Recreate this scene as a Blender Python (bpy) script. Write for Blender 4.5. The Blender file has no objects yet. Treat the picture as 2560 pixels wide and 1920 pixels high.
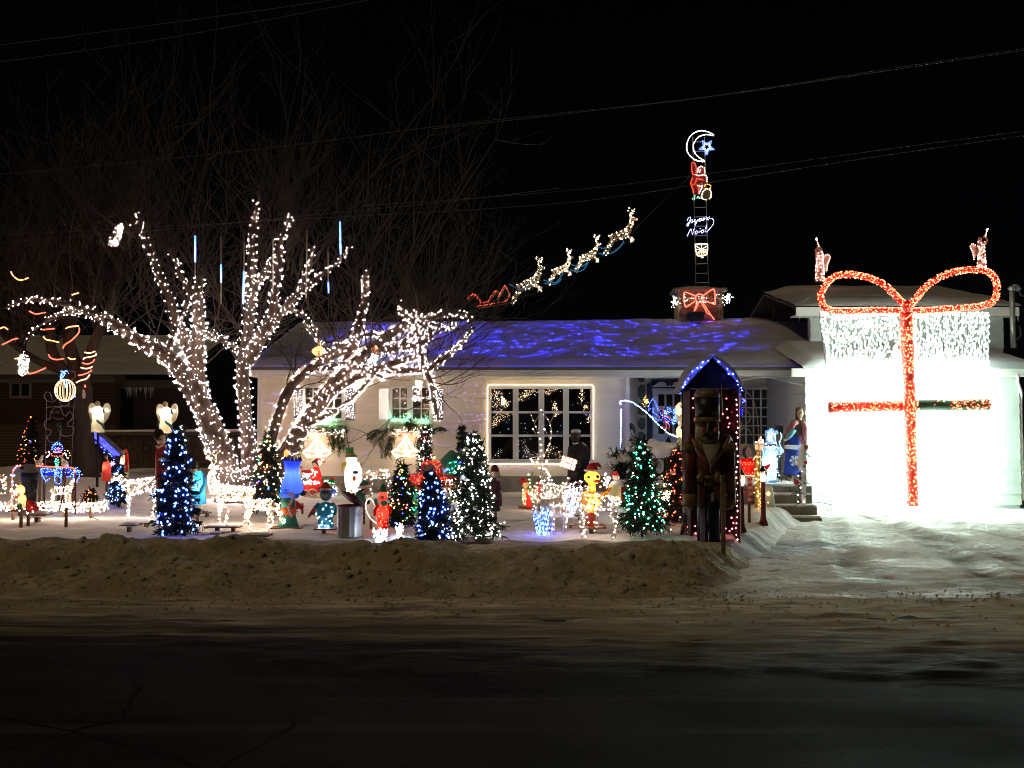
import bpy, math, random
import numpy as np
from mathutils import Vector, Matrix, noise as mnoise
R = math.radians
rnd = random.Random(7)
scene = bpy.context.scene
COL = scene.collection

# ---------------------------------------------------------------- camera, night sky, distant street light, exposure
F, CZ = 2600.0, 1.7                      # focal length in photo pixels (2560 wide), eye height
PIT = math.atan(115 / F)
cam_d = bpy.data.cameras.new('camera'); cam = bpy.data.objects.new('camera', cam_d); COL.objects.link(cam)
cam_d.sensor_width = 36; cam_d.lens = 36 * F / 2560; cam_d.clip_start = .05; cam_d.clip_end = 600
cam.location = (0, 0, CZ); cam.rotation_euler = (R(90) + PIT, 0, 0)
scene.camera = cam
SUN_EL, SUN_AZ = R(48), R(-122)          # the street light stands behind the photographer, to the left
w = bpy.data.worlds.new('World'); scene.world = w; w.use_nodes = True
nt = w.node_tree; bg = nt.nodes['Background']
sky = nt.nodes.new('ShaderNodeTexSky'); sky.sky_type = 'NISHITA'; sky.sun_disc = False
sky.sun_elevation = SUN_EL; sky.sun_rotation = SUN_AZ
nt.links.new(sky.outputs[0], bg.inputs[0]); bg.inputs[1].default_value = .0001
sd = bpy.data.lights.new('sun', 'SUN'); so = bpy.data.objects.new('sun', sd); COL.objects.link(so)
sd.energy = .25; sd.angle = R(.9); sd.color = (1, .76, .40)
sdir = Vector((math.sin(SUN_AZ) * math.cos(SUN_EL), math.cos(SUN_AZ) * math.cos(SUN_EL), math.sin(SUN_EL)))
so.rotation_euler = sdir.to_track_quat('Z', 'Y').to_euler()
vs = scene.view_settings; vs.view_transform = 'Standard'; vs.look = 'None'; vs.exposure = 1.0; vs.gamma = 1; vs.use_curve_mapping = False
cy = scene.cycles
cy.pixel_filter_type = 'BLACKMAN_HARRIS'; cy.filter_width = 1.05; cy.use_denoising = True; cy.sample_clamp_indirect = 8; cy.max_bounces = 7; cy.diffuse_bounces = 4
cy.glossy_bounces = 3; cy.transparent_max_bounces = 12; cy.use_light_tree = True; cy.caustics_reflective = False; cy.caustics_refractive = False

# ---------------------------------------------------------------- helpers
def lerp(a, b, t): return a + (b - a) * t
def sst(a, b, x):
    t = min(1, max(0, (x - a) / (b - a))); return t * t * (3 - 2 * t)
def nz(x, y, z=0.0): return mnoise.noise(Vector((x, y, z)))
def at(px, py, Y):
    dx, dz = (px - 1280) / F, (960 - py) / F
    t = Y / (math.cos(PIT) - math.sin(PIT) * dz)
    return Vector((t * dx, Y, CZ + t * (math.sin(PIT) + math.cos(PIT) * dz)))
CR = dict(full=(0, 0, 1), D=(0, 0, .86406), c1=(0, 480, 3.456), c2=(0, 930, 3.95), c3=(400, 930, 3.95), c4=(800, 930, 3.6875), c5=(1200, 930, 3.6875),
          c6=(1560, 860, 3.073), c7=(1960, 560, 2.127), c8=(1640, 300, 3.073), d1=(0, 1080, 6.381), d2=(230, 1060, 5.53), d3=(740, 1120, 6.9125),
          d4=(940, 1060, 5.184), d5=(560, 480, 3.456), d6=(1100, 480, 3.456), d7=(600, 780, 3.687), d8=(1780, 900, 3.769), e1=(1700, 510, 11.06),
          e2=(1700, 310, 7.9), e3=(1480, 960, 6.381), e4=(1640, 880, 6.9125), e5=(1440, 1150, 7.9), e6=(0, 880, 5.267), e7=(1660, 700, 12.29),
          e8=(1640, 1100, 5.72), f4=(500, 900, 5.184), g=(1260, 1150, 7.54))
def fp(c, x, y):
    x0, y0, k = CR[c]; return x0 + x / k, y0 + y / k
def ac(c, x, y, Y): return at(*fp(c, x, y), Y)

# ---- terrain heights: street, ploughed bank, yard, driveway
def drive_edge(y): return 2.62 + (y - 12.1) * .375
def seam(y): return drive_edge(y) + .10 * nz(y * 1.7, 5.5) + .05 * nz(y * 5, 1.5) + .03 * nz(y * 14, 2.5)
def crest(x):
    k = [(-9, .50), (-6, .50), (-4.7, .47), (-3.2, .47), (-2.2, .38), (-1.65, .43), (-1.25, .52), (-.9, .44), (-.5, .34), (.1, .30), (.6, .31), (1.1, .38), (1.7, .46), (2.3, .36), (2.9, .16), (8, .1)]
    for (a, za), (b, zb) in zip(k, k[1:]):
        if x <= b: return .78 * lerp(za, zb, sst(a, b, x))
    return .1
def gz(x, y):
    if y < 10.4: return 0.0
    yard = .27 + .05 * nz(x * .8, y * .8) + .028 * nz(x * 2.1, y * 2.1, 3) + .012 * nz(x * 5, y * 5, 6) + .42 * sst(17, 23.5, y) * sst(4.2, 7.4, -x)
    yard += .10 * sst(3.1, 3.9, x) * sst(15.2, 17, y) * (1 - sst(18.2, 19.5, y))
    e = drive_edge(y) + .10 * nz(y * 1.7, 5.5) + .05 * nz(y * 5, 1.5)
    a1 = 10.6 + .25 * nz(x * .8, 2.2) + .10 * nz(x * 2.7, 6.1); a2 = 11.45 + .22 * nz(x * .7, 9.3) + .12 * nz(x * 3.1, 4.2)
    fr = .5 * sst(a1 - .1, a1 + .75, y) + .5 * sst(a2 - .1, a2 + .7, y); bk = sst(12.45, 13.6, y)
    bank = crest(x) * fr
    rough = fr * (1 - .9 * bk)
    bank += rough * (.11 * nz(x * 1.4, y * 2.4, 1) + .075 * nz(x * 3.6, y * 4.4, 2) + .05 * abs(nz(x * 8, y * 8, 4)) * 2 - .03 + .03 * nz(x * 16, y * 16, 5))
    z = lerp(bank, yard, bk)
    dz = .02 * sst(10.4, 12, y) + .012 * nz(x * 1.5, y * 1.1, 9) * sst(10.4, 11.5, y)
    t = sst(0, .42, e - x)
    side = .5 - .5 * math.cos(2 * math.pi * t)
    return lerp(dz, z, t) + side * (.03 * nz(x * 7, y * 7, 8) + .02 * sst(13, 15, y))

# ---- materials
MATS = {}
def M(name, col=(.5, .5, .5), rough=.6, metal=0, es=0, ecol=None, var=0, vs=6, bump=0, bs=30, spec=.4, tl=0, stretch=None):
    if name in MATS: return MATS[name]
    m = bpy.data.materials.new(name); m.use_nodes = True; MATS[name] = m
    n, l = m.node_tree.nodes, m.node_tree.links; b = n['Principled BSDF']
    b.inputs['Base Color'].default_value = (*col, 1); b.inputs['Roughness'].default_value = rough
    b.inputs['Metallic'].default_value = metal; b.inputs['Specular IOR Level'].default_value = spec
    tc = None
    if var or bump:
        tc = n.new('ShaderNodeTexCoord'); src = tc.outputs['Object']
        if stretch:
            mp = n.new('ShaderNodeMapping'); mp.inputs['Scale'].default_value = stretch; l.new(src, mp.inputs[0]); src = mp.outputs[0]
    if var:
        t = n.new('ShaderNodeTexNoise'); t.inputs['Scale'].default_value = vs; t.inputs['Detail'].default_value = 5; l.new(src, t.inputs[0])
        r = n.new('ShaderNodeValToRGB'); l.new(t.outputs[0], r.inputs[0])
        r.color_ramp.elements[0].position = .3; r.color_ramp.elements[1].position = .7
        r.color_ramp.elements[0].color = (*[c * (1 - var) for c in col], 1); r.color_ramp.elements[1].color = (*[min(1, c * (1 + var)) for c in col], 1)
        l.new(r.outputs[0], b.inputs['Base Color'])
    if bump:
        t = n.new('ShaderNodeTexNoise'); t.inputs['Scale'].default_value = bs; t.inputs['Detail'].default_value = 6; l.new(src, t.inputs[0])
        bp = n.new('ShaderNodeBump'); bp.inputs['Strength'].default_value = bump; bp.inputs['Distance'].default_value = .02; l.new(t.outputs[0], bp.inputs['Height']); l.new(bp.outputs[0], b.inputs['Normal'])
    if es:
        b.inputs['Emission Color'].default_value = (*(ecol or col), 1); b.inputs['Emission Strength'].default_value = es
    if tl:
        tr = n.new('ShaderNodeBsdfTranslucent'); tr.inputs[0].default_value = (*col, 1)
        mx = n.new('ShaderNodeMixShader'); mx.inputs[0].default_value = tl
        l.new(b.outputs[0], mx.inputs[1]); l.new(tr.outputs[0], mx.inputs[2]); l.new(mx.outputs[0], n['Material Output'].inputs[0])
    return m
def glow(name, col=(1, 1, 1), s=1):
    if name in MATS: return MATS[name]
    m = bpy.data.materials.new(name); m.use_nodes = True; MATS[name] = m
    n, l = m.node_tree.nodes, m.node_tree.links; n.remove(n['Principled BSDF'])
    e = n.new('ShaderNodeEmission'); e.inputs[0].default_value = (*col, 1); e.inputs[1].default_value = s
    l.new(e.outputs[0], n['Material Output'].inputs[0]); return m
def glass_mat():
    m = bpy.data.materials.new('window_glass'); m.use_nodes = True
    n, l = m.node_tree.nodes, m.node_tree.links; n.remove(n['Principled BSDF'])
    fr = n.new('ShaderNodeFresnel'); fr.inputs[0].default_value = 1.6
    g = n.new('ShaderNodeBsdfGlossy'); g.inputs['Roughness'].default_value = .012
    t = n.new('ShaderNodeBsdfTransparent'); t.inputs[0].default_value = (.8, .85, .82, 1)
    mx = n.new('ShaderNodeMixShader'); l.new(fr.outputs[0], mx.inputs[0]); l.new(t.outputs[0], mx.inputs[1]); l.new(g.outputs[0], mx.inputs[2]); l.new(mx.outputs[0], n['Material Output'].inputs[0])
    return m
GLASS = glass_mat()
SHELL = lambda name, col=(.5, .5, .5), tl=.55: M(name, col, .45, tl=tl)      # thin moulded plastic that lets the lamp inside through

B_TREE = glow('bulb_tree_white', (1, .71, .63), 58)
B_WARM = glow('bulb_warm', (1, .70, .48), 16)
B_PURE = glow('bulb_white', (1, .86, .80), 15)
B_COOL = glow('bulb_cool', (.66, .80, 1), 13)
B_GIFT = glow('bulb_gift_white', (.72, 1, .87), 54)
B_GIFT2 = glow('bulb_gift_upper', (.80, 1, .90), 15)
B_BLUE = glow('bulb_blue', (.035, .085, 1), 16)
B_DEEP = glow('bulb_deep_blue', (.03, .04, 1), 9)
B_RED = glow('bulb_red', (1, .06, .03), 9)
B_PINK = glow('bulb_pink', (1, .10, .14), 9)
B_ORNG = glow('bulb_orange', (1, .28, .05), 8)
B_GOLD = glow('bulb_gold', (1, .5, .12), 9)
B_GREEN = glow('bulb_green', (.04, .85, .42), 14)
B_MINT = glow('bulb_mint', (.25, 1, .5), 7)
B_VIO = glow('projected_dot_violet', (.38, .14, 1), 2.2)
B_IN = glow('lamp_inside', (1, .86, .66), 60)
B_INS = glow('lamp_inside_small', (1, .80, .6), 26)
B_INW = glow('lamp_inside_white', (1, .90, .74), 170)
B_NET = glow('bulb_net_white', (1, .80, .66), 42)
R_WARM = glow('rope_light_warm', (1, .76, .48), 4.5)
R_RED = glow('rope_light_red', (1, .09, .05), 2.6)
R_ORNG = glow('rope_light_orange', (1, .36, .12), 2.4)
R_BLUE = glow('rope_light_blue', (.10, .22, 1), 4)
R_DIM = glow('rope_light_teal', (.03, .16, .30), .6)

CORD = M('cord', (.03, .035, .03), .6)
WIRE = M('bronze_wire', (.42, .32, .20), .35, .7)
WHITEP = M('white_paint', (.80, .78, .72), .55, var=.05, vs=4)
WOOD = M('weathered_wood', (.16, .10, .06), .8, var=.3, vs=14, bump=.3)
DARKM = M('dark_metal', (.04, .04, .045), .5, .6)
BLACK = M('black_paint', (.012, .012, .014), .5)
SNOWO = M('snow_cap', (.86, .86, .86), .75, bump=.35, bs=14, spec=.2)
REDP = M('red_paint', (.55, .03, .025), .4, var=.12)
GREENP = M('green_paint', (.03, .20, .07), .5, var=.15)
SKINP = M('painted_face', (.62, .42, .30), .5, var=.08)

BR = .80      # common scale of all lamp radii
SPLIT = {'eye', 'mitten', 'sash', 'cheek', 'boot', 'button', 'spoke', 'bar', 'bow', 'petal', 'antler', 'ear', 'beak'}
class MB:
    def __init__(s): s.v = []; s.f = []; s.n = 0; s.isl = []
    def add(s, vs, fs):
        o = s.n; s.isl.append((o, len(s.f))); s.v.extend(vs); s.f.extend([tuple(i + o for i in f) for f in fs]); s.n += len(vs)
    def box(s, c, d, rot=None):
        hx, hy, hz = d[0] / 2, d[1] / 2, d[2] / 2
        P = [Vector((x, y, z)) for z in (-hz, hz) for y in (-hy, hy) for x in (-hx, hx)]
        if rot is not None: P = [rot @ p for p in P]
        c = Vector(c)
        s.add([tuple(c + p) for p in P], [(0, 2, 3, 1), (4, 5, 7, 6), (0, 1, 5, 4), (2, 6, 7, 3), (0, 4, 6, 2), (1, 3, 7, 5)])
    def tube(s, pts, r, n=6, closed=False, cap=True):
        P = [Vector(p) for p in pts]; k = len(P)
        rs = r if isinstance(r, (list, tuple)) else [r] * k
        vs = []; up = None
        for i, p in enumerate(P):
            if closed: d = P[(i + 1) % k] - P[i - 1]
            else: d = P[min(k - 1, i + 1)] - P[max(0, i - 1)]
            if d.length < 1e-9: d = Vector((0, 0, 1))
            d.normalize()
            if up is None or abs(up.dot(d)) > .98: up = Vector((0, 1, 0)) if abs(d.y) < .8 else Vector((1, 0, 0))
            a = d.cross(up).normalized(); b = d.cross(a).normalized(); up = -b if (-b).dot(up) > 0 else b
            for j in range(n):
                t = 2 * math.pi * j / n; vs.append(tuple(p + (a * math.cos(t) + b * math.sin(t)) * rs[i]))
        fs = []
        for i in range(k if closed else k - 1):
            i2 = (i + 1) % k
            for j in range(n):
                j2 = (j + 1) % n; fs.append((i * n + j, i * n + j2, i2 * n + j2, i2 * n + j))
        if cap and not closed: fs.append(tuple(range(n - 1, -1, -1))); fs.append(tuple((k - 1) * n + j for j in range(n)))
        s.add(vs, fs)
    def lathe(s, prof, c=(0, 0, 0), n=14, sy=1.0, rot=None):
        c = Vector(c); vs = []
        for r, z in prof:
            for j in range(n):
                t = 2 * math.pi * j / n; p = Vector((r * math.cos(t), r * sy * math.sin(t), z))
                if rot is not None: p = rot @ p
                vs.append(tuple(c + p))
        k = len(prof); fs = [(i * n + j, i * n + (j + 1) % n, (i + 1) * n + (j + 1) % n, (i + 1) * n + j) for i in range(k - 1) for j in range(n)]
        fs.append(tuple(range(n - 1, -1, -1))); fs.append(tuple((k - 1) * n + j for j in range(n)))
        s.add(vs, fs)
    def ell(s, c, rad, n=12, m=8, rot=None):
        rx, ry, rz = rad; c = Vector(c); vs = []
        for i in range(1, m):
            ph = math.pi * i / m
            for j in range(n):
                t = 2 * math.pi * j / n; p = Vector((rx * math.sin(ph) * math.cos(t), ry * math.sin(ph) * math.sin(t), -rz * math.cos(ph)))
                if rot is not None: p = rot @ p
                vs.append(tuple(c + p))
        q = [Vector((0, 0, -rz)), Vector((0, 0, rz))]
        if rot is not None: q = [rot @ p for p in q]
        vs += [tuple(c + q[0]), tuple(c + q[1])]; b, t_ = (m - 1) * n, (m - 1) * n + 1
        fs = [(i * n + j, i * n + (j + 1) % n, (i + 1) * n + (j + 1) % n, (i + 1) * n + j) for i in range(m - 2) for j in range(n)]
        fs += [(b, (j + 1) % n, j) for j in range(n)] + [(t_, (m - 2) * n + j, (m - 2) * n + (j + 1) % n) for j in range(n)]
        s.add(vs, fs)
    def prism(s, pts, y0, y1):            # outline in (x,z), extruded from y0 (front) to y1 (back)
        k = len(pts)
        a = sum(pts[i][0] * pts[(i + 1) % k][1] - pts[(i + 1) % k][0] * pts[i][1] for i in range(k))
        if a < 0: pts = pts[::-1]
        vs = [(x, y0, z) for x, z in pts] + [(x, y1, z) for x, z in pts]
        s.add(vs, [tuple(range(k)), tuple(range(2 * k - 1, k - 1, -1))] + [(i, k + i, k + (i + 1) % k, (i + 1) % k) for i in range(k)])
    def octa(s, c, r, e=1.0):
        x, y, z = c
        s.add([(x + r, y, z), (x - r, y, z), (x, y + r, z), (x, y - r, z), (x, y, z + r * e), (x, y, z - r * e)],
              [(0, 2, 4), (2, 1, 4), (1, 3, 4), (3, 0, 4), (2, 0, 5), (1, 2, 5), (3, 1, 5), (0, 3, 5)])
    def build(s, name, mat, parent=None, smooth=False, kind=None, loc=None):
        me = bpy.data.meshes.new(name); me.from_pydata([tuple(v) for v in s.v], [], s.f); me.materials.append(mat)
        if smooth: me.polygons.foreach_set('use_smooth', [True] * len(me.polygons))
        me.update(); o = bpy.data.objects.new(name, me); COL.objects.link(o)
        if parent is not None: o.parent = parent
        if loc is not None: o.location = loc
        if kind: o['kind'] = kind
        return o

def tagit(o, label, cat, group=None):
    o['label'] = label; o['category'] = cat
    if group: o['group'] = group
    return o
def struct(o): o['kind'] = 'structure'; return o

def ground_hit(px, py):
    Y = 13.3
    while Y < 34:
        p = at(px, py, Y)
        if p.z <= gz(p.x, Y): return Vector((p.x, Y, gz(p.x, Y)))
        Y += .03
    return at(px, py, 30)

class Part(MB):
    def __init__(s, t, name, mat, under, smooth, kind, label):
        super().__init__(); s.t = t; s.a = (name, mat, under, smooth, kind, label)
    def P(s, x, y, d=0): return s.t.L(x, y, d)
    def S(s, v): return v * s.t.k
    # shapes given in crop pixels of the photo (x, y), depth d in metres (towards the house positive)
    def E(s, x, y, rx, ry, rd=None, d=0, n=12, m=8):
        s.ell(s.P(x, y, d), (s.S(rx), s.S(rd if rd is not None else rx), s.S(ry)), n, m)
    def Lt(s, x, prof, d=0, n=14, sy=1.0):
        x0 = s.P(x, 0, d); pr = [(s.S(r), s.P(x, y, d)[2]) for r, y in prof]
        if pr[0][1] > pr[-1][1]: pr = pr[::-1]
        s.lathe(pr, (x0[0], d, 0), n, sy)
    def Tb(s, pts, r, n=6, closed=False):
        q = [s.P(*p) for p in pts]; rr = [s.S(v) for v in r] if isinstance(r, (list, tuple)) else s.S(r)
        s.tube(q, rr, n, closed)
    def Pr(s, pts, y0, y1): s.prism([(s.P(x, y)[0], s.P(x, y)[2]) for x, y in pts], y0, y1)
    def B(s, x0, y0, x1, y1, d0, d1):
        a, b = s.P(x0, y0), s.P(x1, y1); s.box(((a[0] + b[0]) / 2, (d0 + d1) / 2, (a[2] + b[2]) / 2), (abs(b[0] - a[0]), d1 - d0, abs(b[2] - a[2])))
class T:
    def __init__(s, name, label, cat, crop, bx, by, Y=None, group=None, rot=0):
        s.c = crop; s.bx, s.by = fp(crop, bx, by); loc = at(s.bx, s.by, Y) if Y else ground_hit(s.bx, s.by)
        s.loc = loc; s.Y = loc.y; s.s = s.Y / F; s.k = s.s / CR[crop][2]
        s.o = bpy.data.objects.new(name, None); s.o.empty_display_size = .2; COL.objects.link(s.o); s.o.location = loc; s.o.rotation_euler.z = rot
        tagit(s.o, label, cat, group); s.parts = []; s.made = {}
    def L(s, x, y, d=0):
        fx, fy = fp(s.c, x, y); return ((fx - s.bx) * s.s, d, (s.by - fy) * s.s)
    def p(s, name, mat, under=None, smooth=True, kind=None, label=None):
        q = Part(s, name, mat, under, smooth, kind or ('stuff' if name in ('snow', 'twig', 'cord', 'cage', 'branch') else None), label); s.parts.append(q); return q
    def end(s):
        for q in s.parts:
            if not q.f: continue
            name, mat, under, smooth, kind, label = q.a
            if name in SPLIT and 1 < len(q.isl) < 30 and not kind:      # separate pieces, separate objects
                ends = q.isl[1:] + [(len(q.v), len(q.f))]
                for (v0, f0), (v1, f1) in zip(q.isl, ends):
                    b = MB(); b.v = q.v[v0:v1]; b.f = [tuple(i - v0 for i in f) for f in q.f[f0:f1]]; o = b.build(name, mat, s.made[under] if under else s.o, smooth)
                s.made[name] = o; continue
            o = q.build(name, mat, s.made[under] if under else s.o, smooth, kind)
            if label: o['label'] = label
            s.made[name] = o
        s.parts = []; return s.o
    def bulbs(s, name, mat, pts, r, under=None, e=1.0, jit=.25):
        if not pts: return
        m = s.p(name, mat, under, False, 'stuff')
        for q in pts: m.octa(q, BR * r * (1 + rnd.uniform(-jit, jit)), e)
    def each(s, name, mat, pts, r, e=1.5):      # bulbs big enough to tell apart: one object each, one shared mesh
        m = MB(); m.lathe([(.2 * r, -r * e), (.8 * r, -.5 * r * e), (r, 0), (.7 * r, .6 * r * e), (.1 * r, r * e)], n=6)
        o0 = None
        for q in pts:
            if o0 is None: o = o0 = m.build(name, mat, s.o, False)
            else: o = o0.copy(); COL.objects.link(o)
            o.location = q; o.rotation_euler = (rnd.uniform(-1, 1), rnd.uniform(-1, 1), 0)
def along(pts, step, jit=0.0):
    out = []; P = [Vector(p) for p in pts]; acc = step * rnd.random() * .9
    for a, b in zip(P, P[1:]):
        d = (b - a).length
        while acc < d:
            q = a.lerp(b, acc / d if d else 0); out.append(q + Vector((rnd.uniform(-jit, jit), rnd.uniform(-jit, jit), rnd.uniform(-jit, jit)))); acc += step
        acc -= d
    return out
def smooth_line(pts, k=4):
    P = [Vector(p) for p in pts]; out = []
    for i in range(len(P) - 1):
        p0, p1, p2, p3 = P[max(0, i - 1)], P[i], P[i + 1], P[min(len(P) - 1, i + 2)]
        for j in range(k):
            t = j / k; out.append(.5 * ((2 * p1) + (p2 - p0) * t + (2 * p0 - 5 * p1 + 4 * p2 - p3) * t * t + (3 * p1 - p0 - 3 * p2 + p3) * t ** 3))
    out.append(P[-1]); return out
# ---------------------------------------------------------------- the ground
def grid(name, mat, us, vs, fn, smooth=True, parent=None):
    V = [fn(u, v) for v in vs for u in us]; n = len(us)
    Fc = [(j * n + i, j * n + i + 1, (j + 1) * n + i + 1, (j + 1) * n + i) for j in range(len(vs) - 1) for i in range(n - 1)]
    m = MB(); m.v = V; m.f = Fc; return m.build(name, mat, parent, smooth)
def fr(a, b, st):
    n = max(1, round((b - a) / st)); return [a + (b - a) * i / n for i in range(n + 1)]

def snow_mat(name, c0, c1, sc, stretch=(1, 1, 1), rough=.75, bump=.5, bs=9, c2=None, sc2=2, spec=.25, ramp=(.35, .65), rvar=0, bdist=.03):
    m = bpy.data.materials.new(name); m.use_nodes = True; n, l = m.node_tree.nodes, m.node_tree.links; b = n['Principled BSDF']
    b.inputs['Specular IOR Level'].default_value = spec; b.inputs['Roughness'].default_value = rough
    tc = n.new('ShaderNodeTexCoord'); mp = n.new('ShaderNodeMapping'); mp.inputs['Scale'].default_value = stretch; l.new(tc.outputs['Object'], mp.inputs[0])
    t = n.new('ShaderNodeTexNoise'); t.inputs['Scale'].default_value = sc; t.inputs['Detail'].default_value = 7; t.inputs['Roughness'].default_value = .65; l.new(mp.outputs[0], t.inputs[0])
    r = n.new('ShaderNodeValToRGB'); r.color_ramp.elements[0].position = ramp[0]; r.color_ramp.elements[1].position = ramp[1]
    r.color_ramp.elements[0].color = (*c0, 1); r.color_ramp.elements[1].color = (*c1, 1); l.new(t.outputs[0], r.inputs[0]); colr = r.outputs[0]
    if c2:
        t2 = n.new('ShaderNodeTexNoise'); t2.inputs['Scale'].default_value = sc2; t2.inputs['Detail'].default_value = 4; l.new(mp.outputs[0], t2.inputs[0])
        r2 = n.new('ShaderNodeValToRGB'); r2.color_ramp.elements[0].position = .45; r2.color_ramp.elements[1].position = .62; l.new(t2.outputs[0], r2.inputs[0])
        mx = n.new('ShaderNodeMix'); mx.data_type = 'RGBA'; l.new(r2.outputs[0], mx.inputs[0]); l.new(colr, mx.inputs[6]); mx.inputs[7].default_value = (*c2, 1); colr = mx.outputs[2]
    l.new(colr, b.inputs['Base Color'])
    t3 = n.new('ShaderNodeTexNoise'); t3.inputs['Scale'].default_value = bs; t3.inputs['Detail'].default_value = 8; t3.inputs['Roughness'].default_value = .7; l.new(mp.outputs[0], t3.inputs[0])
    bp = n.new('ShaderNodeBump'); bp.inputs['Strength'].default_value = bump; bp.inputs['Distance'].default_value = bdist; l.new(t3.outputs[0], bp.inputs['Height']); l.new(bp.outputs[0], b.inputs['Normal'])
    if rvar:
        mr = n.new('ShaderNodeMapRange'); mr.inputs[1].default_value = .4; mr.inputs[2].default_value = .62; mr.inputs[3].default_value = rough - rvar; mr.inputs[4].default_value = rough
        t4 = n.new('ShaderNodeTexNoise'); t4.inputs['Scale'].default_value = .9; t4.inputs['Detail'].default_value = 3; l.new(mp.outputs[0], t4.inputs[0]); l.new(t4.outputs[0], mr.inputs[0]); l.new(mr.outputs[0], b.inputs['Roughness'])
    return m
m_yard = snow_mat('yard_snow', (.66, .65, .63), (.84, .83, .81), 3.0, bump=.5, bs=5)
m_bank = snow_mat('ploughed_snow', (.34, .285, .20), (.68, .61, .47), 5.5, bump=.9, bs=12, c2=(.42, .35, .25), sc2=1.6, bdist=.10, spec=.05)
m_slush = snow_mat('road_slush', (.20, .165, .115), (.74, .66, .50), 3.4, stretch=(.45, 1.6, 1), bump=1, bs=9, c2=(.44, .37, .26), sc2=1.1, rough=.85, bdist=.05, spec=.1, ramp=(.36, .6))
m_drive = snow_mat('packed_snow', (.26, .25, .21), (.82, .82, .79), 3.6, stretch=(.75, 1, 1), bump=1, bs=8, rough=.85, ramp=(.36, .47), rvar=.3, spec=.22, bdist=.06)
m_far = M('far_snow', (.5, .5, .5), .8, var=.2, vs=1)

def thin_out(m):      # slush thins to bare asphalt towards the middle of the street
    n, l = m.node_tree.nodes, m.node_tree.links; b = n['Principled BSDF']; src = b.inputs['Base Color'].links[0].from_socket
    tc = n.new('ShaderNodeTexCoord'); mp = n.new('ShaderNodeMapping'); mp.inputs['Scale'].default_value = (.22, 2.2, 1); l.new(tc.outputs['Object'], mp.inputs[0])
    t = n.new('ShaderNodeTexNoise'); t.inputs['Scale'].default_value = 1.6; t.inputs['Detail'].default_value = 8; t.inputs['Roughness'].default_value = .7; l.new(mp.outputs[0], t.inputs[0])
    d = n.new('ShaderNodeVectorMath'); d.operation = 'DOT_PRODUCT'; d.inputs[1].default_value = (.15, 1, 0); l.new(tc.outputs['Object'], d.inputs[0])
    mr = n.new('ShaderNodeMapRange'); mr.inputs[1].default_value = 10.9; mr.inputs[2].default_value = 6.9; mr.inputs[3].default_value = -.30; mr.inputs[4].default_value = .55; l.new(d.outputs['Value'], mr.inputs[0])
    s = n.new('ShaderNodeMath'); s.operation = 'ADD'; l.new(t.outputs[0], s.inputs[0]); l.new(mr.outputs[0], s.inputs[1])
    r = n.new('ShaderNodeValToRGB'); r.color_ramp.elements[0].position = .34; r.color_ramp.elements[1].position = .84; l.new(s.outputs[0], r.inputs[0])
    mx = n.new('ShaderNodeMix'); mx.data_type = 'RGBA'; l.new(r.outputs[0], mx.inputs[0]); l.new(src, mx.inputs[6]); mx.inputs[7].default_value = (.016, .015, .013, 1); l.new(mx.outputs[2], b.inputs['Base Color'])
thin_out(m_slush)
def asphalt():
    m = snow_mat('asphalt', (.006, .006, .006), (.020, .019, .016), 1.2, stretch=(.5, 1, 1), bump=.8, bs=48, rough=.9, spec=.03, rvar=.15, bdist=.012)
    n, l = m.node_tree.nodes, m.node_tree.links; b = n['Principled BSDF']
    c_ = b.inputs['Base Color'].links[0].from_socket; tc = n.new('ShaderNodeTexCoord')      # salt streaks along the wheel lines, grit
    for sc_, st_, lo, hi, col_ in ((1.0, (.06, 2.6, 1), .56, .74, (.05, .047, .042, 1)), (34, (1, 1, 1), .56, .75, (.035, .033, .030, 1))):
        mp = n.new('ShaderNodeMapping'); mp.inputs['Scale'].default_value = st_; l.new(tc.outputs['Object'], mp.inputs[0]); t = n.new('ShaderNodeTexNoise'); t.inputs['Scale'].default_value = sc_; t.inputs['Detail'].default_value = 6; l.new(mp.outputs[0], t.inputs[0])
        r = n.new('ShaderNodeMapRange'); r.inputs[1].default_value = lo; r.inputs[2].default_value = hi; l.new(t.outputs[0], r.inputs[0]); x = n.new('ShaderNodeMix'); x.data_type = 'RGBA'; l.new(r.outputs[0], x.inputs[0]); l.new(c_, x.inputs[6]); x.inputs[7].default_value = col_; c_ = x.outputs[2]
    l.new(c_, b.inputs['Base Color'])
    nn = n.new('ShaderNodeTexNoise'); nn.inputs['Scale'].default_value = 1.2; nn.inputs['Detail'].default_value = 4
    l.new(tc.outputs['Object'], nn.inputs[0])
    mxv = n.new('ShaderNodeMix'); mxv.data_type = 'VECTOR'; mxv.inputs[0].default_value = .25; l.new(tc.outputs['Object'], mxv.inputs[4]); l.new(nn.outputs[1], mxv.inputs[5])
    v = n.new('ShaderNodeTexVoronoi'); v.feature = 'DISTANCE_TO_EDGE'; v.inputs['Scale'].default_value = .33; l.new(mxv.outputs[1], v.inputs[0])
    lt = n.new('ShaderNodeMath'); lt.operation = 'LESS_THAN'; lt.inputs[1].default_value = .0028; l.new(v.outputs[0], lt.inputs[0])
    src = b.inputs['Base Color'].links[0].from_socket
    mx = n.new('ShaderNodeMix'); mx.data_type = 'RGBA'; l.new(lt.outputs[0], mx.inputs[0]); l.new(src, mx.inputs[6]); mx.inputs[7].default_value = (.003, .003, .003, 1); l.new(mx.outputs[2], b.inputs['Base Color'])
    return m
g = MB(); g.box((0, 60, -.35), (400, 340, .1)); struct(g.build('ground', m_far))
struct(grid('street', asphalt(), fr(-40, 40, 1), fr(-14, 10.5, .5), lambda x, y: (x, y, 0)))
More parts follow.
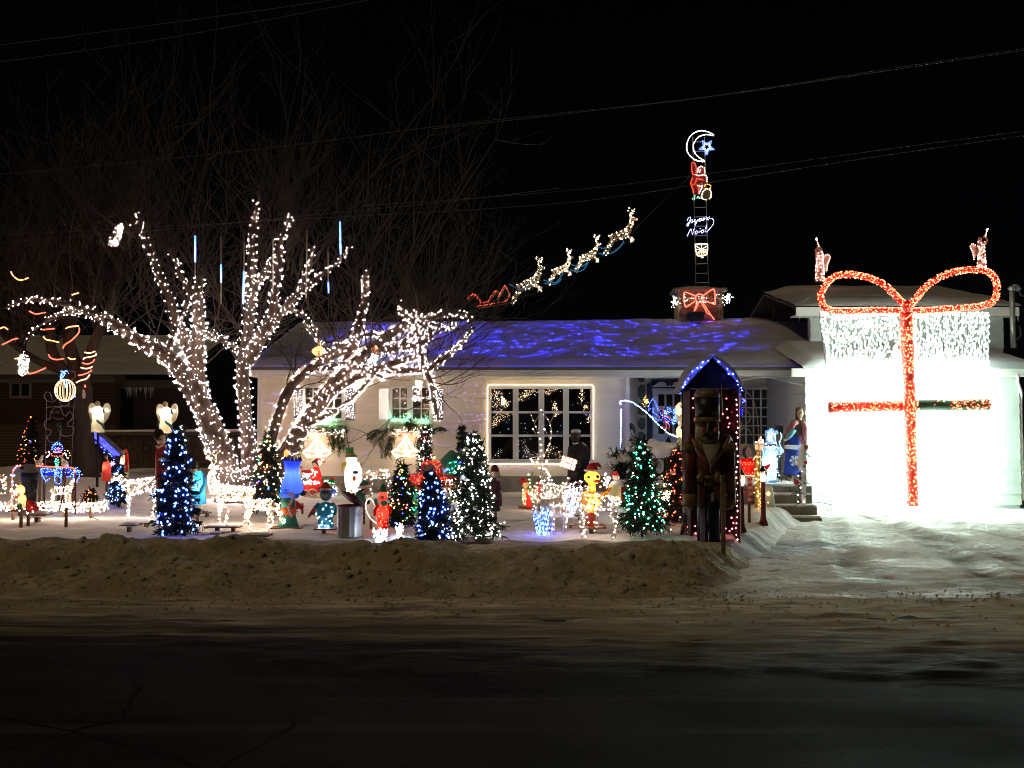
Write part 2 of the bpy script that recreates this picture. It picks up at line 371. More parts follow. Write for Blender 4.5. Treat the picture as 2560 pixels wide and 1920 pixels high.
def slush_z(x, y):
    edge = 7.3 - .10 * x + .35 * nz(x * .5, 3.3) + .14 * nz(x * 2, 1.2)
    a = sst(edge - .4, edge + .5, y)
    z = -.02 + .034 * a + .016 * nz(x * .9, y * 4.5, 3) * a + .012 * nz(x * 3.2, y * 7, 6)
    z += .03 * a * max(0, nz(x * 2.2, y * 5, 7) - .15) * (1 if y < 9.8 else .5)
    rut = .007 * sst(.25, 0, abs(y - 9.4 - .1 * nz(x * .4, 2))) * a
    return z - rut
struct(grid('road_slush', m_slush, fr(-13, 13, .06), fr(5.0, 10.75, .055), lambda x, y: (x, y, lerp(slush_z(x, y), gz(x, y) - .015, sst(10.5, 10.75, y)))))
struct(grid('snowbank', m_bank, fr(0, 1, .0048), fr(10.4, 13.6, .045), lambda u, y: (lerp(-10, seam(y), u), y, gz(lerp(-10, seam(y), u), y))))
struct(grid('yard_snow', m_yard, fr(0, 1, .006), fr(13.6, 24, .075) + fr(24.4, 40, .5), lambda u, y: (lerp(-16, seam(min(y, 24)), u), y, gz(lerp(-16, seam(min(y, 24)), u), y))))
def TRK(y): return (4.0 + (y - 12) * .26, 5.5 + (y - 12) * .2, 6.4 + (y - 12) * .06, 7.9 + (y - 12) * .0)
def drive_z(u, y):
    x = lerp(seam(min(y, 24)), 16, u); z = gz(x, y)
    if 12 < y: # wheel tracks up the drive
        for tx in TRK(y):
            z += -.026 * sst(.22, .02, abs(x - tx + .08 * nz(y * .6, tx))) + .022 * sst(.14, 0, abs(abs(x - tx) - .30)) + .008 * math.sin(y * 40) * sst(.2, .1, abs(x - tx))
    z += .016 * nz(x * 4, y * 5, 12) + .02 * nz(x * 1.1, y * 1.2, 2)
    return (x, y, z if u > 0 else gz(x, y))
dro = struct(grid('driveway', m_drive, fr(0, 1, .006), fr(10.6, 24.5, .06), drive_z))
at_ = dro.data.attributes.new('tyre_wear', 'FLOAT', 'POINT')
for i, v in enumerate(dro.data.vertices):
    x, y = v.co.x, v.co.y; k = max(sst(.36, .14, abs(x - tx + .08 * nz(y * .6, tx))) for tx in TRK(y)); at_.data[i].value = max(k * (.55 + .9 * nz(x * 3, y * 2.2, 5)), sst(12.6, 10.7, y) * (.55 + 1.1 * nz(x * .8, y * 1.8, 8)))
n_, l_ = m_drive.node_tree.nodes, m_drive.node_tree.links; b_ = n_['Principled BSDF']; src_ = b_.inputs['Base Color'].links[0].from_socket; a_ = n_.new('ShaderNodeAttribute'); a_.attribute_name = 'tyre_wear'; x_ = n_.new('ShaderNodeMix'); x_.data_type = 'RGBA'; x_.clamp_factor = True; l_.new(a_.outputs['Fac'], x_.inputs[0]); l_.new(src_, x_.inputs[6]); x_.inputs[7].default_value = (.20, .175, .125, 1); l_.new(x_.outputs[2], b_.inputs['Base Color'])
# ragged ridges of old slush thrown across the mouth of the drive, and crumbs off the plough
mc = MB()
for i in range(1500):
    x = rnd.uniform(-7, 8.5); y = rnd.choice([rnd.gauss(10.75, .22), rnd.uniform(9.3 - .13 * x, 10.4), rnd.gauss(10.5, .2)])
    if y > 10.55 and x < drive_edge(y): pass
    z = gz(x, y) if y > 10.45 else max(0, slush_z(x, y)); r = rnd.uniform(.006, .017) * (1.7 if rnd.random() < .06 else 1)
    mc.octa((x, y, z + r * .3), r, rnd.uniform(.5, .9))
mc.build('snow_crumbs', m_bank, None, False, 'stuff')
# broken lumps thrown up by the plough, all over the bank
lm = MB()
for i in range(1000):
    y = rnd.choice([rnd.gauss(11.9, .5), rnd.gauss(11.0, .3), rnd.uniform(10.7, 13)]); x = rnd.uniform(-7, drive_edge(max(10.6, y)) - .15)
    if not 10.6 < y < 13.1: continue
    r = rnd.uniform(.008, .026) * (rnd.choice([1, 1, 1, 1.5, 2.4])); k = 6; z = gz(x, y); rot = Matrix.Rotation(rnd.uniform(0, 6), 3, (rnd.gauss(0, 1), rnd.gauss(0, 1), rnd.gauss(0, 1))); b0 = lm.n; lm.ell((x, y, z - r * .12), (r, r * rnd.uniform(.6, 1), r * rnd.uniform(.4, .7)), 6, 4, rot)
    for j in range(b0, lm.n): lm.v[j] = tuple(Vector(lm.v[j]) + Vector((rnd.gauss(0, .05), rnd.gauss(0, .05), rnd.gauss(0, .05))) * r)
lm.build('snow_lumps', m_bank, None, True, 'stuff')

# ---------------------------------------------------------------- the bungalow
WY = 24.0
def xat(px, Y): return (px - 1280) / F * Y
def zat(py, Y): return at(1280, py, Y).z
siding = M('white_siding', (.84, .77, .62), .6, var=.07, vs=3, bump=.12, bs=9, stretch=(.3, 1, 3))
garsid = M('garage_siding', (.50, .53, .50), .6, var=.05, vs=3)
trim = M('trim_white', (.74, .73, .68), .5, var=.04)
m_conc = M('foundation_concrete', (.22, .20, .17), .85, var=.2, vs=5, bump=.3)
m_rsnow = snow_mat('roof_snow', (.34, .33, .33), (.50, .50, .50), 2.0, bump=.7, bs=4, stretch=(.6, 1.6, 1))
def let_through(m, k, col):       # snow passes some of the light of lamps buried in it
    n, l = m.node_tree.nodes, m.node_tree.links; tr = n.new('ShaderNodeBsdfTranslucent'); tr.inputs[0].default_value = (*col, 1); mx = n.new('ShaderNodeMixShader'); mx.inputs[0].default_value = k
    l.new(n['Principled BSDF'].outputs[0], mx.inputs[1]); l.new(tr.outputs[0], mx.inputs[2]); l.new(mx.outputs[0], n['Material Output'].inputs[0])
let_through(m_rsnow, .35, (.85, .88, .92)); 
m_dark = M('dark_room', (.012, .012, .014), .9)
m_blind = M('window_blind', (.20, .17, .11), .8, var=.15, vs=3, stretch=(.2, 1, 18))
m_shing = M('roof_deck', (.05, .045, .04), .9)
house = bpy.data.objects.new('house', None); COL.objects.link(house); house.location = (-1.6, WY, .27)
tagit(house, 'long white bungalow with wood siding, picture window and snow covered roof', 'house')
HO = house.location
def hb(m, name, mat, smooth=False, parent=None, label=None, org=None):
    o_ = org or HO
    m.v = [(a - o_[0], b - o_[1], c - o_[2]) for a, b, c in m.v]
    o = m.build(name, mat, parent or house, smooth)
    if label: o['label'] = label
    return o
def wedge(m, x0, x1, zb, zt, y, out=.028):
    m.add([(x0, y - out, zb), (x1, y - out, zb), (x1, y - .004, zt), (x0, y - .004, zt), (x0, y + .02, zb), (x1, y + .02, zb), (x1, y + .02, zt), (x0, y + .02, zt)],
          [(0, 1, 2, 3), (5, 4, 7, 6), (4, 5, 1, 0), (3, 2, 6, 7), (4, 0, 3, 7), (1, 5, 6, 2)])
def clad(x0, x1, z0, z1, y, holes, mat, pitch=.25, parent=None, org=None, name='siding_board'):
    z = z0
    while z < z1 - .03:
        zt = min(z1, z + pitch + .012); cuts = sorted((a, b) for a, b, c, d in holes if c < zt - .02 and d > z + .02); xs = x0; seg = []
        for a, b in cuts:
            if a > xs + .02: seg.append((xs, a))
            xs = max(xs, b)
        if xs < x1 - .02: seg.append((xs, x1))
        for a, b in seg:
            joints = [a] + ([a + (b - a) * rnd.uniform(.35, .65)] if b - a > 3 else []) + [b]
            for p, q in zip(joints, joints[1:]):
                m = MB(); wedge(m, p + .0015, q - .0015, z + .002, zt, y + rnd.uniform(-.002, .002)); hb(m, name, mat, parent=parent, org=org)
        z += pitch
def wallfill(m, x0, x1, z0, z1, y0, y1, holes):
    xs = sorted({x0, x1, *[v for h in holes for v in h[:2]]})
    for a, b in zip(xs, xs[1:]):
        mid = (a + b) / 2; hs = sorted((c, d) for p, q, c, d in holes if p < mid < q); z = z0
        for c, d in hs + [(z1, z1)]:
            if c > z + .005: m.box(((a + b) / 2, (y0 + y1) / 2, (z + c) / 2), (b - a, y1 - y0, c - z))
            z = max(z, d)
WX0, WX1, WZ0, WZ1 = -5.78, 2.66, .62, 2.93
bigw = (xat(1220, WY), xat(1484, WY), zat(1156, WY), zat(964, WY))
winR = (xat(974, WY), xat(1081, WY), zat(1054, WY), zat(963, WY))
winL = (xat(757, WY), xat(862, WY), zat(1053, WY), zat(963, WY))
holes = [bigw, winR, winL]
m = MB(); wallfill(m, WX0, WX1, .05, 3.0, WY + .022, WY + .16, holes); hb(m, 'wall', siding)
clad(WX0, WX1, WZ0, WZ1, WY, holes, siding)
m = MB(); m.box(((WX0 + WX1) / 2, WY - .01, (WZ0 + .05) / 2 + .02), (WX1 - WX0 + .02, .06, WZ0 - .05)); hb(m, 'foundation', m_conc)
for x in (WX0 - .03, WX1 + .0):
    m = MB(); m.box((x, WY - .03, (WZ0 + WZ1) / 2), (.09, .09, WZ1 - WZ0)); hb(m, 'corner_board', trim)
m = MB(); m.box((WX0 + .08, 27.5, 1.7), (.16, 6.6, 2.9)); m.box((WX0 + 3, 31, 1.7), (6, .2, 2.8)); hb(m, 'side_wall', siding)
def window(h, cols, rows, back, backd, fw=.07, mull=(), label=None, mw=.028):
    x0, x1, z0, z1 = h; y = WY
    fr_ = MB()
    fr_.box(((x0 + x1) / 2, y - .02, z1 - fw / 2), (x1 - x0, .10, fw)); fr_.box(((x0 + x1) / 2, y - .03, z0 + fw / 2), (x1 - x0, .14, fw))
    for x in (x0 + fw / 2, x1 - fw / 2): fr_.box((x, y - .02, (z0 + z1) / 2), (fw, .10, z1 - z0 - 2 * fw))
    for x in mull: fr_.box((x, y - .015, (z0 + z1) / 2), (.13, .09, z1 - z0 - 2 * fw))
    o = hb(fr_, 'window', trim, label=label)
    def sub(m, n, mt): return hb(m, n, mt, parent=o)
    xs = [x0 + fw] + sorted(mull) + [x1 - fw]
    bays = []
    for i in range(len(xs) - 1):
        a = xs[i] + (.065 if i > 0 else 0); b = xs[i + 1] - (.065 if i + 1 < len(xs) - 1 else 0); bays.append((a, b))
    for a, b in bays:
        cw = (b - a) / cols; rh = (z1 - z0 - 2 * fw) / rows
        for i in range(1, cols): mm = MB(); mm.box((a + cw * i, y + .012, (z0 + z1) / 2), (mw, .035, z1 - z0 - 2 * fw)); sub(mm, 'muntin', trim)
        for j in range(1, rows):
            for i in range(cols): mm = MB(); mm.box((a + cw * (i + .5), y + .012, z0 + fw + rh * j), (cw - (mw if cols > 1 else 0), .030, mw)); sub(mm, 'muntin', trim)
        for i in range(cols):
            for j in range(rows):
                p = MB(); zc = z0 + fw + rh * (j + .5); xc = a + cw * (i + .5)
                p.add([(xc - cw / 2, y + .02, zc - rh / 2), (xc + cw / 2, y + .02, zc - rh / 2), (xc + cw / 2, y + .02 + rnd.uniform(-.004, .004), zc + rh / 2), (xc - cw / 2, y + .02 + rnd.uniform(-.004, .004), zc + rh / 2)], [(0, 1, 2, 3)]); sub(p, 'pane', GLASS)
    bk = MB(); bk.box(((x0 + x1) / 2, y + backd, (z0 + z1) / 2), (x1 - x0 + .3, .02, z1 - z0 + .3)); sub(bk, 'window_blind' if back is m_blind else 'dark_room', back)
    return o
bx0, bx1 = bigw[0], bigw[1]
window(bigw, 1, 3, m_dark, 1.6, .075, [lerp(bx0, bx1, .262), lerp(bx0, bx1, .505), lerp(bx0, bx1, .738)], 'wide picture window of twelve dark panes', .05)
window(winR, 2, 3, m_blind, .14, .065, [(winR[0] + winR[1]) / 2 - .02], 'double casement window right of the white bells')
window(winL, 2, 3, m_blind, .14, .065, [(winL[0] + winL[1]) / 2 - .02], 'double casement window behind the lit tree limb')
# eave, fascia and snow roof
EY, EZ, RY, RZ = 23.3, 2.99, 28.5, 4.55
m = MB(); m.box((.3, EY - .02, EZ + .0), (12.4, .05, .17)); hb(m, 'fascia', trim)
m = MB(); m.box((.3, EY - .085, EZ + .075), (12.4, .075, .05)); hb(m, 'gutter', M('gutter_brown', (.10, .08, .06), .6))
m = MB(); m.box((.3, EY + .36, EZ - .075), (12.4, .70, .02)); hb(m, 'soffit', trim)
RX0, RX1 = -6.05, 8.3
m = MB()
for (ya, za, yb, zb) in ((EY, EZ + .07, RY, RZ), (RY, RZ, 33.6, EZ + .07)):
    m.add([(RX0 + .1, ya, za), (RX1, ya, za), (RX1, yb, zb), (RX0 + .1, yb, zb), (RX0 + .1, ya, za - .1), (RX1, ya, za - .1), (RX1, yb, zb - .1), (RX0 + .1, yb, zb - .1)],
          [(0, 1, 2, 3), (4, 7, 6, 5), (0, 4, 5, 1), (3, 2, 6, 7), (0, 3, 7, 4), (1, 5, 6, 2)])
roof = hb(m, 'roof', m_shing)
def roof_top(x, y):
    s_ = (y - EY) / (RY - EY) if y <= RY else (33.6 - y) / (33.6 - RY)
    z = lerp(EZ + .09, RZ, s_) + .02 * (x - 1) * .5 * s_
    th = .19 * sst(-.02, .05, s_) * sst(0, .25, x - RX0) * (.9 + .2 * nz(x * .5, y * .5))
    z += th + .022 * nz(x * 1.2, y * 2.6, 4) + .012 * nz(x * 4, y * 5, 1) + .03 * nz(x * .6, 0, 8) * s_
    return z
def roof_pt(x, y):
    if y < EY + .001: return (x - HO[0], EY - .10 + .02 * nz(x * 3, 1) - HO[1], EZ + .11 - HO[2])
    yy = y - .12 * sst(EY + .3, EY, y) + .03 * nz(x * 2.3, 4) * sst(EY + .3, EY, y)
    return (x - HO[0], yy - HO[1], roof_top(x, y) - HO[2])
grid('roof_snow', m_rsnow, fr(RX0, RX1, .1), [EY, EY + .02, EY + .05, EY + .1, EY + .17] + fr(EY + .25, 33.4, .13), roof_pt, True, house)
# stone chimney
CHY = 28.2
chx0, chx1, chz = xat(1697, CHY), xat(1812, CHY), zat(728, CHY)
m = MB(); m.box(((chx0 + chx1) / 2, CHY + .45, (chz + 4.2) / 2), (chx1 - chx0 - .06, .88, chz - 4.2)); chim = hb(m, 'chimney', M('mortar_pale', (.34, .28, .20), .9, var=.2, vs=8))
st = M('chimney_stone', (.13, .10, .075), .85, var=.45, vs=3, bump=.5, bs=12)
def stones(x0, x1, z0, z1, y, parent, mat, size=.3, org=None, gap=.03):
    z = z0
    while z < z1 - .05:
        h = min(size * rnd.uniform(.7, 1.15), z1 - z); x = x0
        while x < x1 - .06:
            w_ = min(size * rnd.uniform(.8, 1.8), x1 - x)
            if x1 - x - w_ < .08: w_ = x1 - x
            k = rnd.randint(6, 8); m = MB(); pts = []
            for i in range(k):
                t = 2 * math.pi * (i + rnd.uniform(-.2, .2)) / k
                cx, sz = math.cos(t), math.sin(t); q = max(abs(cx), abs(sz)) ** .75
                pts.append((x + w_ / 2 + cx / q * (w_ / 2 - gap / 2), z + h / 2 + sz / q * (h / 2 - gap / 2)))
            m.prism(pts, y - rnd.uniform(.025, .055), y + .03); hb(m, 'stone', mat, parent=parent, org=org); x += w_
        z += h
stones(chx0, chx1, 4.5, chz, CHY, chim, st)
m = MB(); m.box(((chx0 + chx1) / 2, CHY + .42, chz + .04), (chx1 - chx0 + .16, 1.05, .08)); hb(m, 'chimney_cap', m_conc, parent=chim)
m = MB(); m.ell(((chx0 + chx1) / 2 - .05, CHY + .42, chz + .08), ((chx1 - chx0) / 2 + .06, .5, .10)); hb(m, 'chimney_snow', m_rsnow, True, parent=chim)

# porch recess
PY = 25.7
m = MB(); m.box(((WX1 + 6.4) / 2, PY + .1, 1.7), (6.4 - WX1, .16, 2.9)); m.box((WX1 - .06, (WY + PY) / 2 + .1, 1.7), (.12, PY - WY, 2.7)); hb(m, 'porch_wall', siding)
m = MB(); m.box((4.21, 22.8, .3), (3.1, 5.5, .64)); m.box((6.0, 24.1, .3), (.48, 3.2, .64)); porch_floor = hb(m, 'porch_floor', m_conc)
m = MB(); m.box((4.2, 22.85, .632), (3.0, 5.2, .03)); hb(m, 'porch_snow', m_yard)
for i in range(3):
    z = .62 - .19 * (i + 1); y = 19.95 - .30 * i
    m = MB(); m.box((5.22, y - .15 + .13, z - .05), (.94, .30, .17)); stp = hb(m, 'porch_step', M('step_wood', (.20, .20, .14), .8, var=.2))
    m = MB(); m.box((5.22, y - .02, z + .052), (.90, .24, .035)); hb(m, 'step_snow', m_yard, parent=stp)
# front door
def pb(c, x0, y0, x1, y1, d0, d1, name, mat, parent=None, label=None, Y=None):
    Y = Y or PY; a, b = ac(c, x0, y0, Y), ac(c, x1, y1, Y); m = MB()
    m.box(((a.x + b.x) / 2, Y + (d0 + d1) / 2, (a.z + b.z) / 2), (abs(b.x - a.x), d1 - d0, abs(a.z - b.z))); return hb(m, name, mat, parent=parent, label=label)
navy = M('navy_surround', (.012, .03, .07), .5); doorw = M('door_white', (.62, .66, .68), .45, var=.03)
pb('e3', 872, 0, 955, 1000, -.10, .03, 'door_surround', navy); pb('e3', 955, -60, 1650, 66, -.06, .03, 'door_header', navy)
door = pb('e3', 962, 75, 1500, 1050, -.05, .02, 'door', doorw, label='white front door with six small dark panes')
for x0, x1 in ((1052, 1152), (1180, 1280), (1308, 1408)):
    for y0, y1 in ((165, 352), (600, 795)):
        pb('e3', x0, y0, x1, y1, -.056, -.04, 'pane', M('door_pane', (.03, .022, .018), .15), door)
m = MB(); q = ac('e3', 1220, 905, PY - .09); m.lathe([(.02, -.1), (.055, -.05), (.06, 0), (.03, .07), (.015, .1)], q, 10, .5); m.tube([q + Vector((-.06, 0, .0)), q + Vector((-.03, -.01, -.13)), q + Vector((.03, -.01, -.13)), q + Vector((.06, 0, 0))], .012); hb(m, 'door_knocker', BLACK, True, door)
ped = [ac('e3', x, y, PY) for x, y in ((935, 48), (1000, 18), (1060, -30), (1120, -34), (1165, -10), (1185, 40), (1225, 20), (1265, 40), (1290, -10), (1330, -34), (1390, -30), (1450, 18), (1510, 48))]
m = MB(); m.prism([(p.x, p.z) for p in ped] , PY - .12, PY - .06); hb(m, 'pediment', doorw, parent=door)
# rough stone pier beside the door
a, b = ac('e3', 700, 0, PY), ac('e3', 868, 1000, PY)
m = MB(); m.box(((a.x + b.x) / 2, PY - .03, (a.z + b.z) / 2 + .2), (b.x - a.x, .1, a.z - b.z + .4)); pier = hb(m, 'stone_pier', M('pier_mortar', (.55, .55, .50), .8))
stones(a.x + .01, b.x - .01, b.z, a.z + .35, PY - .08, pier, M('pier_stone', (.10, .105, .085), .7, var=.35, vs=4), .42, gap=.05)
# french window at the back of the porch and the angled bay beside it
def lattice(c, x0, y0, x1, y1, nx, ny, Y, label):
    a, b = ac(c, x0, y0, Y), ac(c, x1, y1, Y); X0, X1, Z0, Z1 = a.x, b.x, b.z, a.z
    m = MB(); t = .07
    m.box(((X0 + X1) / 2, Y - .05, Z1 + t / 2), (X1 - X0 + 2 * t, .1, t)); m.box(((X0 + X1) / 2, Y - .05, Z0 - t / 2), (X1 - X0 + 2 * t, .1, t))
    for x in (X0 - t / 2, X1 + t / 2): m.box((x, Y - .05, (Z0 + Z1) / 2), (t, .1, Z1 - Z0))
    o = hb(m, 'window', trim, label=label)
    for i in range(1, nx): m = MB(); m.box((lerp(X0, X1, i / nx), Y - .06, (Z0 + Z1) / 2), (.03, .04, Z1 - Z0)); hb(m, 'muntin', trim, parent=o)
    cw = (X1 - X0) / nx
    for j in range(1, ny):
        for i in range(nx): m = MB(); m.box((X0 + cw * (i + .5), Y - .06, lerp(Z0, Z1, j / ny)), (cw - .03, .036, .03)); hb(m, 'muntin', trim, parent=o)
    for i in range(nx):
        for j in range(ny):
            p = MB(); xa, xb, za, zb = lerp(X0, X1, i / nx), lerp(X0, X1, (i + 1) / nx), lerp(Z0, Z1, j / ny), lerp(Z0, Z1, (j + 1) / ny)
            p.add([(xa, Y - .035, za), (xb, Y - .035, za), (xb, Y - .035, zb), (xa, Y - .035, zb)], [(0, 1, 2, 3)]); hb(p, 'pane', GLASS, parent=o)
    m = MB(); m.box(((X0 + X1) / 2, Y - .012, (Z0 + Z1) / 2), (X1 - X0, .012, Z1 - Z0)); hb(m, 'window_blind', M('lace_blind', (.10, .12, .11), .9, var=.2, vs=8), parent=o)
lattice('d8', 240, 280, 602, 790, 5, 6, PY, 'tall many paned french window at the back of the porch')
m = MB(); q0, q1 = ac('d8', 640, 250, 25.1), ac('d8', 900, 250, 25.1); m.box(((q0.x + q1.x) / 2, 25.35, 1.7), (q1.x - q0.x, .5, 2.8)); hb(m, 'bay_wall', siding)
lattice('d8', 715, 278, 826, 516, 2, 3, 25.1, 'upper sash of the narrow porch bay window')
lattice('d8', 715, 548, 826, 700, 2, 2, 25.1, 'lower sash of the narrow porch bay window')

# ---------------------------------------------------------------- the garage wing
GY = 22.3
GX0, GX1 = xat(2015, GY), xat(2546, GY)
gar = bpy.data.objects.new('garage', None); COL.objects.link(gar); gar.location = (8.6, GY, 0)
tagit(gar, 'white garage wing with upper storey and snowy roofs at the right', 'garage'); GO = gar.location
def gb(m, name, mat, smooth=False, parent=None, label=None): return hb(m, name, mat, smooth, parent or gar, label, GO)
gd = (7.05, 10.25, .02, 2.45)
m = MB(); wallfill(m, GX0, GX1, -.05, 2.95, GY + .022, GY + .16, [gd]); gb(m, 'wall', garsid)
clad(GX0, GX1, .1, 2.88, GY, [gd], garsid, .24, gar, GO)
m = MB(); m.box((GX0 + .08, (GY + 25.9) / 2 + .1, 1.45), (.14, 3.5, 2.9)); m.box((GX1 - .08, 25.5, 1.45), (.14, 6, 2.9)); gb(m, 'side_wall', garsid)
def sideclad(x, sgn):
    z = .1
    while z < 2.8:
        m = MB(); y0, y1 = GY - .02, 25.8; o = .024
        m.add([(x, y0, z), (x, y1, z), (x + sgn * o, y0, z), (x + sgn * o, y1, z), (x, y0, z + .235), (x, y1, z + .235), (x + sgn * .004, y0, z + .235), (x + sgn * .004, y1, z + .235)],
              [(0, 1, 3, 2), (4, 6, 7, 5), (2, 3, 7, 6), (0, 4, 5, 1), (0, 2, 6, 4), (1, 5, 7, 3)]); gb(m, 'siding_board', garsid); z += .24
sideclad(GX0, -1); sideclad(GX1, 1)
dm = MB(); dm.box((8.65, GY + .06, 1.235), (3.2, .04, 2.43)); gdoor = gb(dm, 'garage_door', M('garage_door_white', (.78, .78, .76), .5))
for j in range(4):
    for i in range(4):
        m = MB(); m.box((7.05 + .4 + i * .8, GY + .035, .33 + j * .6), (.62, .02, .42)); gb(m, 'door_panel', M('garage_door_white'), parent=gdoor)
m = MB(); m.box(((GX0 + GX1) / 2, 22.12, 2.925), (GX1 - GX0 + .7, .05, .17)); gb(m, 'fascia', trim)
m = MB(); m.box(((GX0 + GX1) / 2, 22.2, 2.85), (GX1 - GX0 + .7, .12, .02)); gb(m, 'soffit', trim)
def slab(m, x0, x1, ya, za, yb, zb, th):
    m.add([(x0, ya, za), (x1, ya, za), (x1, yb, zb), (x0, yb, zb), (x0, ya, za - th), (x1, ya, za - th), (x1, yb, zb - th), (x0, yb, zb - th)],
          [(0, 1, 2, 3), (4, 7, 6, 5), (0, 4, 5, 1), (3, 2, 6, 7), (0, 3, 7, 4), (1, 5, 6, 2)])
m = MB(); slab(m, GX0 - .02, GX1 + .35, 22.1, 3.0, 24.6, 3.62, .05); gb(m, 'lower_roof', m_shing)
UY = 24.5; ux0, ux1 = xat(2028, UY), xat(2512, UY)
m = MB(); wallfill(m, ux0, ux1, 3.5, 4.42, UY + .022, UY + .2, []); gb(m, 'upper_wall', garsid)
clad(ux0, ux1, 3.62, 4.36, UY, [], garsid, .25, gar, GO)
UE = 24.0; vx0, vx1 = xat(1993, UE), xat(2552, UE)
m = MB(); m.box(((vx0 + vx1) / 2, UE, 4.44), (vx1 - vx0, .05, .20)); gb(m, 'upper_fascia', trim)
m = MB(); m.box(((vx0 + vx1) / 2, UE + .26, 4.36), (vx1 - vx0, .48, .02)); gb(m, 'upper_soffit', trim)
m = MB(); slab(m, vx0, vx1, UE - .02, 4.55, 27, 5.25, .06); slab(m, vx0, vx1, 27, 5.25, 30, 4.55, .06); m.box(((ux0 + ux1) / 2, 28, 4.2), (ux1 - ux0, .2, 2)); gb(m, 'upper_roof', m_shing)
def snowslab(name, x0, x1, y0, z0, y1, z1, th, org, parent, rx=.35, left=True, drop=0):
    def f(x, y):
        s_ = (y - y0) / (y1 - y0); e = sst(0, rx, x - x0) * sst(0, rx, x1 - x) if left else sst(0, rx, x1 - x)
        z = lerp(z0, z1, s_) + th * sst(-.03, .07, s_) * (.25 + .75 * e) * (.92 + .16 * nz(x * .8, y)) + .02 * nz(x * 1.5, y * 2, 3)
        yy = y - .06 * sst(.12, 0, s_)
        z -= drop * sst(.55, 0, x - x0)
        if s_ <= 0: z = z0 + .015
        return (x - org[0], yy - org[1], z - org[2])
    o = grid(name, m_rsnow, fr(x0, x1, .09), [y0, y0 + .02, y0 + .06, y0 + .12] + fr(y0 + .2, y1, .12), f, True, parent); return o
snowslab('lower_roof_snow', GX0 - .12, GX1 + .38, 22.1, 3.0, 24.52, 3.6, .20, GO, gar)
snowslab('upper_roof_snow', vx0 - .03, vx1 + .03, UE - .03, 4.55, 27.05, 5.25, .24, GO, gar, .7)
m = MB()
for i in range(0):
    x = rnd.uniform(vx0, vx0 + .9) if i < 12 else rnd.uniform(vx0, vx1); l = rnd.uniform(.04, .16)
    m.lathe([(.001, -l), (.008, 0)], (x, UE - .04, 4.35), 5)
ice = M('ice', (.7, .75, .78), .1, spec=.6)
for i in range(22):
    x = rnd.uniform(vx0, vx0 + .9) if i < 12 else rnd.uniform(vx0, vx1); l = rnd.uniform(.04, .16); m = MB(); m.lathe([(.001, -l), (.008, 0)], (x, UE - .04, 4.35), 5); gb(m, 'icicle', ice)
m = MB(); a = at(2545, 935, 21.9); m.tube([a, a + Vector((0, .02, -.16)), (GX1 + .07, 22.3, 2.5), (GX1 + .07, 22.34, 2.3), (GX1 + .07, 22.34, .2)], .035, 8); gb(m, 'downspout', trim, True)

mast = T('service_mast', 'grey electrical mast with bent weatherhead above the right garage roof', 'mast', 'full', 2534, 866, 23.3)
q = mast.p('pipe', M('galvanised', (.28, .29, .28), .45, .6, var=.15)); q.Tb([(2534, 870), (2533, 800), (2533, 722)], 7, 8)
q = mast.p('weatherhead', M('galvanised')); q.E(2535, 720, 12, 8, 10, 0); q.Tb([(2535, 718), (2546, 716), (2552, 724)], 8, 8)
q = mast.p('cable', CORD); q.Tb([(2548, 722), (2556, 738), (2575, 742)], 2, 5); q.Tb([(2534, 820), (2550, 815), (2553, 838), (2543, 850)], 2, 5)
mast.end()
# ---------------------------------------------------------------- the big lit tree
bark = M('tree_bark', (.058, .040, .027), .9, var=.55, vs=9, bump=1, bs=22, stretch=(1, 1, .3))
twigm = M('twig_bark', (.033, .024, .018), .9, var=.2, vs=2)
TY = 20.0
tb = at(*fp('D', 545, 1075), TY)
tree = bpy.data.objects.new('tree', None); COL.objects.link(tree); tree.location = (tb.x, TY, gz(tb.x, TY))
tagit(tree, 'huge bare old tree with many spreading limbs wrapped in white lights', 'tree'); TO = tree.location
def limb_pts(pts):      # (x, y, r, depth) in display pixels
    P = [at(*fp('D', p[0], p[1]), TY + (p[3] if len(p) > 3 else 0)) for p in pts]; rr = [p[2] * (.58 if pts[0][0] > 555 and pts[0][2] > 6 else .66) * 1.1573 * TY / F for p in pts]
    Q = smooth_line(P, 4); RR = []
    for i in range(len(P) - 1):
        for j in range(4): RR.append(lerp(rr[i], rr[i + 1], j / 4))
    RR.append(rr[-1]); return Q, RR
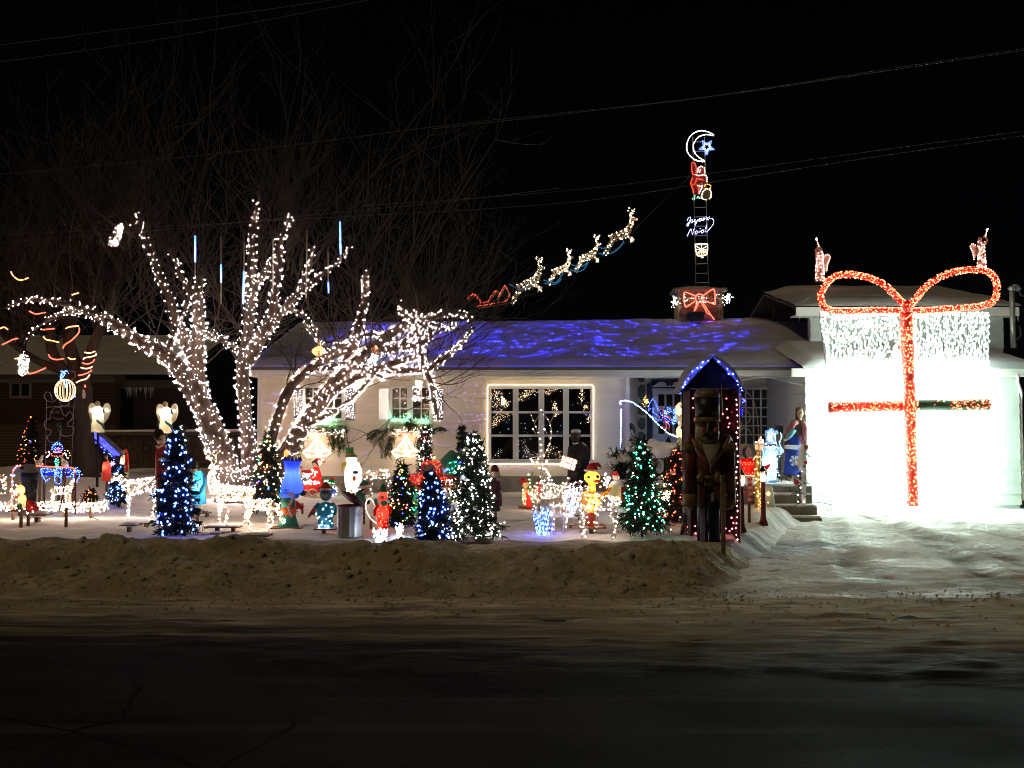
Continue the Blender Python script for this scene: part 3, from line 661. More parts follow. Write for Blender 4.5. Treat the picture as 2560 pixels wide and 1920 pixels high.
LIMBS = [
 ('lowest left limb reaching out over the neighbouring yard', [(510, 1080, 40, 0), (462, 930, 34, -.2), (415, 840, 30, -.4), (368, 775, 26, -.5), (300, 735, 20, -.6), (235, 695, 17, -.8), (175, 668, 13, -1), (120, 652, 8, -1.2), (60, 648, 5, -1.4), (10, 666, 3, -1.5)], 1),
 ('drooping twig of the lowest left limb', [(178, 668, 9, -1), (130, 680, 6, -1.1), (95, 697, 5, -1.2), (68, 718, 4, -1.2), (60, 735, 3, -1.2)], .7),
 ('upright trunk fork left of the centre stem', [(505, 1070, 36, .3), (440, 890, 28, .2), (424, 780, 26, .2), (430, 710, 22, .2), (426, 650, 19, .1), (432, 598, 12, 0)], 1),
 ('tall thin limb at the upper left', [(428, 790, 24, .4), (390, 715, 18, .6), (366, 645, 14, .7), (342, 590, 11, .8), (318, 530, 8, .9), (303, 490, 6, 1), (296, 460, 4, 1)], .8),
 ('short side branch beside the upper left limb', [(425, 650, 10, .2), (398, 612, 7, .3), (378, 565, 6, .3), (360, 533, 4, .4)], .5),
 ('centre stem rising straight to the top', [(545, 1075, 34, .2), (535, 950, 22, .3), (528, 860, 21, .3), (524, 795, 21, .3), (533, 735, 19, .2), (540, 680, 17, .1), (541, 620, 14, 0), (543, 545, 12, 0), (549, 480, 9, 0), (558, 428, 4, 0)], .85),
 ('branch that leans right of the centre stem', [(535, 780, 22, .1), (585, 690, 18, -.2), (592, 640, 13, -.3), (603, 570, 11, -.3), (606, 525, 9, -.4), (622, 478, 6, -.4), (628, 464, 4, -.4)], .9),
 ('short bright fork between the two tall stems', [(541, 640, 9, 0), (560, 605, 9, -.1), (580, 580, 9, -.2), (592, 555, 6, -.2)], 1.6),
 ('branch bending out to the right towards the blue tube', [(575, 720, 17, -.1), (610, 672, 15, -.3), (645, 635, 12, -.4), (690, 597, 8, -.5), (728, 568, 5, -.6), (757, 534, 3, -.7)], .75),
 ('upright shoot above the right bending branch', [(648, 632, 10, -.4), (665, 585, 10, -.5), (674, 545, 8, -.5), (680, 530, 5, -.5)], 1),
 ('arching branch that drops towards the roof', [(600, 668, 10, -.3), (640, 672, 8, -.4), (668, 700, 7, -.5), (690, 735, 6, -.6), (706, 758, 4, -.6)], .8),
 ('snow topped limb running up past the left window', [(560, 1060, 34, -.2), (585, 950, 20, -.5), (620, 850, 17, -.7), (665, 800, 15, -.8), (720, 768, 13, -.9), (770, 752, 11, -1), (830, 765, 9, -1)], .45),
 ('thick right limb crossing the left window', [(575, 1060, 42, -.4), (630, 960, 30, -.8), (690, 870, 27, -1.0), (750, 800, 23, -1.2), (810, 750, 20, -1.3), (860, 710, 16, -1.3), (920, 690, 12, -1.3), (980, 676, 9, -1.3), (1022, 690, 5, -1.3)], .9),
 ('rising branch above the left window', [(735, 815, 18, -1.1), (765, 740, 15, -1.1), (778, 690, 13, -1.1), (790, 640, 11, -1), (786, 610, 8, -1), (795, 588, 4, -1)], .8),
 ('long low branch along the eave', [(760, 795, 16, -1.2), (830, 800, 10, -1.4), (890, 800, 9, -1.5), (930, 795, 9, -1.5), (975, 762, 8, -1.5), (1000, 735, 6, -1.5), (1024, 708, 4, -1.5)], 1),
 ('tangle of branches above the right window', [(800, 760, 14, -1.3), (860, 750, 12, -1.5), (905, 745, 10, -1.6), (930, 715, 8, -1.6), (885, 690, 8, -1.5), (860, 660, 6, -1.5)], 1.2),
 ('branch hanging down beside the right shutter', [(905, 745, 9, -1.6), (915, 790, 9, -1.6), (932, 830, 8, -1.6), (938, 870, 8, -1.6), (948, 908, 5, -1.5)], 1.1),
 ('inner spray of twigs on the thick right limb', [(700, 860, 14, -1.2), (770, 815, 12, -1.4), (850, 785, 10, -1.5), (900, 770, 9, -1.5)], 1.1),
 ('short crossing branch low in the right tangle', [(690, 800, 8, -1.2), (740, 786, 7, -1.4), (790, 800, 7, -1.5), (835, 818, 4, -1.5)], 1.3),
 ('upper crossing branch in the right tangle', [(690, 775, 8, -1.1), (750, 742, 7, -1.2), (800, 722, 6, -1.2), (845, 735, 4, -1.2)], 1.3),
 ('upright spur above the hanging branch', [(915, 800, 8, -1.6), (908, 750, 8, -1.6), (900, 700, 6, -1.6), (893, 672, 4, -1.6)], 1.3),
 ('curling branch above the eave at the right', [(850, 765, 7, -1.5), (885, 725, 6, -1.6), (930, 700, 5, -1.6), (960, 712, 4, -1.6), (985, 700, 3, -1.6)], 1.3),
 ('low curling branch in front of the left casement', [(640, 930, 10, -1), (690, 905, 8, -1.1), (735, 880, 7, -1.2), (780, 840, 6, -1.3), (815, 800, 5, -1.4)], 1.2),
 ('short branch at the left fork crown', [(425, 700, 9, .1), (450, 720, 8, 0), (490, 740, 8, 0), (525, 760, 7, 0)], 1.1),
 ('small fork between the left limbs', [(360, 770, 9, -.4), (372, 730, 8, -.4), (392, 690, 7, -.3), (402, 655, 4, -.3)], 1.1),
]
LP = []
for desc, pts, dens in LIMBS:
    Q, RR = limb_pts(pts); LP.append((desc, Q, RR, dens))
    m = MB(); RRn = [r * (1 + .14 * nz(q.x * 3, q.z * 3, q.y)) for q, r in zip(Q, RR)]
    m.tube([q - TO for q in Q], RRn, 10); m.build('trunk' if RR[0] > .28 else 'limb', bark, tree, True)
m = MB(); # root flare
m.lathe([(.95, -.25), (.78, .0), (.58, .2), (.42, .4)], (0.0, 0, 0), 14, .8); m.build('root_flare', bark, tree, True)
# snow lying along the upper side of the big right limbs
m = MB()
for k in (11, 12):
    Q, RR = LP[k][1], LP[k][2]
    for i in range(6, len(Q) - 8):
        if nz(i * .5, k * 3.1) > -.1:
            q = Q[i].lerp(Q[i + 1], .5) - TO; d = (Q[i + 1] - Q[i]); a = math.atan2(d.z, d.x)
            m.ell(q + Vector((-math.sin(a), 0, math.cos(a))) * RR[i] * .92 + Vector((0, -.03, 0)), (d.length * .75, RR[i] * .55, .035 + RR[i] * .12), 8, 5, Matrix.Rotation(-a, 3, 'Y'))
m.build('limb_snow', SNOWO, tree, True, 'stuff')
# bare crown: fine upright shoots
def grow(m, p, d, L, r, lev, budget):
    n = 5; P = [p.copy()]; dd = d.normalized()
    for i in range(n):
        dd = (dd + Vector((rnd.gauss(0, .16), rnd.gauss(0, .16), rnd.gauss(.06, .12)))).normalized(); P.append(P[-1] + dd * L / n)
    m.tube(P, [lerp(r, r * .45, i / n) for i in range(n + 1)], 3, cap=False)
    if lev > 0:
        for _ in range(budget):
            i = rnd.randint(1, n); nd = (dd + Vector((rnd.gauss(0, .75), rnd.gauss(0, .6), rnd.gauss(.25, .45)))).normalized()
            grow(m, P[i], nd, L * rnd.uniform(.45, .8), max(.0032, r * .5), lev - 1, budget)
m = MB()
for desc, Q, RR, dens in LP:
    n = len(Q)
    for i in range(n // 3, n, 2):
        if Q[i].z < 2.2: continue
        up = (Q[min(n - 1, i + 1)] - Q[i - 1]).normalized()
        for _ in range(2 if i < n - 2 else 3):
            d = up * .5 + Vector((rnd.gauss(0, .55), rnd.gauss(.1, .5), rnd.uniform(.0, 1.0)))
            grow(m, Q[i], d, rnd.uniform(.8, 1.9), min(.016, RR[i] * .3), 2, 3)
for i in range(60):   # tall outer crown, well above the lights
    p = at(rnd.uniform(120, 1180), rnd.uniform(470, 760), TY + rnd.uniform(0, 3)); d = Vector(((p.x - tb.x) * .16 + rnd.gauss(0, .25), rnd.gauss(0, .2), 1))
    grow(m, p - d * .5, d, rnd.uniform(1.6, 3.2), .022, 2, 4)
m.v = [tuple(Vector(v) - TO) for v in m.v]; m.build('crown', twigm, tree, False, 'stuff')

# strings of white mini lights, one string for each limb
def wrap(Q, RR, dens, pitch=.15, start=0, out=.010):
    """cord wound as a helix; lamps loosely along it, about as many as the bark area takes"""
    pts = []; cord = []; ang = rnd.uniform(0, 6)
    for i in range(start, len(Q) - 1):
        a, b = Q[i], Q[i + 1]; L = (b - a).length
        if L < 1e-4: continue
        d = (b - a) / L; u = d.cross(Vector((0, 1, 0)))
        if u.length < .1: u = d.cross(Vector((1, 0, 0)))
        u.normalize(); v = d.cross(u); r = (RR[i] + RR[i + 1]) / 2; k = max(2, int(L / .02)); a0 = ang
        for j in range(k):
            ang = a0 + 2 * math.pi * L * (j + 1) / k / pitch; cord.append(a.lerp(b, (j + .5) / k) + (u * math.cos(ang) + v * math.sin(ang)) * (r + .006))
        n = L * (2 * math.pi * r * 115 + 26) * dens; n = int(n) + (rnd.random() < n % 1)
        for _ in range(n):
            t = rnd.random(); aa = round((a0 + 2 * math.pi * L * t / pitch + rnd.gauss(0, .35)), 3) if r > .05 else rnd.uniform(0, 6.28); rr = r + out + abs(rnd.gauss(0, .022)); pts.append(a.lerp(b, t) + (u * math.cos(aa) + v * math.sin(aa)) * rr + d * rnd.gauss(0, .02))
    return pts, cord
def light_string(label, pts, cord, mat, r, group=None, name='light_string', e=1.15):
    o0 = pts[0]; o = bpy.data.objects.new(name, None); COL.objects.link(o); o.location = o0; tagit(o, label, 'light string', group)
    m = MB()
    for p in pts: m.octa(p - o0, r * rnd.uniform(.7, 1.25), e)
    m.build('bulbs', mat, o, False, 'stuff')
    if cord and len(cord) > 2:
        m = MB(); m.tube([c - o0 for c in cord[::3]], .004, 3, cap=False); m.build('cord', CORD, o)
    return o
GRP = 'white light strings wrapped round the big tree'
for k, (desc, Q, RR, dens) in enumerate(LP):
    pts, cord = wrap(Q, RR, dens, start=1 if RR[0] > .24 else 0)
    # thin ends carry a looser string
    pts = [p for p in pts if p.z > gz(p.x, p.y) + .05]
    light_string('white mini lights wrapped on the ' + desc, pts, cord, B_TREE, .0056, GRP)
pts = []
for _ in range(230):
    z = rnd.uniform(.05, .7); a = rnd.uniform(3.3, 6.1); r = lerp(.74, .52, min(1, z / .9)); q = Vector((TO[0] + r * math.cos(a), TO[1] + r * math.sin(a) * .85 - .1, TO[2] + z)); pts.append(q)
light_string('white mini lights wound round the foot of the big tree trunk', pts, None, B_TREE, .0056, GRP)
# loose bundles hanging from the tree
def hang_bundle(label, c, x0, y0, x1, y1, Y, n, w, mat=B_TREE, r=.0052):
    a, b = ac(c, x0, y0, Y), ac(c, x1, y1, Y); pts = []; cord = []
    for i in range(n):
        t = rnd.random(); p = a.lerp(b, t); pts.append(p + Vector((rnd.gauss(0, w), rnd.gauss(0, w), 0)))
    for i in range(40): cord.append(a.lerp(b, i / 39) + Vector((w * math.sin(i * 1.3), w * math.cos(i * 1.3), 0)))
    return light_string(label, pts, cord, mat, r, GRP)
hang_bundle('dense hanging bundle of white lights at the far left edge', 'D', 52, 760, 50, 812, 18.8, 75, .045)
hang_bundle('short bent bundle of white lights floating high at the left', 'D', 262, 484, 244, 532, 20.6, 70, .05)
hang_bundle('short dense bundle of white lights hanging in front of the right casement', 'D', 905, 822, 900, 868, 18.4, 46, .04)

# lamp balls and red rope tangle caught in the branches over the roof
def tangle(name, label, cat, c, x, y, rx, ry, Y, mat, n, r, cage=WIRE):
    t = T(name, label, cat, c, x, y, Y); pts = []
    for _ in range(n):
        u = Vector((rnd.gauss(0, 1), rnd.gauss(0, 1), rnd.gauss(0, 1))).normalized(); pts.append((u.x * t.k * rx, u.y * t.k * rx * .8, u.z * t.k * ry))
    q = t.p('cage', cage)
    for j in range(5):
        a = j * math.pi / 5; q.tube([(t.k * rx * math.cos(s) * math.cos(a), t.k * rx * .8 * math.cos(s) * math.sin(a), t.k * ry * math.sin(s)) for s in [i * math.pi / 7 for i in range(14)]], .004, 3, True)
    q.tube([(0, 0, t.k * ry), (.02, 0, t.k * ry + .25)], .004, 3)
    t.bulbs('bulbs', mat, pts, r); return t.end()
tangle('light_ball', 'glowing orange light ball caught on the snow topped limb', 'light ball', 'd7', 725, 360, 55, 40, 18.9, B_ORNG, 60, .016)
tangle('light_ball', 'white glaring light ball under an orange shade among the branches', 'light ball', 'd7', 1225, 435, 42, 38, 18.6, B_COOL, 40, .018)
t = T('orange_ornament', 'plain orange lantern shade just above the white light ball', 'ornament', 'd7', 1240, 372, 18.6); q = t.p('shade', SHELL('shade_orange', (.85, .28, .08))); q.Lt(1240, [(8, 305), (22, 315), (34, 345), (30, 372), (22, 378)], 0); q = t.p('bulb', B_INS); q.E(1240, 350, 8, 8); t.end()
t = T('orange_ornament', 'small orange lantern hanging low beside the blue inflatable', 'ornament', 'f4', 1118, 1245, 19.0); q = t.p('shade', SHELL('shade_orange')); q.Lt(1118, [(4, 1160), (22, 1180), (34, 1205), (24, 1240), (8, 1252)], 0); q = t.p('bulb', B_INS); q.E(1118, 1205, 9, 9); q = t.p('hook', CORD); q.Tb([(1118, 1165), (1118, 1110)], 2, 4); t.end()

# falling meteor tubes
tubem = M('clear_tube', (.30, .27, .20), .3)
for lab, x, y0, y1, l0, l1 in (('left most meteor tube, glowing blue along its upper part', 488, 588, 690, 588, 655), ('meteor tube glowing blue white at its middle, second from the left', 553, 590, 760, 660, 706),
      ('meteor tube glowing blue along its lower half beside the centre stem', 608, 605, 760, 678, 760), ('unlit meteor tube in front of the leaning branch', 682, 598, 735, 0, 0), ('tall unlit meteor tube beside the upright shoot', 765, 574, 745, 0, 0),
      ('meteor tube with only its lowest end glowing blue', 821, 627, 733, 705, 733), ('brightest blue meteor tube at the upper right of the tree', 852, 553, 652, 553, 636)):
    t = T('meteor_light', lab, 'meteor light', 'full', x, y1, 18.9, 'falling meteor light tubes in the tree'); q = t.p('tube', tubem); sl = (852 - x) * 0 + rnd.uniform(-2, 3)
    q.Tb([(x - sl, y0), (x, y1)], 1.7, 6); q = t.p('cap', DARKM); q.Tb([(x - sl, y0 - 4), (x - sl, y0)], 2.0, 6); q = t.p('hook', CORD); q.Tb([(x - sl, y0 - 4), (x - sl + 2, y0 - 24)], .5, 4)
    if l1:
        n = 5
        for i in range(n):
            u = (i + .5) / n; br = 1 - abs(u - .65) * 1.1; q = t.p('lit_section', glow('meteor_%d' % i, (.06 + .12 * br, .16 + .22 * br, 1), .8 + 3.2 * max(0, br)), smooth=False)
            ya, yb = lerp(l0, l1, i / n), lerp(l0, l1, (i + 1) / n); xa, xb = (lerp(x - sl, x, (v - y0) / (y1 - y0)) for v in (ya, yb)); q.Tb([(xa, ya + .2, -.002), (xb, yb - .2, -.002)], 2.1, 6)
    t.end()

# ---------------------------------------------------------------- dark tree at the left with red rope spirals
LY = 22.6
lb = ground_hit(245, 1192); LY = lb.y
dt = bpy.data.objects.new('tree', None); COL.objects.link(dt); dt.location = lb
tagit(dt, 'dark thick trunked tree at the left wound with red and orange rope light', 'tree')
barkd = M('dark_bark', (.055, .042, .034), .9, var=.3, vs=9, bump=.8, bs=14, stretch=(1, 1, .3))
m = MB(); LF = {}
for nm, pts in {'main': [(222, 1203, 33), (215, 1140, 23), (212, 1060, 21), (207, 965, 24)], 'right': [(210, 990, 20), (211, 940, 15), (226, 885, 14), (250, 822, 12), (285, 740, 10), (300, 640, 7)], 'mid': [(205, 980, 20), (184, 900, 17), (172, 845, 14), (180, 790, 11), (150, 650, 7)],
                'left': [(203, 985, 20), (150, 915, 15), (128, 870, 13), (125, 820, 11), (90, 700, 7)], 'far': [(150, 925, 11), (100, 905, 9), (60, 880, 8), (20, 850, 7), (-40, 780, 5)]}.items():
    P = [at(x, y, LY + (0 if nm in ('main', 'right') else .2)) for x, y, r in pts]; rr = [r * LY / F for x, y, r in pts]; Q = smooth_line(P, 4); RR = []
    for i in range(len(P) - 1): RR += [lerp(rr[i], rr[i + 1], j / 4) for j in range(4)]
    RR.append(rr[-1]); LF[nm] = (Q, RR); mm = MB(); mm.tube([q - lb for q in Q], RR, 10); mm.build('trunk' if nm == 'main' else 'limb', barkd, dt, True)
    if nm != 'main':
        for i in range(len(Q) // 2, len(Q)):
            for _ in range(3): grow(m, Q[i], Vector((rnd.gauss(0, .5), rnd.gauss(0, .4), 1)), rnd.uniform(1.2, 2.8), .03, 2, 4)
m.v = [tuple(Vector(v) - lb) for v in m.v]; m.build('crown', twigm, dt, False, 'stuff')
ropes = [('right', 'e6', [((1120, 5), (1180, 15), (1250, -8)), ((1100, 100), (1112, 78), (1200, 62), (1262, 42), (1266, 20)), ((1085, 145), (1150, 158), (1215, 135), (1245, 98)), ((1068, 205), (1120, 218), (1180, 212), (1213, 192)), ((1032, 308), (1100, 295), (1180, 262), (1203, 238)), ((1005, 403), (1060, 375), (1140, 350), (1180, 300))], 'red and cream rope light coiled up the right fork of the dark tree'),
         ('left', 'c1', [((570, 1180), (600, 1165), (680, 1158)), ((685, 1175), (680, 1215), (620, 1280), (560, 1320), (545, 1350)), ((375, 1250), (400, 1275), (450, 1285), (510, 1300)), ((420, 1405), (440, 1435), (490, 1448), (552, 1440)), ((590, 1432), (620, 1446), (650, 1440))], 'orange rope light looped round the middle forks of the dark tree'),
         ('far', 'c1', [((20, 1318), (60, 1300), (110, 1275), (155, 1265)), ((130, 1440), (160, 1435), (200, 1420)), ((250, 1572), (300, 1560), (350, 1540), (395, 1520)), ((0, 1180), (35, 1168), (68, 1188)), ((370, 1190), (420, 1185), (470, 1180))], 'orange rope light on the outer left branches of the dark tree'),
         ('far', 'c1', [((95, 690), (120, 730), (175, 762), (245, 742)), ((255, 1030), (300, 1052), (345, 1050), (395, 1040)), ((620, 890), (650, 880), (680, 872))], 'short red rope lights high among the twigs at the left edge')]
for i, (b_, c, segs, lab) in enumerate(ropes):
    p0 = ac(c, *segs[0][0], LY - .6); o = bpy.data.objects.new('rope_light', None); COL.objects.link(o); o.location = p0; tagit(o, lab, 'rope light', 'rope lights on the dark tree')
    for j, s_ in enumerate(segs):
        mm = MB(); n = len(s_); mm.tube([q - p0 for q in smooth_line([ac(c, x, y, LY - .55 - .12 * math.sin(math.pi * k / (n - 1))) for k, (x, y) in enumerate(s_)], 5)], .013, 6)
        mm.build('rope', (R_ORNG if (i + j) % 2 else R_RED) if i else (R_RED if j in (2, 4) else glow('rope_light_amber', (1, .5, .22), 2.4)), o, True)

# ---------------------------------------------------------------- overhead lines
wirem = M('overhead_wire', (.05, .046, .04), .7)
def cable(label, pts, r=.009):
    P = [at(x, y, Y) for x, y, Y in pts]; Q = smooth_line(P, 8); m = MB(); m.tube([q - P[0] for q in Q], r, 5); o = m.build('power_line', wirem, None, True, loc=P[0]); tagit(o, label, 'power line', 'power lines crossing the night sky')
cable('thickest overhead line rising across the sky to the right', [(-40, 440, 16), (600, 378, 16), (1100, 315, 16), (1400, 282, 16), (1740, 245, 16), (2200, 175, 16), (2620, 112, 16)], .0045)
cable('second twisted overhead line just under the thickest one', [(1080, 322, 16.05), (1400, 286, 16.05), (1800, 238, 16.05), (2180, 182, 16.05), (2620, 116, 16.05)], .006)
cable('thin upper line of the pair that passes the rooftop star', [(900, 515, 17), (1400, 478, 17), (1800, 430, 17), (2200, 375, 17), (2620, 320, 17)], .0045)
cable('thin lower line of the pair that passes the rooftop star', [(-40, 590, 17.2), (800, 545, 17.2), (1400, 508, 17.2), (1800, 452, 17.2), (2200, 390, 17.2), (2620, 330, 17.2)], .0045)
cable('faint line at the top left corner, upper', [(-40, 118, 15), (400, 60, 15), (760, 10, 15), (1000, -30, 15)], .0045)
cable('faint line at the top left corner, lower', [(-40, 160, 15), (400, 98, 15), (860, 12, 15), (1000, -20, 15)], .0045)
cable('line sagging through the middle of the tree crown', [(-40, 610, 17.6), (400, 575, 17.6), (760, 540, 17.6), (1150, 500, 17.6), (1400, 470, 17.6)], .0045)

# ---------------------------------------------------------------- wire deer
def deer(t, H, pose, wire, bulb, nb, r=.010, flip=False, wr=.004, antlers=True, nose=None, body_n=1.0):
    """unit deer facing -x, hooves at z=0, back at about .7; drawn as wire hoops, scaled by H"""
    P = dict(rump=(.30, 0, .64), chest=(-.24, 0, .66), neck=(-.36, 0, .86), head=(-.42, 0, 1.02), muzzle=(-.60, 0, .96), lf=[(-.25, .07, .52), (-.27, .07, .28), (-.26, .07, 0)], rf=[(-.22, -.07, .52), (-.20, -.07, .28), (-.22, -.07, 0)],
             lh=[(.28, .07, .52), (.35, .07, .30), (.30, .07, 0)], rh=[(.26, -.07, .52), (.31, -.07, .30), (.25, -.07, 0)], tail=(.42, 0, .66), ab=.9)
    P.update(pose); sg = -1 if flip else 1; tr = lambda p: Vector((p[0] * sg, p[1], p[2])) * H
    segs = [(P['rump'], P['chest'], .125, .145), (P['chest'], P['neck'], .105, .065), (P['neck'], P['head'], .062, .055), (P['head'], P['muzzle'], .06, .03)]
    for k in ('lf', 'rf', 'lh', 'rh'):
        a, b, c = P[k]; segs += [(a, b, .05 if 'h' in k else .04, .024), (b, c, .024, .016)]
    segs.append((P['rump'], P['tail'], .05, .02))
    nb *= .62; body = MB(); legs = [MB() for _ in range(4)]; pts = []; area = []
    for i, (a, b, r0, r1) in enumerate(segs):
        a, b = tr(a), tr(b); d = b - a; L = d.length; d.normalize(); u = d.cross(Vector((0, 1, 0))); u = u.normalized() if u.length > .1 else Vector((1, 0, 0)); v = d.cross(u); mm = legs[(i - 4) // 2] if 4 <= i < 12 else body
        r0 *= H; r1 *= H; nl = 6 if i < 2 else 4
        for j in range(nl):
            t_ = 2 * math.pi * j / nl; o = u * math.cos(t_) + v * math.sin(t_); bul = .02 * H if i == 0 else 0
            mm.tube([a + o * r0, a.lerp(b, .5) + o * ((r0 + r1) / 2 - bul), b + o * r1], wr, 3, cap=False)
        for j in range(int(L / (.11 * H)) + 2):
            q = j / (int(L / (.11 * H)) + 1); rr = lerp(r0, r1, q); mm.tube([a.lerp(b, q) + (u * math.cos(s) + v * math.sin(s)) * rr for s in [k * math.pi / 4 for k in range(8)]], wr, 3, True)
        area.append((L * (r0 + r1), a, b, r0, r1, u, v))
    tot = sum(x[0] for x in area)
    for A, a, b, r0, r1, u, v in area:
        for _ in range(max(2, round(nb * A / tot))):
            q = rnd.random(); s = rnd.uniform(0, 6.283); pts.append(a.lerp(b, q) + (u * math.cos(s) + v * math.sin(s)) * lerp(r0, r1, q) * 1.02)
    hd = tr(P['head']); am = MB()
    if antlers:
        for s in (-1, 1):
            base = hd + Vector((0, .03 * s, .05)) * H; k = P['ab']
            A = [base, base + Vector((.05 * sg, .10 * s, .16 * k)) * H, base + Vector((.0, .17 * s, .34 * k)) * H, base + Vector((-.10 * sg, .12 * s, .46 * k)) * H]; am.tube(smooth_line(A, 3), wr * 1.5, 4)
            B_ = [A[1], A[1] + Vector((-.10 * sg, .02 * s, .12 * k)) * H]; C_ = [A[2], A[2] + Vector((.10 * sg, .0, .14 * k)) * H]; am.tube(B_, wr * 1.3, 4); am.tube(C_, wr * 1.3, 4)
            pts += along(smooth_line(A, 3), .085 * H) + [B_[1], C_[1]]
    m = t.p('body', wire, smooth=False); m.v, m.f, m.n = body.v, body.f, body.n
    for lg in legs: m = t.p('leg', wire, smooth=False); m.v, m.f, m.n = lg.v, lg.f, lg.n
    if antlers: m = t.p('antlers', wire, smooth=False); m.v, m.f, m.n = am.v, am.f, am.n
    t.bulbs('bulbs', bulb, [tuple(p) for p in pts], r)
    if nose: t.bulbs('nose', nose, [tuple(tr(P['muzzle']))], .03, jit=0)
def mv(P, dx=0, dz=0): return [(x + dx, y, z + dz) for x, y, z in P]
leap = dict(rump=(.26, 0, .50), chest=(-.22, 0, .70), neck=(-.34, 0, .98), head=(-.36, 0, 1.12), muzzle=(-.52, 0, 1.12), lf=[(-.25, .07, .58), (-.42, .07, .52), (-.40, .07, .40)], rf=[(-.22, -.07, .58), (-.36, -.07, .46), (-.30, -.07, .36)],
            lh=[(.28, .07, .42), (.44, .07, .22), (.52, .07, .02)], rh=[(.24, -.07, .42), (.36, -.07, .18), (.46, -.07, -.04)], tail=(.36, 0, .60), ab=.55)
FY = 22.5
def flying(lab, x0, y0, x1, y1, nose=None, nb=85):
    t = T('reindeer_light', lab, 'light reindeer', 'd6', (x0 + x1) / 2, y1, FY, 'wire reindeer flying above the roof'); Hh = (y1 - y0) * t.k / 1.32
    deer(t, Hh, leap, WIRE, B_WARM, nb, .0115, True, nose=nose); t.end()
    return t
fl = [flying('leading flying reindeer with red nose, highest of the team', 1465, 175, 1655, 540, B_RED, 80), flying('second flying reindeer, just behind the leader', 1168, 400, 1390, 690), flying('third flying reindeer of the rising team', 930, 520, 1155, 800), flying('lowest flying reindeer, nearest the red sleigh', 620, 595, 900, 968)]
t = T('sleigh_light', 'dim red outline sleigh behind the flying reindeer among bare twigs', 'light sleigh', 'd6', 430, 980, FY)
sl_pts = [(240, 920), (290, 880), (335, 900), (345, 960), (420, 945), (440, 900), (480, 850), (520, 870), (500, 915), (560, 800), (605, 880), (570, 945), (400, 975), (320, 990)]
q = t.p('frame', WIRE, smooth=False); q.Tb([(x, y, 0) for x, y in sl_pts], 2.2, 4); q.Tb([(x, y, .4) for x, y in sl_pts], 2.2, 4)
for x, y in sl_pts[::2]: q.Tb([(x, y, 0), (x, y, .4)], 2, 4)
t.bulbs('bulbs', glow('bulb_dim_red', (1, .07, .04), 6), along([t.L(x, y) for x, y in sl_pts], .045, .012) + along([t.L(240 + i * 8, 915 - 30 * math.sin(i * .3)) for i in range(12)], .03, .02), .010); t.end()
o = bpy.data.objects.new('reins', None); COL.objects.link(o); p0 = ac('d6', 620, 820, FY - .1); o.location = p0; tagit(o, 'thin blue rope light reins looping between the flying reindeer', 'rope light')
for s_ in ([(600, 795), (660, 830), (720, 835), (830, 765)], [(890, 760), (950, 775), (1000, 780), (1040, 740), (1060, 700)], [(900, 790), (1000, 795), (1050, 750)], [(1130, 625), (1200, 645), (1260, 625), (1290, 560)], [(1125, 670), (1180, 688), (1240, 670), (1280, 610)], [(1370, 480), (1420, 485), (1480, 460)], [(1370, 530), (1430, 538), (1500, 520), (1560, 470), (1590, 420)]):
    m = MB(); m.tube([q - p0 for q in smooth_line([ac('d6', x, y, FY - .1) for x, y in s_], 5)], .009, 5); m.build('rope', R_DIM, o, True)
cable('thin guy wire the flying reindeer hang from', [(1280, 745, 22.5), (1400, 690, 22.5), (1560, 610, 22.5), (1600, 560, 22.6), (1725, 440, 28)], .004)

# ---------------------------------------------------------------- rooftop ladder with moon, star, climbing figure, greeting and gift
KY = 28.3
alu = M('aluminium', (.30, .29, .25), .4, .7)
t = T('ladder', 'tall aluminium ladder standing upright on the stone chimney', 'ladder', 'c8', 352, 1265, KY)
for a_, b_ in ((290, 306), (382, 404)):
    q = t.p('rail', alu, smooth=False); q.Tb([(a_, 110), (b_, 1268)], 3.2, 4)
for i in range(17):
    y = 152 + i * 73.3; k = (y - 110) / 1158; q = t.p('rung', alu, smooth=False); q.Tb([(lerp(290, 306, k), y, -.01), (lerp(382, 404, k), y - 3, -.01)], 3, 5)
t.end()
MY = KY - .12
def outline(name, lab, cat, c, base, lines, Y=MY, r=.016, step=.052, back=None, jit=0, wm=None):
    t = T(name, lab, cat, c, *base, Y); q = t.p('frame', wm or DARKM, smooth=False)
    allb = {}
    for mat, pts in lines:
        P = [t.L(*p) for p in pts]; q.tube([(x, .012, z) for x, y, z in P], .006, 4); allb.setdefault(mat.name, []).extend(along(P, step, jit))
    for k, v in allb.items(): t.bulbs('bulbs', bpy.data.materials[k], [tuple(p) for p in v], r, jit=.1)
    return t
def arcp(cx, cy, rx, ry, a0, a1, n=24): return [(cx + rx * math.cos(R(lerp(a0, a1, i / n))), cy - ry * math.sin(R(lerp(a0, a1, i / n)))) for i in range(n + 1)]
moon = smooth_line([(685, 205, 0), (600, 160, 0), (520, 130, 0), (420, 118, 0), (320, 145, 0), (230, 205, 0), (165, 300, 0), (132, 420, 0), (145, 540, 0), (190, 620, 0), (270, 690, 0), (360, 728, 0), (430, 742, 0), (490, 742, 0)], 3) + smooth_line([(490, 742, 0), (440, 700, 0), (360, 645, 0), (300, 575, 0), (268, 480, 0), (270, 390, 0), (320, 295, 0), (390, 235, 0), (470, 205, 0), (570, 198, 0), (655, 220, 0), (685, 205, 0)], 3)
outline('moon_light', 'white outlined crescent moon at the top of the chimney ladder', 'light moon', 'e2', (380, 760), [(B_PURE, [(p.x, p.y) for p in moon])], step=.042, r=.0135).end()
star = []
for i in range(11):
    rr = 155 if i % 2 == 0 else 66; a_ = R(-90 + 36 * i - 2); star.append((530 + rr * math.cos(a_), 450 - rr * math.sin(a_)))
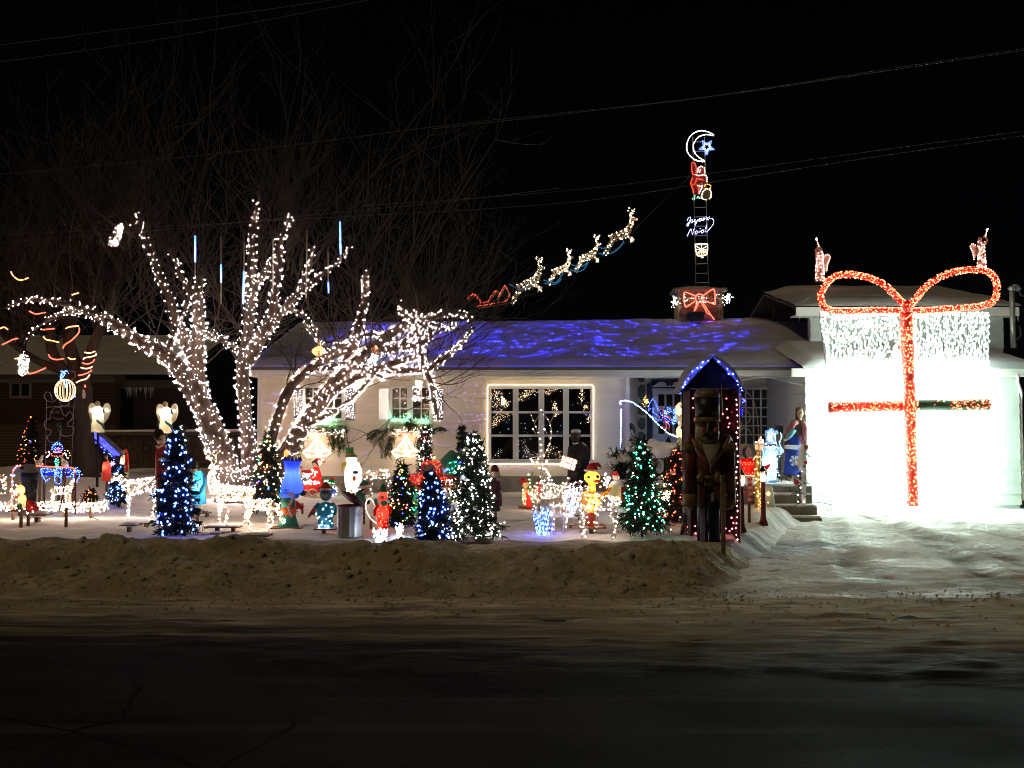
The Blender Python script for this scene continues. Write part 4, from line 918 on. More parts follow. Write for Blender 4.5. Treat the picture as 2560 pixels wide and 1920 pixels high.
t = T('star_light', 'glowing blue five pointed star inside the crescent moon', 'light star', 'e2', 530, 610, MY - .05)
q = t.p('tube', glow('star_blue', (.06, .10, 1), 4)); q.Tb(star, 15, 6)
q = t.p('inner_tube', glow('star_pale', (.35, .5, 1), 3)); q.Tb([(530 + (x - 530) * .62, 450 + (y - 450) * .62) for x, y in star], 7, 6); t.end()
pinkw = glow('bulb_rose', (1, .50, .42), 14)
t = outline('climber_light', 'red and white outlined gift bringer climbing the ladder with a round sack', 'light figure', 'e2', (380, 1500),
   [(pinkw, [(345, 905), (370, 850), (430, 815), (490, 860), (495, 955)]), (pinkw, [(350, 940), (400, 935), (405, 895), (350, 905)]), (B_WARM, [(310, 980), (360, 1015), (440, 1000), (500, 990), (540, 1040), (540, 1110), (525, 1150)]),
    (B_RED, [(270, 1030), (235, 1090), (205, 1175), (250, 1190), (300, 1180), (320, 1110), (330, 1065), (400, 1080), (470, 1105)]), (B_RED, [(240, 750), (235, 900), (260, 990), (320, 985), (330, 880), (310, 760), (270, 745)]), (pinkw, [(340, 1210), (400, 1225), (470, 1250)]),
    (B_RED, [(232, 1230), (260, 1290), (275, 1380)]), (B_RED, [(360, 1250), (370, 1320), (350, 1380)]), (pinkw, [(430, 1160), (440, 1230), (380, 1380)]), (B_WARM, [(540, 1495), (450, 1490), (425, 1430), (450, 1340), (500, 1280), (580, 1275), (620, 1350), (615, 1440), (570, 1490)]),
    (B_ORNG, [(490, 1240), (490, 1190), (570, 1180), (615, 1215), (600, 1290), (560, 1310)]), (B_MINT, [(230, 1475), (290, 1490), (280, 1450), (300, 1405)]), (B_MINT, [(335, 1470), (350, 1420), (385, 1455), (410, 1480)])], r=.013, step=.058)
q = t.p('panel', M('dark_red_tinsel', (.16, .015, .015), .6, var=.4, vs=30), smooth=False); q.Pr([(240, 1010), (330, 990), (500, 985), (545, 1060), (530, 1170), (440, 1260), (385, 1390), (260, 1390), (225, 1200)], .016, .03); q.E(430, 910, 70, 90, 40, .07); q.E(280, 880, 45, 120, 30, .07)
q = t.p('sack', M('dark_sack', (.06, .05, .02), .8)); q.E(525, 1390, 92, 105, 50, .09); t.end()
S = B_IN and glow('bulb_lilac', (.50, .48, 1), 12)
Lx = [ # handwritten "Joyeux Noel" with diaeresis and a swash, as strokes
 [(205, 460), (210, 400), (245, 365), (285, 352), (295, 410), (262, 490), (240, 560), (225, 605), (188, 600), (200, 545), (270, 490), (300, 440)],
 [(300, 440), (290, 480), (320, 520), (355, 490), (350, 440), (315, 430), (300, 445)],
 [(370, 470), (395, 490), (420, 415), (415, 470), (440, 500), (470, 470), (490, 430), (455, 520), (430, 590), (410, 570), (440, 500)],
 [(490, 470), (540, 440), (570, 400), (535, 390), (515, 430), (530, 480), (560, 470), (590, 430)],
 [(590, 430), (605, 390), (595, 440), (620, 455), (650, 380)], [(650, 380), (640, 430), (665, 445), (690, 400), (690, 355)],
 [(690, 400), (720, 380), (745, 350), (780, 430), (810, 430)], [(740, 430), (780, 385), (825, 345)],
 [(825, 395), (885, 385), (930, 430), (938, 500), (905, 590), (840, 670), (765, 755), (715, 775), (690, 740), (720, 640), (748, 572), (740, 600), (715, 690)],
 [(195, 890), (230, 820), (265, 730), (310, 680), (325, 760), (342, 845), (375, 750), (385, 690), (410, 650)],
 [(425, 770), (430, 830), (470, 825), (485, 770), (470, 735), (435, 760), (425, 790)], [(485, 770), (520, 780)],
 [(520, 780), (580, 740), (640, 720), (650, 770), (600, 805), (575, 770), (600, 730), (645, 715), (670, 770)], [(548, 684), (562, 680)], [(640, 672), (650, 668)]]
t = outline('greeting_sign', 'handwritten blue white greeting reading Joyeux Noël on the ladder', 'light sign', 'e1', (560, 890), [(S, p) for p in Lx], r=.0088, step=.036); t.end()
t = T('gift_light', 'small square gift outlined in warm white rope on the ladder', 'light gift', 'e1', 600, 1490, MY)
q = t.p('frame', glow('rope_gift', (1, .74, .46), 2.6)); q.Tb([(425, 1110), (600, 1095), (770, 1105), (765, 1250), (740, 1400), (600, 1440), (480, 1430), (435, 1270), (425, 1115)], 12, 6); q.Tb([(600, 1100), (595, 1250), (600, 1440), (585, 1490), (650, 1480), (610, 1440)], 9, 6)
for a_, b_ in (((595, 1250), (450, 1160)), ((595, 1250), (750, 1160)), ((595, 1250), (450, 1360)), ((595, 1250), (750, 1360)), ((440, 1250), (750, 1250))): q.Tb([a_, b_], 7, 5)
q.Tb(arcp(680, 1300, 40, 40, 0, 340, 12), 9, 5)
q = t.p('bow', R_ORNG); q.Tb([(600, 1290), (540, 1370), (500, 1390), (530, 1320), (600, 1290), (660, 1380), (720, 1400)], 9, 5); t.end()

# garland and bow round the chimney
t = T('garland', 'ragged wire garland of white lights ringing the stone chimney', 'garland', 'e7', 1150, 700, CHY - .1); pts = []
q = t.p('branch', M('garland_green', (.02, .05, .025), .8), smooth=False)
for _ in range(150):
    x = rnd.uniform(290, 2050); y = 600 - (x - 1150) * .06 + rnd.uniform(-130, 140); q.Tb([(x, y, rnd.uniform(-.03, .05)), (x + rnd.uniform(-50, 50), y + rnd.uniform(-40, 40), rnd.uniform(-.05, .05))], 6, 3)
for _ in range(26): pts.append(t.L(rnd.uniform(440, 1850), rnd.uniform(430, 740), -.05))
for _ in range(30): pts.append(t.L(rnd.gauss(340, 55), rnd.gauss(650, 110), rnd.uniform(-.1, .1)))
for _ in range(32): pts.append(t.L(rnd.gauss(1970, 65), rnd.gauss(560, 100), rnd.uniform(-.1, .1)))
t.bulbs('bulbs', B_PURE, pts, .013); t.end()
t = T('bow_light', 'red rope light bow with two long tails on the chimney', 'light bow', 'e7', 1090, 700, CHY - .2)
q = t.p('loop', R_RED); q.Tb(smooth_line([(970, 490, 0), (800, 420, 0), (670, 375, 0), (610, 410, 0), (605, 560, 0), (640, 780, 0), (690, 825, 0), (860, 710, 0), (950, 660, 0)], 4), 17, 6)
q = t.p('loop', R_RED); q.Tb(smooth_line([(1210, 470, 0), (1350, 380, 0), (1490, 285, 0), (1545, 300, 0), (1570, 480, 0), (1575, 700, 0), (1560, 745, 0), (1400, 690, 0), (1240, 640, 0)], 4), 17, 6)
q = t.p('knot', R_RED); q.Tb(arcp(1090, 560, 125, 130, 0, 345, 20), 20, 6, True)
q = t.p('tail', R_RED); q.Tb([(1020, 690), (960, 850), (920, 970), (990, 860), (1060, 700)], 15, 6)
q = t.p('tail', R_RED); q.Tb([(1150, 690), (1250, 880), (1330, 1030), (1430, 1080), (1550, 1230), (1420, 1050), (1300, 860), (1190, 690)], 14, 6); t.end()
t = T('floodlight_box', 'black box lamp on the roof snow in front of the chimney', 'lamp box', 'e7', 950, 1215, CHY - .35)
q = t.p('housing', BLACK, smooth=False); q.B(700, 1040, 1220, 1230, -.1, .2); q = t.p('hood', BLACK, smooth=False); q.Pr([(680, 1045), (800, 985), (1120, 985), (1240, 1045)], -.15, .2); t.end()
# blue lights buried in the roof snow
pts = []
for i in range(430):
    u = rnd.random(); x = rnd.uniform(-3.6, 6.2) if u > .12 else rnd.uniform(-4.6, -2); y = EY + .5 + (RY - EY - .6) * (rnd.random() ** 1.25); y = round(y / .42) * .42 + rnd.gauss(0, .06)
    if x > 5.0 and y < 24.6: continue
    pts.append(Vector((x, y, roof_top(x, y) - (.022 + .07 * rnd.random() ** 2))))
o = light_string('scattered blue lights glowing in the snow on the long roof', pts, None, glow('bulb_under_snow', (.022, .028, 1), 230), .0105, None, 'light_string', .8)
# ---------------------------------------------------------------- giant light gift in front of the garage
PYY = 21.76
gp = T('gift_display', 'giant gift box of dazzling white curtain lights covering the garage door', 'light display', 'c7', 655, 1522, PYY)
def gx(u, v): # u across 0..1, v down 0..1 on the leaning panel
    xl = lerp(207, 262, sst(0, .25, v) * .45 + .55 * v); xr = lerp(1112, 1092, v); return lerp(xl, xr, u), lerp(468, 1520, v)
q = gp.p('frame', M('galvanised'), smooth=False)
q.Tb([(*gx(0, 0), .05), (*gx(.02, .5), .05), (*gx(.0, 1), .05)], 3, 5); q.Tb([(*gx(1, 0), .05), (*gx(1, 1), .05)], 3, 5); q.Tb([(*gx(0, 0), .05), (*gx(1, 0), .05)], 3, 5); q.Tb([(*gx(0, .26), .06), (*gx(1, .26), .06)], 2.5, 5)
top, low = [], []
ncol = 76
for i in range(ncol):
    for j in range(78):
        v = (j + .5 + rnd.uniform(-.4, .4)) / 78; u = (i + .5 + rnd.uniform(-.38, .38)) / ncol
        if abs(u - .49) < .03: continue
        if v < .03 or u < .012 or u > .988: keep = 1
        elif v < .24: keep = .92 if nz(i * .8, j * .2, 3) < .15 else .30
        else: keep = .86
        if rnd.random() < keep: (top if v < .24 else low).append(gp.L(*gx(u, v), rnd.uniform(-.03, .03)))
gp.bulbs('bulbs', B_GIFT, low, .0125, e=1.5); gp.bulbs('upper_bulbs', B_GIFT2, top, .0115, e=2.6)
q = gp.p('cord', M('white_cord', (.5, .52, .5), .6), smooth=False, kind='stuff')
for i in range(0, ncol): q.Tb([(*gx((i + .5) / ncol, v / 6), .01) for v in range(7)], .45, 3)
gp.end()
tins = M('red_tinsel', (.38, .03, .02), .55, var=.4, vs=40); tind = M('green_tinsel', (.03, .075, .04), .7, var=.4, vs=40)
B_RIB = glow('bulb_ribbon', (1, .075, .035), 9); B_RIB2 = glow('bulb_ribbon_amber', (1, .34, .13), 9)
def ribbon(name, lab, path, w, tmat, nb, depth, group=None, lit=lambda u: 1, parts=None, amber=.22):
    """tinsel garland of round section with tinsel needles and lamps"""
    t = T(name, lab, 'light ribbon', 'c7', path[0][0], path[0][1], PYY - .12); 
    q = t.p('core', tmat); Q = smooth_line([(x, y, 0) for x, y in path], 5); q.Tb([tuple(p) for p in Q], w * .74, 8)
    P = [Vector(t.L(p.x, p.y, depth)) for p in Q]; W = w * t.k; br, ra, ro = [], [], []; q2 = t.p('tinsel', tmat, smooth=False, kind='stuff')
    Ls = [0]
    for a, b in zip(P, P[1:]): Ls.append(Ls[-1] + (b - a).length)
    def pt(s):
        for i in range(len(P) - 1):
            if s <= Ls[i + 1]: return P[i].lerp(P[i + 1], (s - Ls[i]) / max(1e-6, Ls[i + 1] - Ls[i])), (P[i + 1] - P[i]).normalized()
        return P[-1], (P[-1] - P[-2]).normalized()
    for _ in range(int(Ls[-1] * 320)):
        c, d = pt(rnd.uniform(0, Ls[-1])); n = Vector((rnd.gauss(0, 1), rnd.gauss(0, 1), rnd.gauss(0, 1))); n = (n - d * n.dot(d)).normalized(); e = c + n * W * rnd.uniform(.9, 1.38) + d * rnd.uniform(-.03, .03); s = d.cross(n) * .006
        q2.add([tuple(c + n * W * .45 + s), tuple(c + n * W * .45 - s), tuple(e)], [(0, 1, 2)])
    for _ in range(int(Ls[-1] * nb)):
        s = rnd.uniform(0, Ls[-1]); c, d = pt(s)
        if rnd.random() > lit(s / Ls[-1]): continue
        n = Vector((rnd.gauss(0, 1), -abs(rnd.gauss(0, 1)), rnd.gauss(0, 1))); n = (n - d * n.dot(d)).normalized(); (ra if rnd.random() < amber else ro).append(tuple(c + n * W * rnd.uniform(.8, 1.02)))
    t.bulbs('bulbs', B_RIB, ro, .0125); t.bulbs('amber_bulbs', B_RIB2, ra, .0125); t.end(); return t
ribbon('ribbon_light', 'tall red lit ribbon running straight down the giant gift', [(650, 470), (655, 700), (660, 950), (662, 1200), (668, 1500)], 46, tins, 230, 0, amber=.58)
ribbon('ribbon_light', 'left half of the red lit ribbon across the giant gift', [(240, 976), (400, 972), (625, 968)], 43, tins, 230, 0, amber=.35)
ribbon('ribbon_light', 'right half of the ribbon across the gift, partly unlit dark green', [(690, 965), (800, 962), (900, 965), (1000, 962), (1086, 960)], 43, tind, 230, 0, lit=lambda u: .03 if u < .46 else .95)
bl = [(650, 445), (590, 385), (530, 325), (450, 288), (380, 272), (310, 270), (250, 290), (205, 340), (190, 390), (205, 438), (250, 462), (330, 466), (440, 462), (540, 462), (615, 462)]
br_ = [(655, 445), (700, 395), (750, 335), (810, 292), (880, 262), (960, 246), (1040, 244), (1095, 262), (1125, 305), (1128, 365), (1105, 412), (1050, 438), (960, 447), (860, 455), (760, 462), (690, 464)]
ribbon('bow_loop', 'left red lit loop of the giant bow above the gift', bl, 19, tins, 190, -.05)
ribbon('bow_loop', 'right red lit loop of the giant bow above the gift', br_, 19, tins, 190, -.05)
t = T('bow_knot', 'small red tinsel knot where both loops of the giant bow meet', 'bow knot', 'c7', 655, 470, PYY - .2); q = t.p('core', tins); q.E(655, 438, 24, 34, 20); t.bulbs('bulbs', B_RIB, [t.L(655 + rnd.gauss(0, 14), 438 + rnd.gauss(0, 18), -.17) for _ in range(24)], .0125); t.end()
# trumpet angels on the upper roof
def roof_angel(lab, x0, yt, yb, flip):
    t = T('angel_light', lab, 'light angel', 'c7', x0, yb, 26.2); pk = M('pink_mesh', (.55, .26, .20), .6, var=.2, vs=12); s = -1 if flip else 1; H = yb - yt - 0.0
    y = lambda v: yb - v * H; x = lambda v: x0 + s * v * H
    q = t.p('robe', pk); q.Lt(x0, [(.115 * H, y(0)), (.10 * H, y(.25)), (.085 * H, y(.5)), (.10 * H, y(.62)), (.05 * H, y(.70))], 0, 12, .8); q = t.p('head', pk); q.E(x(.02), y(.76), .055 * H, .065 * H)
    q = t.p('arm', pk); q.Tb([(x(-.07), y(.62), -.05), (x(-.12), y(.72), -.12), (x(-.05), y(.80), -.14)], .028 * H, 6)
    q = t.p('trumpet', M('brass', (.6, .42, .15), .3, .8)); q.Tb([(x(-.0), y(.78), -.12), (x(-.06), y(.88), -.12), (x(-.10), y(.97), -.12)], [.012 * H, .016 * H, .035 * H], 7)
    q = t.p('wing', M('pink_wing', (.5, .35, .30), .6)); q.Pr([(x(.06), y(.60)), (x(.22), y(.66)), (x(.27), y(.58)), (x(.20), y(.42)), (x(.17), y(.22)), (x(.08), y(.38))], .05, .08)
    pts = []
    for _ in range(70):
        v = rnd.uniform(.0, .7); a = rnd.uniform(math.pi, 2 * math.pi); r = lerp(.115, .085, v / .7) * H; pts.append(t.L(x0 + r * math.cos(a), y(v), r * t.k * math.sin(a) * .8 - .01))
    pts += along([t.L(x(a), y(b), .03) for a, b in ((.06, .60), (.22, .66), (.27, .58), (.20, .42), (.17, .22))], .06) + along([t.L(x(-.05), y(.8), -.15), t.L(x(-.10), y(.97), -.15)], .05)
    t.bulbs('bulbs', glow('bulb_rose'), [tuple(p) for p in pts], .0115); t.bulbs('trumpet_bulbs', B_PURE, [t.L(x(-.10), y(.985), -.13)] * 1 + [t.L(x(-.11) + 4, y(1.0), -.12)], .026); t.end()
roof_angel('pink lit angel raising a trumpet on the left end of the garage roof', 190, 78, 308, False)
roof_angel('pink lit angel blowing a trumpet on the right end of the garage roof', 1050, 30, 238, True)
# overwrite of mirrored trumpet is not needed: the right angel points its trumpet outwards

# ---------------------------------------------------------------- lights on the house front
t = T('rope_light', 'warm white rope light framing the picture window', 'rope light', 'c5', 560, 855, WY - .09)
fx = [(68, 845), (68, 480), (68, 130), (85, 118), (560, 118), (1030, 118), (1050, 135), (1048, 480), (1047, 840), (1030, 850), (560, 848), (85, 848)]
q = t.p('rope', R_WARM); q.Tb(fx, 2.1, 6, True); t.end()
def shutter(lab, c, x0, y0, x1, y1):
    t = T('shutter', lab, 'shutter', c, (x0 + x1) / 2, y1, WY - .045, 'shutters beside the casement windows'); q = t.p('panel', M('shutter_dark', (.05, .03, .045), .7), smooth=False); q.B(x0, y0, x1, y1, -.015, .02)
    for i in range(9): q = t.p('slat', M('shutter_dark'), smooth=False); yy = lerp(y0, y1, (i + .5) / 9); q.B(x0 + 4, yy - (y1 - y0) / 22, x1 - 4, yy + (y1 - y0) / 22, -.03, -.016)
    t.end()
    w_, h_ = (x1 - x0), (y1 - y0); pts = []; nx, ny = 5, 15
    for i in range(nx):
        for j in range(ny): pts.append(ac(c, x0 + w_ * (i + .5 + rnd.uniform(-.3, .3)) / nx, y0 + h_ * (j + .5 + .5 * (i % 2) * .8 + rnd.uniform(-.25, .25)) / (ny + .5), WY - .10))
    light_string(lab.replace('dark shutter', 'net of white lights over the shutter'), pts, None, B_NET, .0036, 'light nets on the shutters', 'light_net', 1)
shutter('dark shutter left of the limb covered casement', 'f4', 1212, 360, 1348, 780)
shutter('dark shutter right of the limb covered casement', 'c4', 232, 150, 322, 445)
shutter('dark shutter left of the clear casement window', 'c4', 542, 150, 634, 442)
shutter('dark shutter right of the clear casement window', 'c4', 1040, 150, 1134, 442)
needle = M('evergreen_bough', (.035, .05, .018), .8, var=.35, vs=8); needd = M('evergreen_dark', (.012, .030, .014), .8, var=.4, vs=6)
def blades(q, a, b, L, n, w=.008, droop=.3):
    """flat needles set along a twig from a to b (local metres)"""
    d = (b - a)
    for i in range(n):
        p = a.lerp(b, rnd.random()); o = (d.normalized() * rnd.uniform(.2, .9) + Vector((rnd.gauss(0, .6), rnd.gauss(0, .6), rnd.gauss(-droop * .4, .45)))).normalized(); e = p + o * L * rnd.uniform(.6, 1.2)
        s = o.cross(Vector((rnd.gauss(0, 1), rnd.gauss(0, 1), rnd.gauss(0, 1)))).normalized() * w; q.add([tuple(p - s * .5), tuple(p + s * .5), tuple(e + s * .35), tuple(e - s * .35)], [(0, 1, 2, 3)])
def window_box(lab, c, x0, x1, y, fronds, seed, tuft):
    t = T('window_garland', lab, 'garland', c, (x0 + x1) / 2, y, WY - .16); k = t.k
    q = t.p('planter', M('planter_green', (.20, .30, .16), .6), smooth=False); q.B(x0 + 10, y - 78, x1 - 10, y - 32, .0, .13)
    q = t.p('garland', needd, smooth=False, kind='stuff')
    for _ in range(90):
        xx = rnd.uniform(x0, x1); a = Vector(t.L(xx, y - 20 + rnd.gauss(0, 14), rnd.uniform(-.08, .08))); b = a + Vector((rnd.gauss(0, .10), rnd.gauss(-.02, .05), rnd.gauss(.0, .05))); blades(q, a, b, .055, 12, .010)
    q = t.p('bough', needle, smooth=False, kind='stuff')
    for xa, ya, xb, yb in fronds:
        for _ in range(5):
            a = Vector(t.L(xa + rnd.gauss(0, 18), ya, rnd.uniform(-.06, .02))); b = Vector(t.L(xb + rnd.gauss(0, 26), yb + rnd.gauss(0, 18), rnd.uniform(-.10, .0))); mid = a.lerp(b, .5) + Vector((0, 0, .05)); q.tube([a, mid, b], .004, 3); blades(q, a, mid, .06, 14, .011); blades(q, mid, b, .075, 24, .012, .8)
    pts = [t.L(rnd.uniform(x0 + 20, x1 - 10), y - 5 + rnd.gauss(0, 26), -.11) for _ in range(62)]; t.bulbs('bulbs', B_NET, pts, .0058)
    g = []
    for cx_, cy_, w_ in tuft: g += [t.L(cx_ + rnd.gauss(0, w_), cy_ + rnd.gauss(0, 22), rnd.uniform(-.06, .02)) for _ in range(30)]
    t.bulbs('green_bulbs', B_MINT, g, .0095); t.end()
window_box('evergreen garland with drooping boughs under the clear casement window', 'c4', 600, 1050, 560, [(640, 540, 480, 600), (620, 560, 520, 680), (650, 590, 600, 720), (680, 600, 650, 780), (660, 600, 610, 760), (960, 560, 940, 660), (820, 510, 800, 470), (820, 500, 870, 490), (1030, 540, 1150, 540), (930, 590, 900, 700), (560, 540, 470, 610)], 1, [(660, 430, 30), (780, 430, 30), (960, 450, 34)])
window_box('evergreen garland with drooping boughs under the left casement window', 'c3', 1400, 1850, 600, [(1720, 600, 1700, 760), (1780, 620, 1800, 790), (1760, 600, 1740, 740), (1430, 620, 1380, 800), (1460, 640, 1340, 760), (1820, 600, 1830, 740), (1700, 620, 1690, 720)], 2, [(1570, 480, 34), (1690, 460, 30), (1640, 510, 40)])
def bells(lab, c, x, y, s):
    t = T('bell_light', lab, 'light bells', c, x, y + 195 * s, WY - .34); R_BELL = glow('rope_bell', (1, .80, .54), 6); r = 2.3 * s
    for d in (-1, 1):
        q = t.p('bell', R_BELL); q.Tb(smooth_line([(x + d * 4, y, 0), (x + d * 30 * s, y + 60 * s, 0), (x + d * 55 * s, y + 100 * s, 0), (x + d * 118 * s, y + 130 * s, 0), (x + d * 122 * s, y + 150 * s, 0), (x + d * 80 * s, y + 178 * s, 0), (x + d * 15 * s, y + 178 * s, 0), (x - d * 10 * s, y + 130 * s, 0), (x - d * 4 * s, y + 60 * s, 0), (x + d * 4, y, 0)], 4), r, 6)
        q.Tb(smooth_line([(x + d * 12, y + 20 * s, 0), (x + d * 70 * s, y + 95 * s, 0), (x + d * 75 * s, y + 120 * s, 0), (x + d * 118 * s, y + 140 * s, 0)], 3), r * .9, 6); q.Tb(smooth_line([(x + d * 15 * s, y + 140 * s, 0), (x + d * 60 * s, y + 132 * s, 0), (x + d * 118 * s, y + 132 * s, 0)], 3), r * .8, 6)
    q = t.p('clapper', R_BELL); q.Tb(arcp(x - 82 * s, y + 178 * s, 16 * s, 16 * s, 0, 340, 12), r, 6, True)
    q = t.p('clapper', R_BELL); q.Tb(arcp(x + 32 * s, y + 148 * s, 14 * s, 14 * s, 0, 340, 12), r, 6, True)
    q = t.p('bow', glow('rope_bow', (1, .17, .05), 4))
    for d in (-1, 1): q.Tb(smooth_line([(x, y + 5, 0), (x + d * 50 * s, y - 45 * s, 0), (x + d * 74 * s, y - 30 * s, 0), (x + d * 66 * s, y + 30 * s, 0), (x, y + 5, 0)], 4), r * .8, 6); q.Tb([(x, y), (x + d * 40 * s, y + 60 * s), (x + d * 62 * s, y + 70 * s)], r * .8, 6)
    t.bulbs('bulbs', B_RED, [t.L(x + rnd.gauss(0, 42 * s), y - 8 * s + rnd.gauss(0, 28 * s), -.04) for _ in range(46)], .0105); t.end()
bells('pair of white rope light bells under the clear casement window', 'c4', 790, 595, 1.0)
bells('pair of white rope light bells under the left casement window', 'c3', 1548, 640, 1.06)
# tiny violet glowing beads in rows, in place of projected laser dots
rows = [('c4', 1150, 1530, y) for y in (120, 190, 265, 325, 385, 450, 500, 550)] + [('c4', 1060, 1240, 665), ('c4', 1060, 1240, 795), ('c4', 260, 470, 628), ('c4', 360, 600, 745), ('c5', 60, 720, 870), ('c5', 120, 560, 895), ('c5', 120, 700, 995), ('f4', 820, 1100, 440), ('f4', 820, 1000, 560), ('f4', 820, 1000, 740), ('f4', 800, 1050, 1010)]
pts = []
for c, x0, x1, y in rows:
    x = x0
    while x < x1:
        if rnd.random() < .62: pts.append(ac(c, x, y + 12 * math.sin(x * .013 + y) + rnd.uniform(-4, 4), WY - .035))
        x += rnd.choice([16, 18, 20, 34])
for _ in range(26): pts.append(ac('d3', rnd.uniform(300, 800), rnd.uniform(20, 470), WY - .035))
light_string('rows of tiny violet beads on the white siding in place of projected dots', pts, None, B_VIO, .0066, None, 'light_string', 1)
# blue lights along porch and railing, with a wreath on the door
pts = along([ac('e3', x, y, 22.9) for x, y in ((447, 1030), (460, 900), (462, 700), (462, 500), (465, 405), (490, 405))], .05) + along([ac('e3', x, y, 22.9) for x, y in ((462, 345), (447, 300), (450, 268), (550, 268), (650, 290), (760, 370), (900, 480), (1050, 640), (1220, 790), (1370, 850))], .045, .006)
light_string('blue white light string up the house corner and down past the front door', pts, None, glow('bulb_ice_blue', (.16, .26, 1), 26), .012, None, 'light_string')
t = T('porch_wreath', 'tangled blue lit wreath with red candy canes before the front door', 'wreath', 'e3', 1180, 800, 23.6); q = t.p('twigs', needd, smooth=False, kind='stuff'); pts = []
for i in range(420):
    a = rnd.uniform(0, 6.28); rr = rnd.gauss(105, 28); a0 = Vector(t.L(1215 + rr * math.cos(a) * 1.05, 520 + rr * math.sin(a), rnd.uniform(-.06, .06))); b0 = a0 + Vector((rnd.gauss(0, .07), rnd.gauss(0, .03), rnd.gauss(0, .07))); blades(q, a0, b0, .05, 3, .01)
for i in range(120):
    a = rnd.uniform(0, 6.28); rr = rnd.gauss(100, 26); pts.append(t.L(1235 + rr * math.cos(a) * 1.0, 510 + rr * math.sin(a), -.09))
for s_ in ([(900, 430), (905, 330), (965, 230), (1010, 300), (1050, 420)], [(900, 410), (960, 385), (990, 400), (960, 440), (1060, 520)], [(930, 500), (1050, 575), (1110, 570)], [(1230, 420), (1250, 390), (1270, 440), (1320, 400), (1330, 560)]): pts += [tuple(p) for p in along([t.L(x, y, -.08) for x, y in s_], .04)]
t.bulbs('bulbs', B_BLUE, pts, .0105); q = t.p('candy_cane', M('candy_red', (.6, .12, .1), .4)); q.Tb(smooth_line([(1070, 400, -.1), (1090, 375, -.1), (1125, 400, -.1), (1135, 520, -.1), (1170, 640, -.1), (1180, 700, -.1)], 3), 13, 6); q.Tb([(1230, 640, -.1), (1215, 740, -.1)], 10, 6)
q = t.p('hanger', CORD, smooth=False); q.Tb([(1200, 420), (1175, 300)], 3, 4); t.bulbs('gold_bulbs', B_GOLD, [t.L(860 + rnd.gauss(0, 26), 290 + rnd.gauss(0, 45), -.05) for _ in range(26)], .0095); t.bulbs('red_bulbs', B_RED, [t.L(1150 + rnd.gauss(0, 60), 590 + rnd.gauss(0, 90), -.11) for _ in range(14)], .011); t.end()
t = T('light_cluster', 'bunch of blue lights under the left eave of the sentry box', 'light cluster', 'e4', 510, 850, 14.9); q = t.p('cord', CORD, smooth=False); q.Tb([(560, 590), (520, 700), (540, 820)], 3, 4)
t.bulbs('bulbs', B_BLUE, [t.L(515 + rnd.gauss(0, 42), 710 + rnd.gauss(0, 62), rnd.uniform(-.05, .05)) for _ in range(70)], .0075); t.end()
t = T('snow_shovel', 'black snow shovel leaning beside the stone pier', 'shovel', 'e3', 700, 1000, 23.6); q = t.p('handle', WOOD); q.Tb([(615, 740), (700, 1000), (800, 1470)], 5, 5); q = t.p('blade', BLACK); q.Pr([(600, 650), (615, 618), (680, 660), (685, 710), (660, 740), (605, 720)], -.01, .02); t.end()
t = T('snow_shovel', 'wooden handled shovel leaning against the porch corner board', 'shovel', 'e3', 712, 1000, 23.5); q = t.p('handle', WOOD); q.Tb([(690, 780), (712, 1000), (750, 1470)], 7, 5); q = t.p('blade', DARKM); q.Pr([(650, 690), (690, 680), (700, 770), (665, 785)], -.01, .02); t.end()

# bulbs added behind the picture window in place of reflected tree lights
pts = []
for cx_, cy_, sx, sy, n in ((150, 200, 36, 40, 60), (160, 300, 40, 50, 50), (250, 300, 20, 30, 26), (170, 430, 45, 40, 46), (130, 480, 25, 20, 16), (250, 390, 30, 16, 16), (430, 200, 55, 30, 60), (370, 250, 25, 20, 16), (500, 160, 30, 16, 16), (620, 190, 20, 24, 20), (690, 160, 50, 14, 26), (690, 320, 16, 50, 40), (695, 395, 18, 18, 24), (935, 200, 18, 60, 50), (975, 330, 18, 40, 30), (1000, 420, 16, 30, 20), (640, 720, 40, 40, 22), (740, 760, 30, 30, 12)):
    for _ in range(n): pts.append(ac('c5', cx_ + rnd.gauss(0, sx * .7), cy_ + rnd.gauss(0, sy * .7), WY + .55 + rnd.uniform(0, .5)))
light_string('clusters of warm bulbs added behind the picture window in place of reflected lights', pts, None, glow('bulb_behind_glass', (1, .62, .38), 4), .0052, None, 'light_string', 1.2)
pts = [ac('c5', rnd.uniform(100, 1020), rnd.uniform(150, 820), WY + .5) for _ in range(52)]
light_string('scattered pale blue bulbs added behind the picture window in place of reflected lights', pts, None, glow('bulb_behind_glass_blue', (.18, .48, 1), 5), .0065, None, 'light_string', 1.2)
pts = [ac('c4', rnd.uniform(x0, x1), rnd.gauss(y0, 50), WY + .10) for x0, x1, y0, n in ((680, 730, 260, 18), (770, 810, 300, 18), (950, 1010, 330, 30), (760, 800, 220, 10)) for _ in range(n)]
light_string('specks of warm light behind the clear casement window panes', pts, None, glow('bulb_behind_glass'), .005, None, 'light_string', 1.2)
t = T('table_lamp', 'bright yellow lamp glowing in the upper left pane of the picture window', 'lamp', 'c5', 215, 330, WY + .7); q = t.p('shade', glow('lamp_yellow', (1, .72, .25), 3)); q.Lt(215, [(16, 305), (20, 270), (10, 240)]); q = t.p('top', glow('lamp_yellow')); q.Lt(203, [(10, 240), (6, 222)]); q = t.p('stand', BLACK); q.Lt(215, [(7, 420), (4, 305)]); t.end()
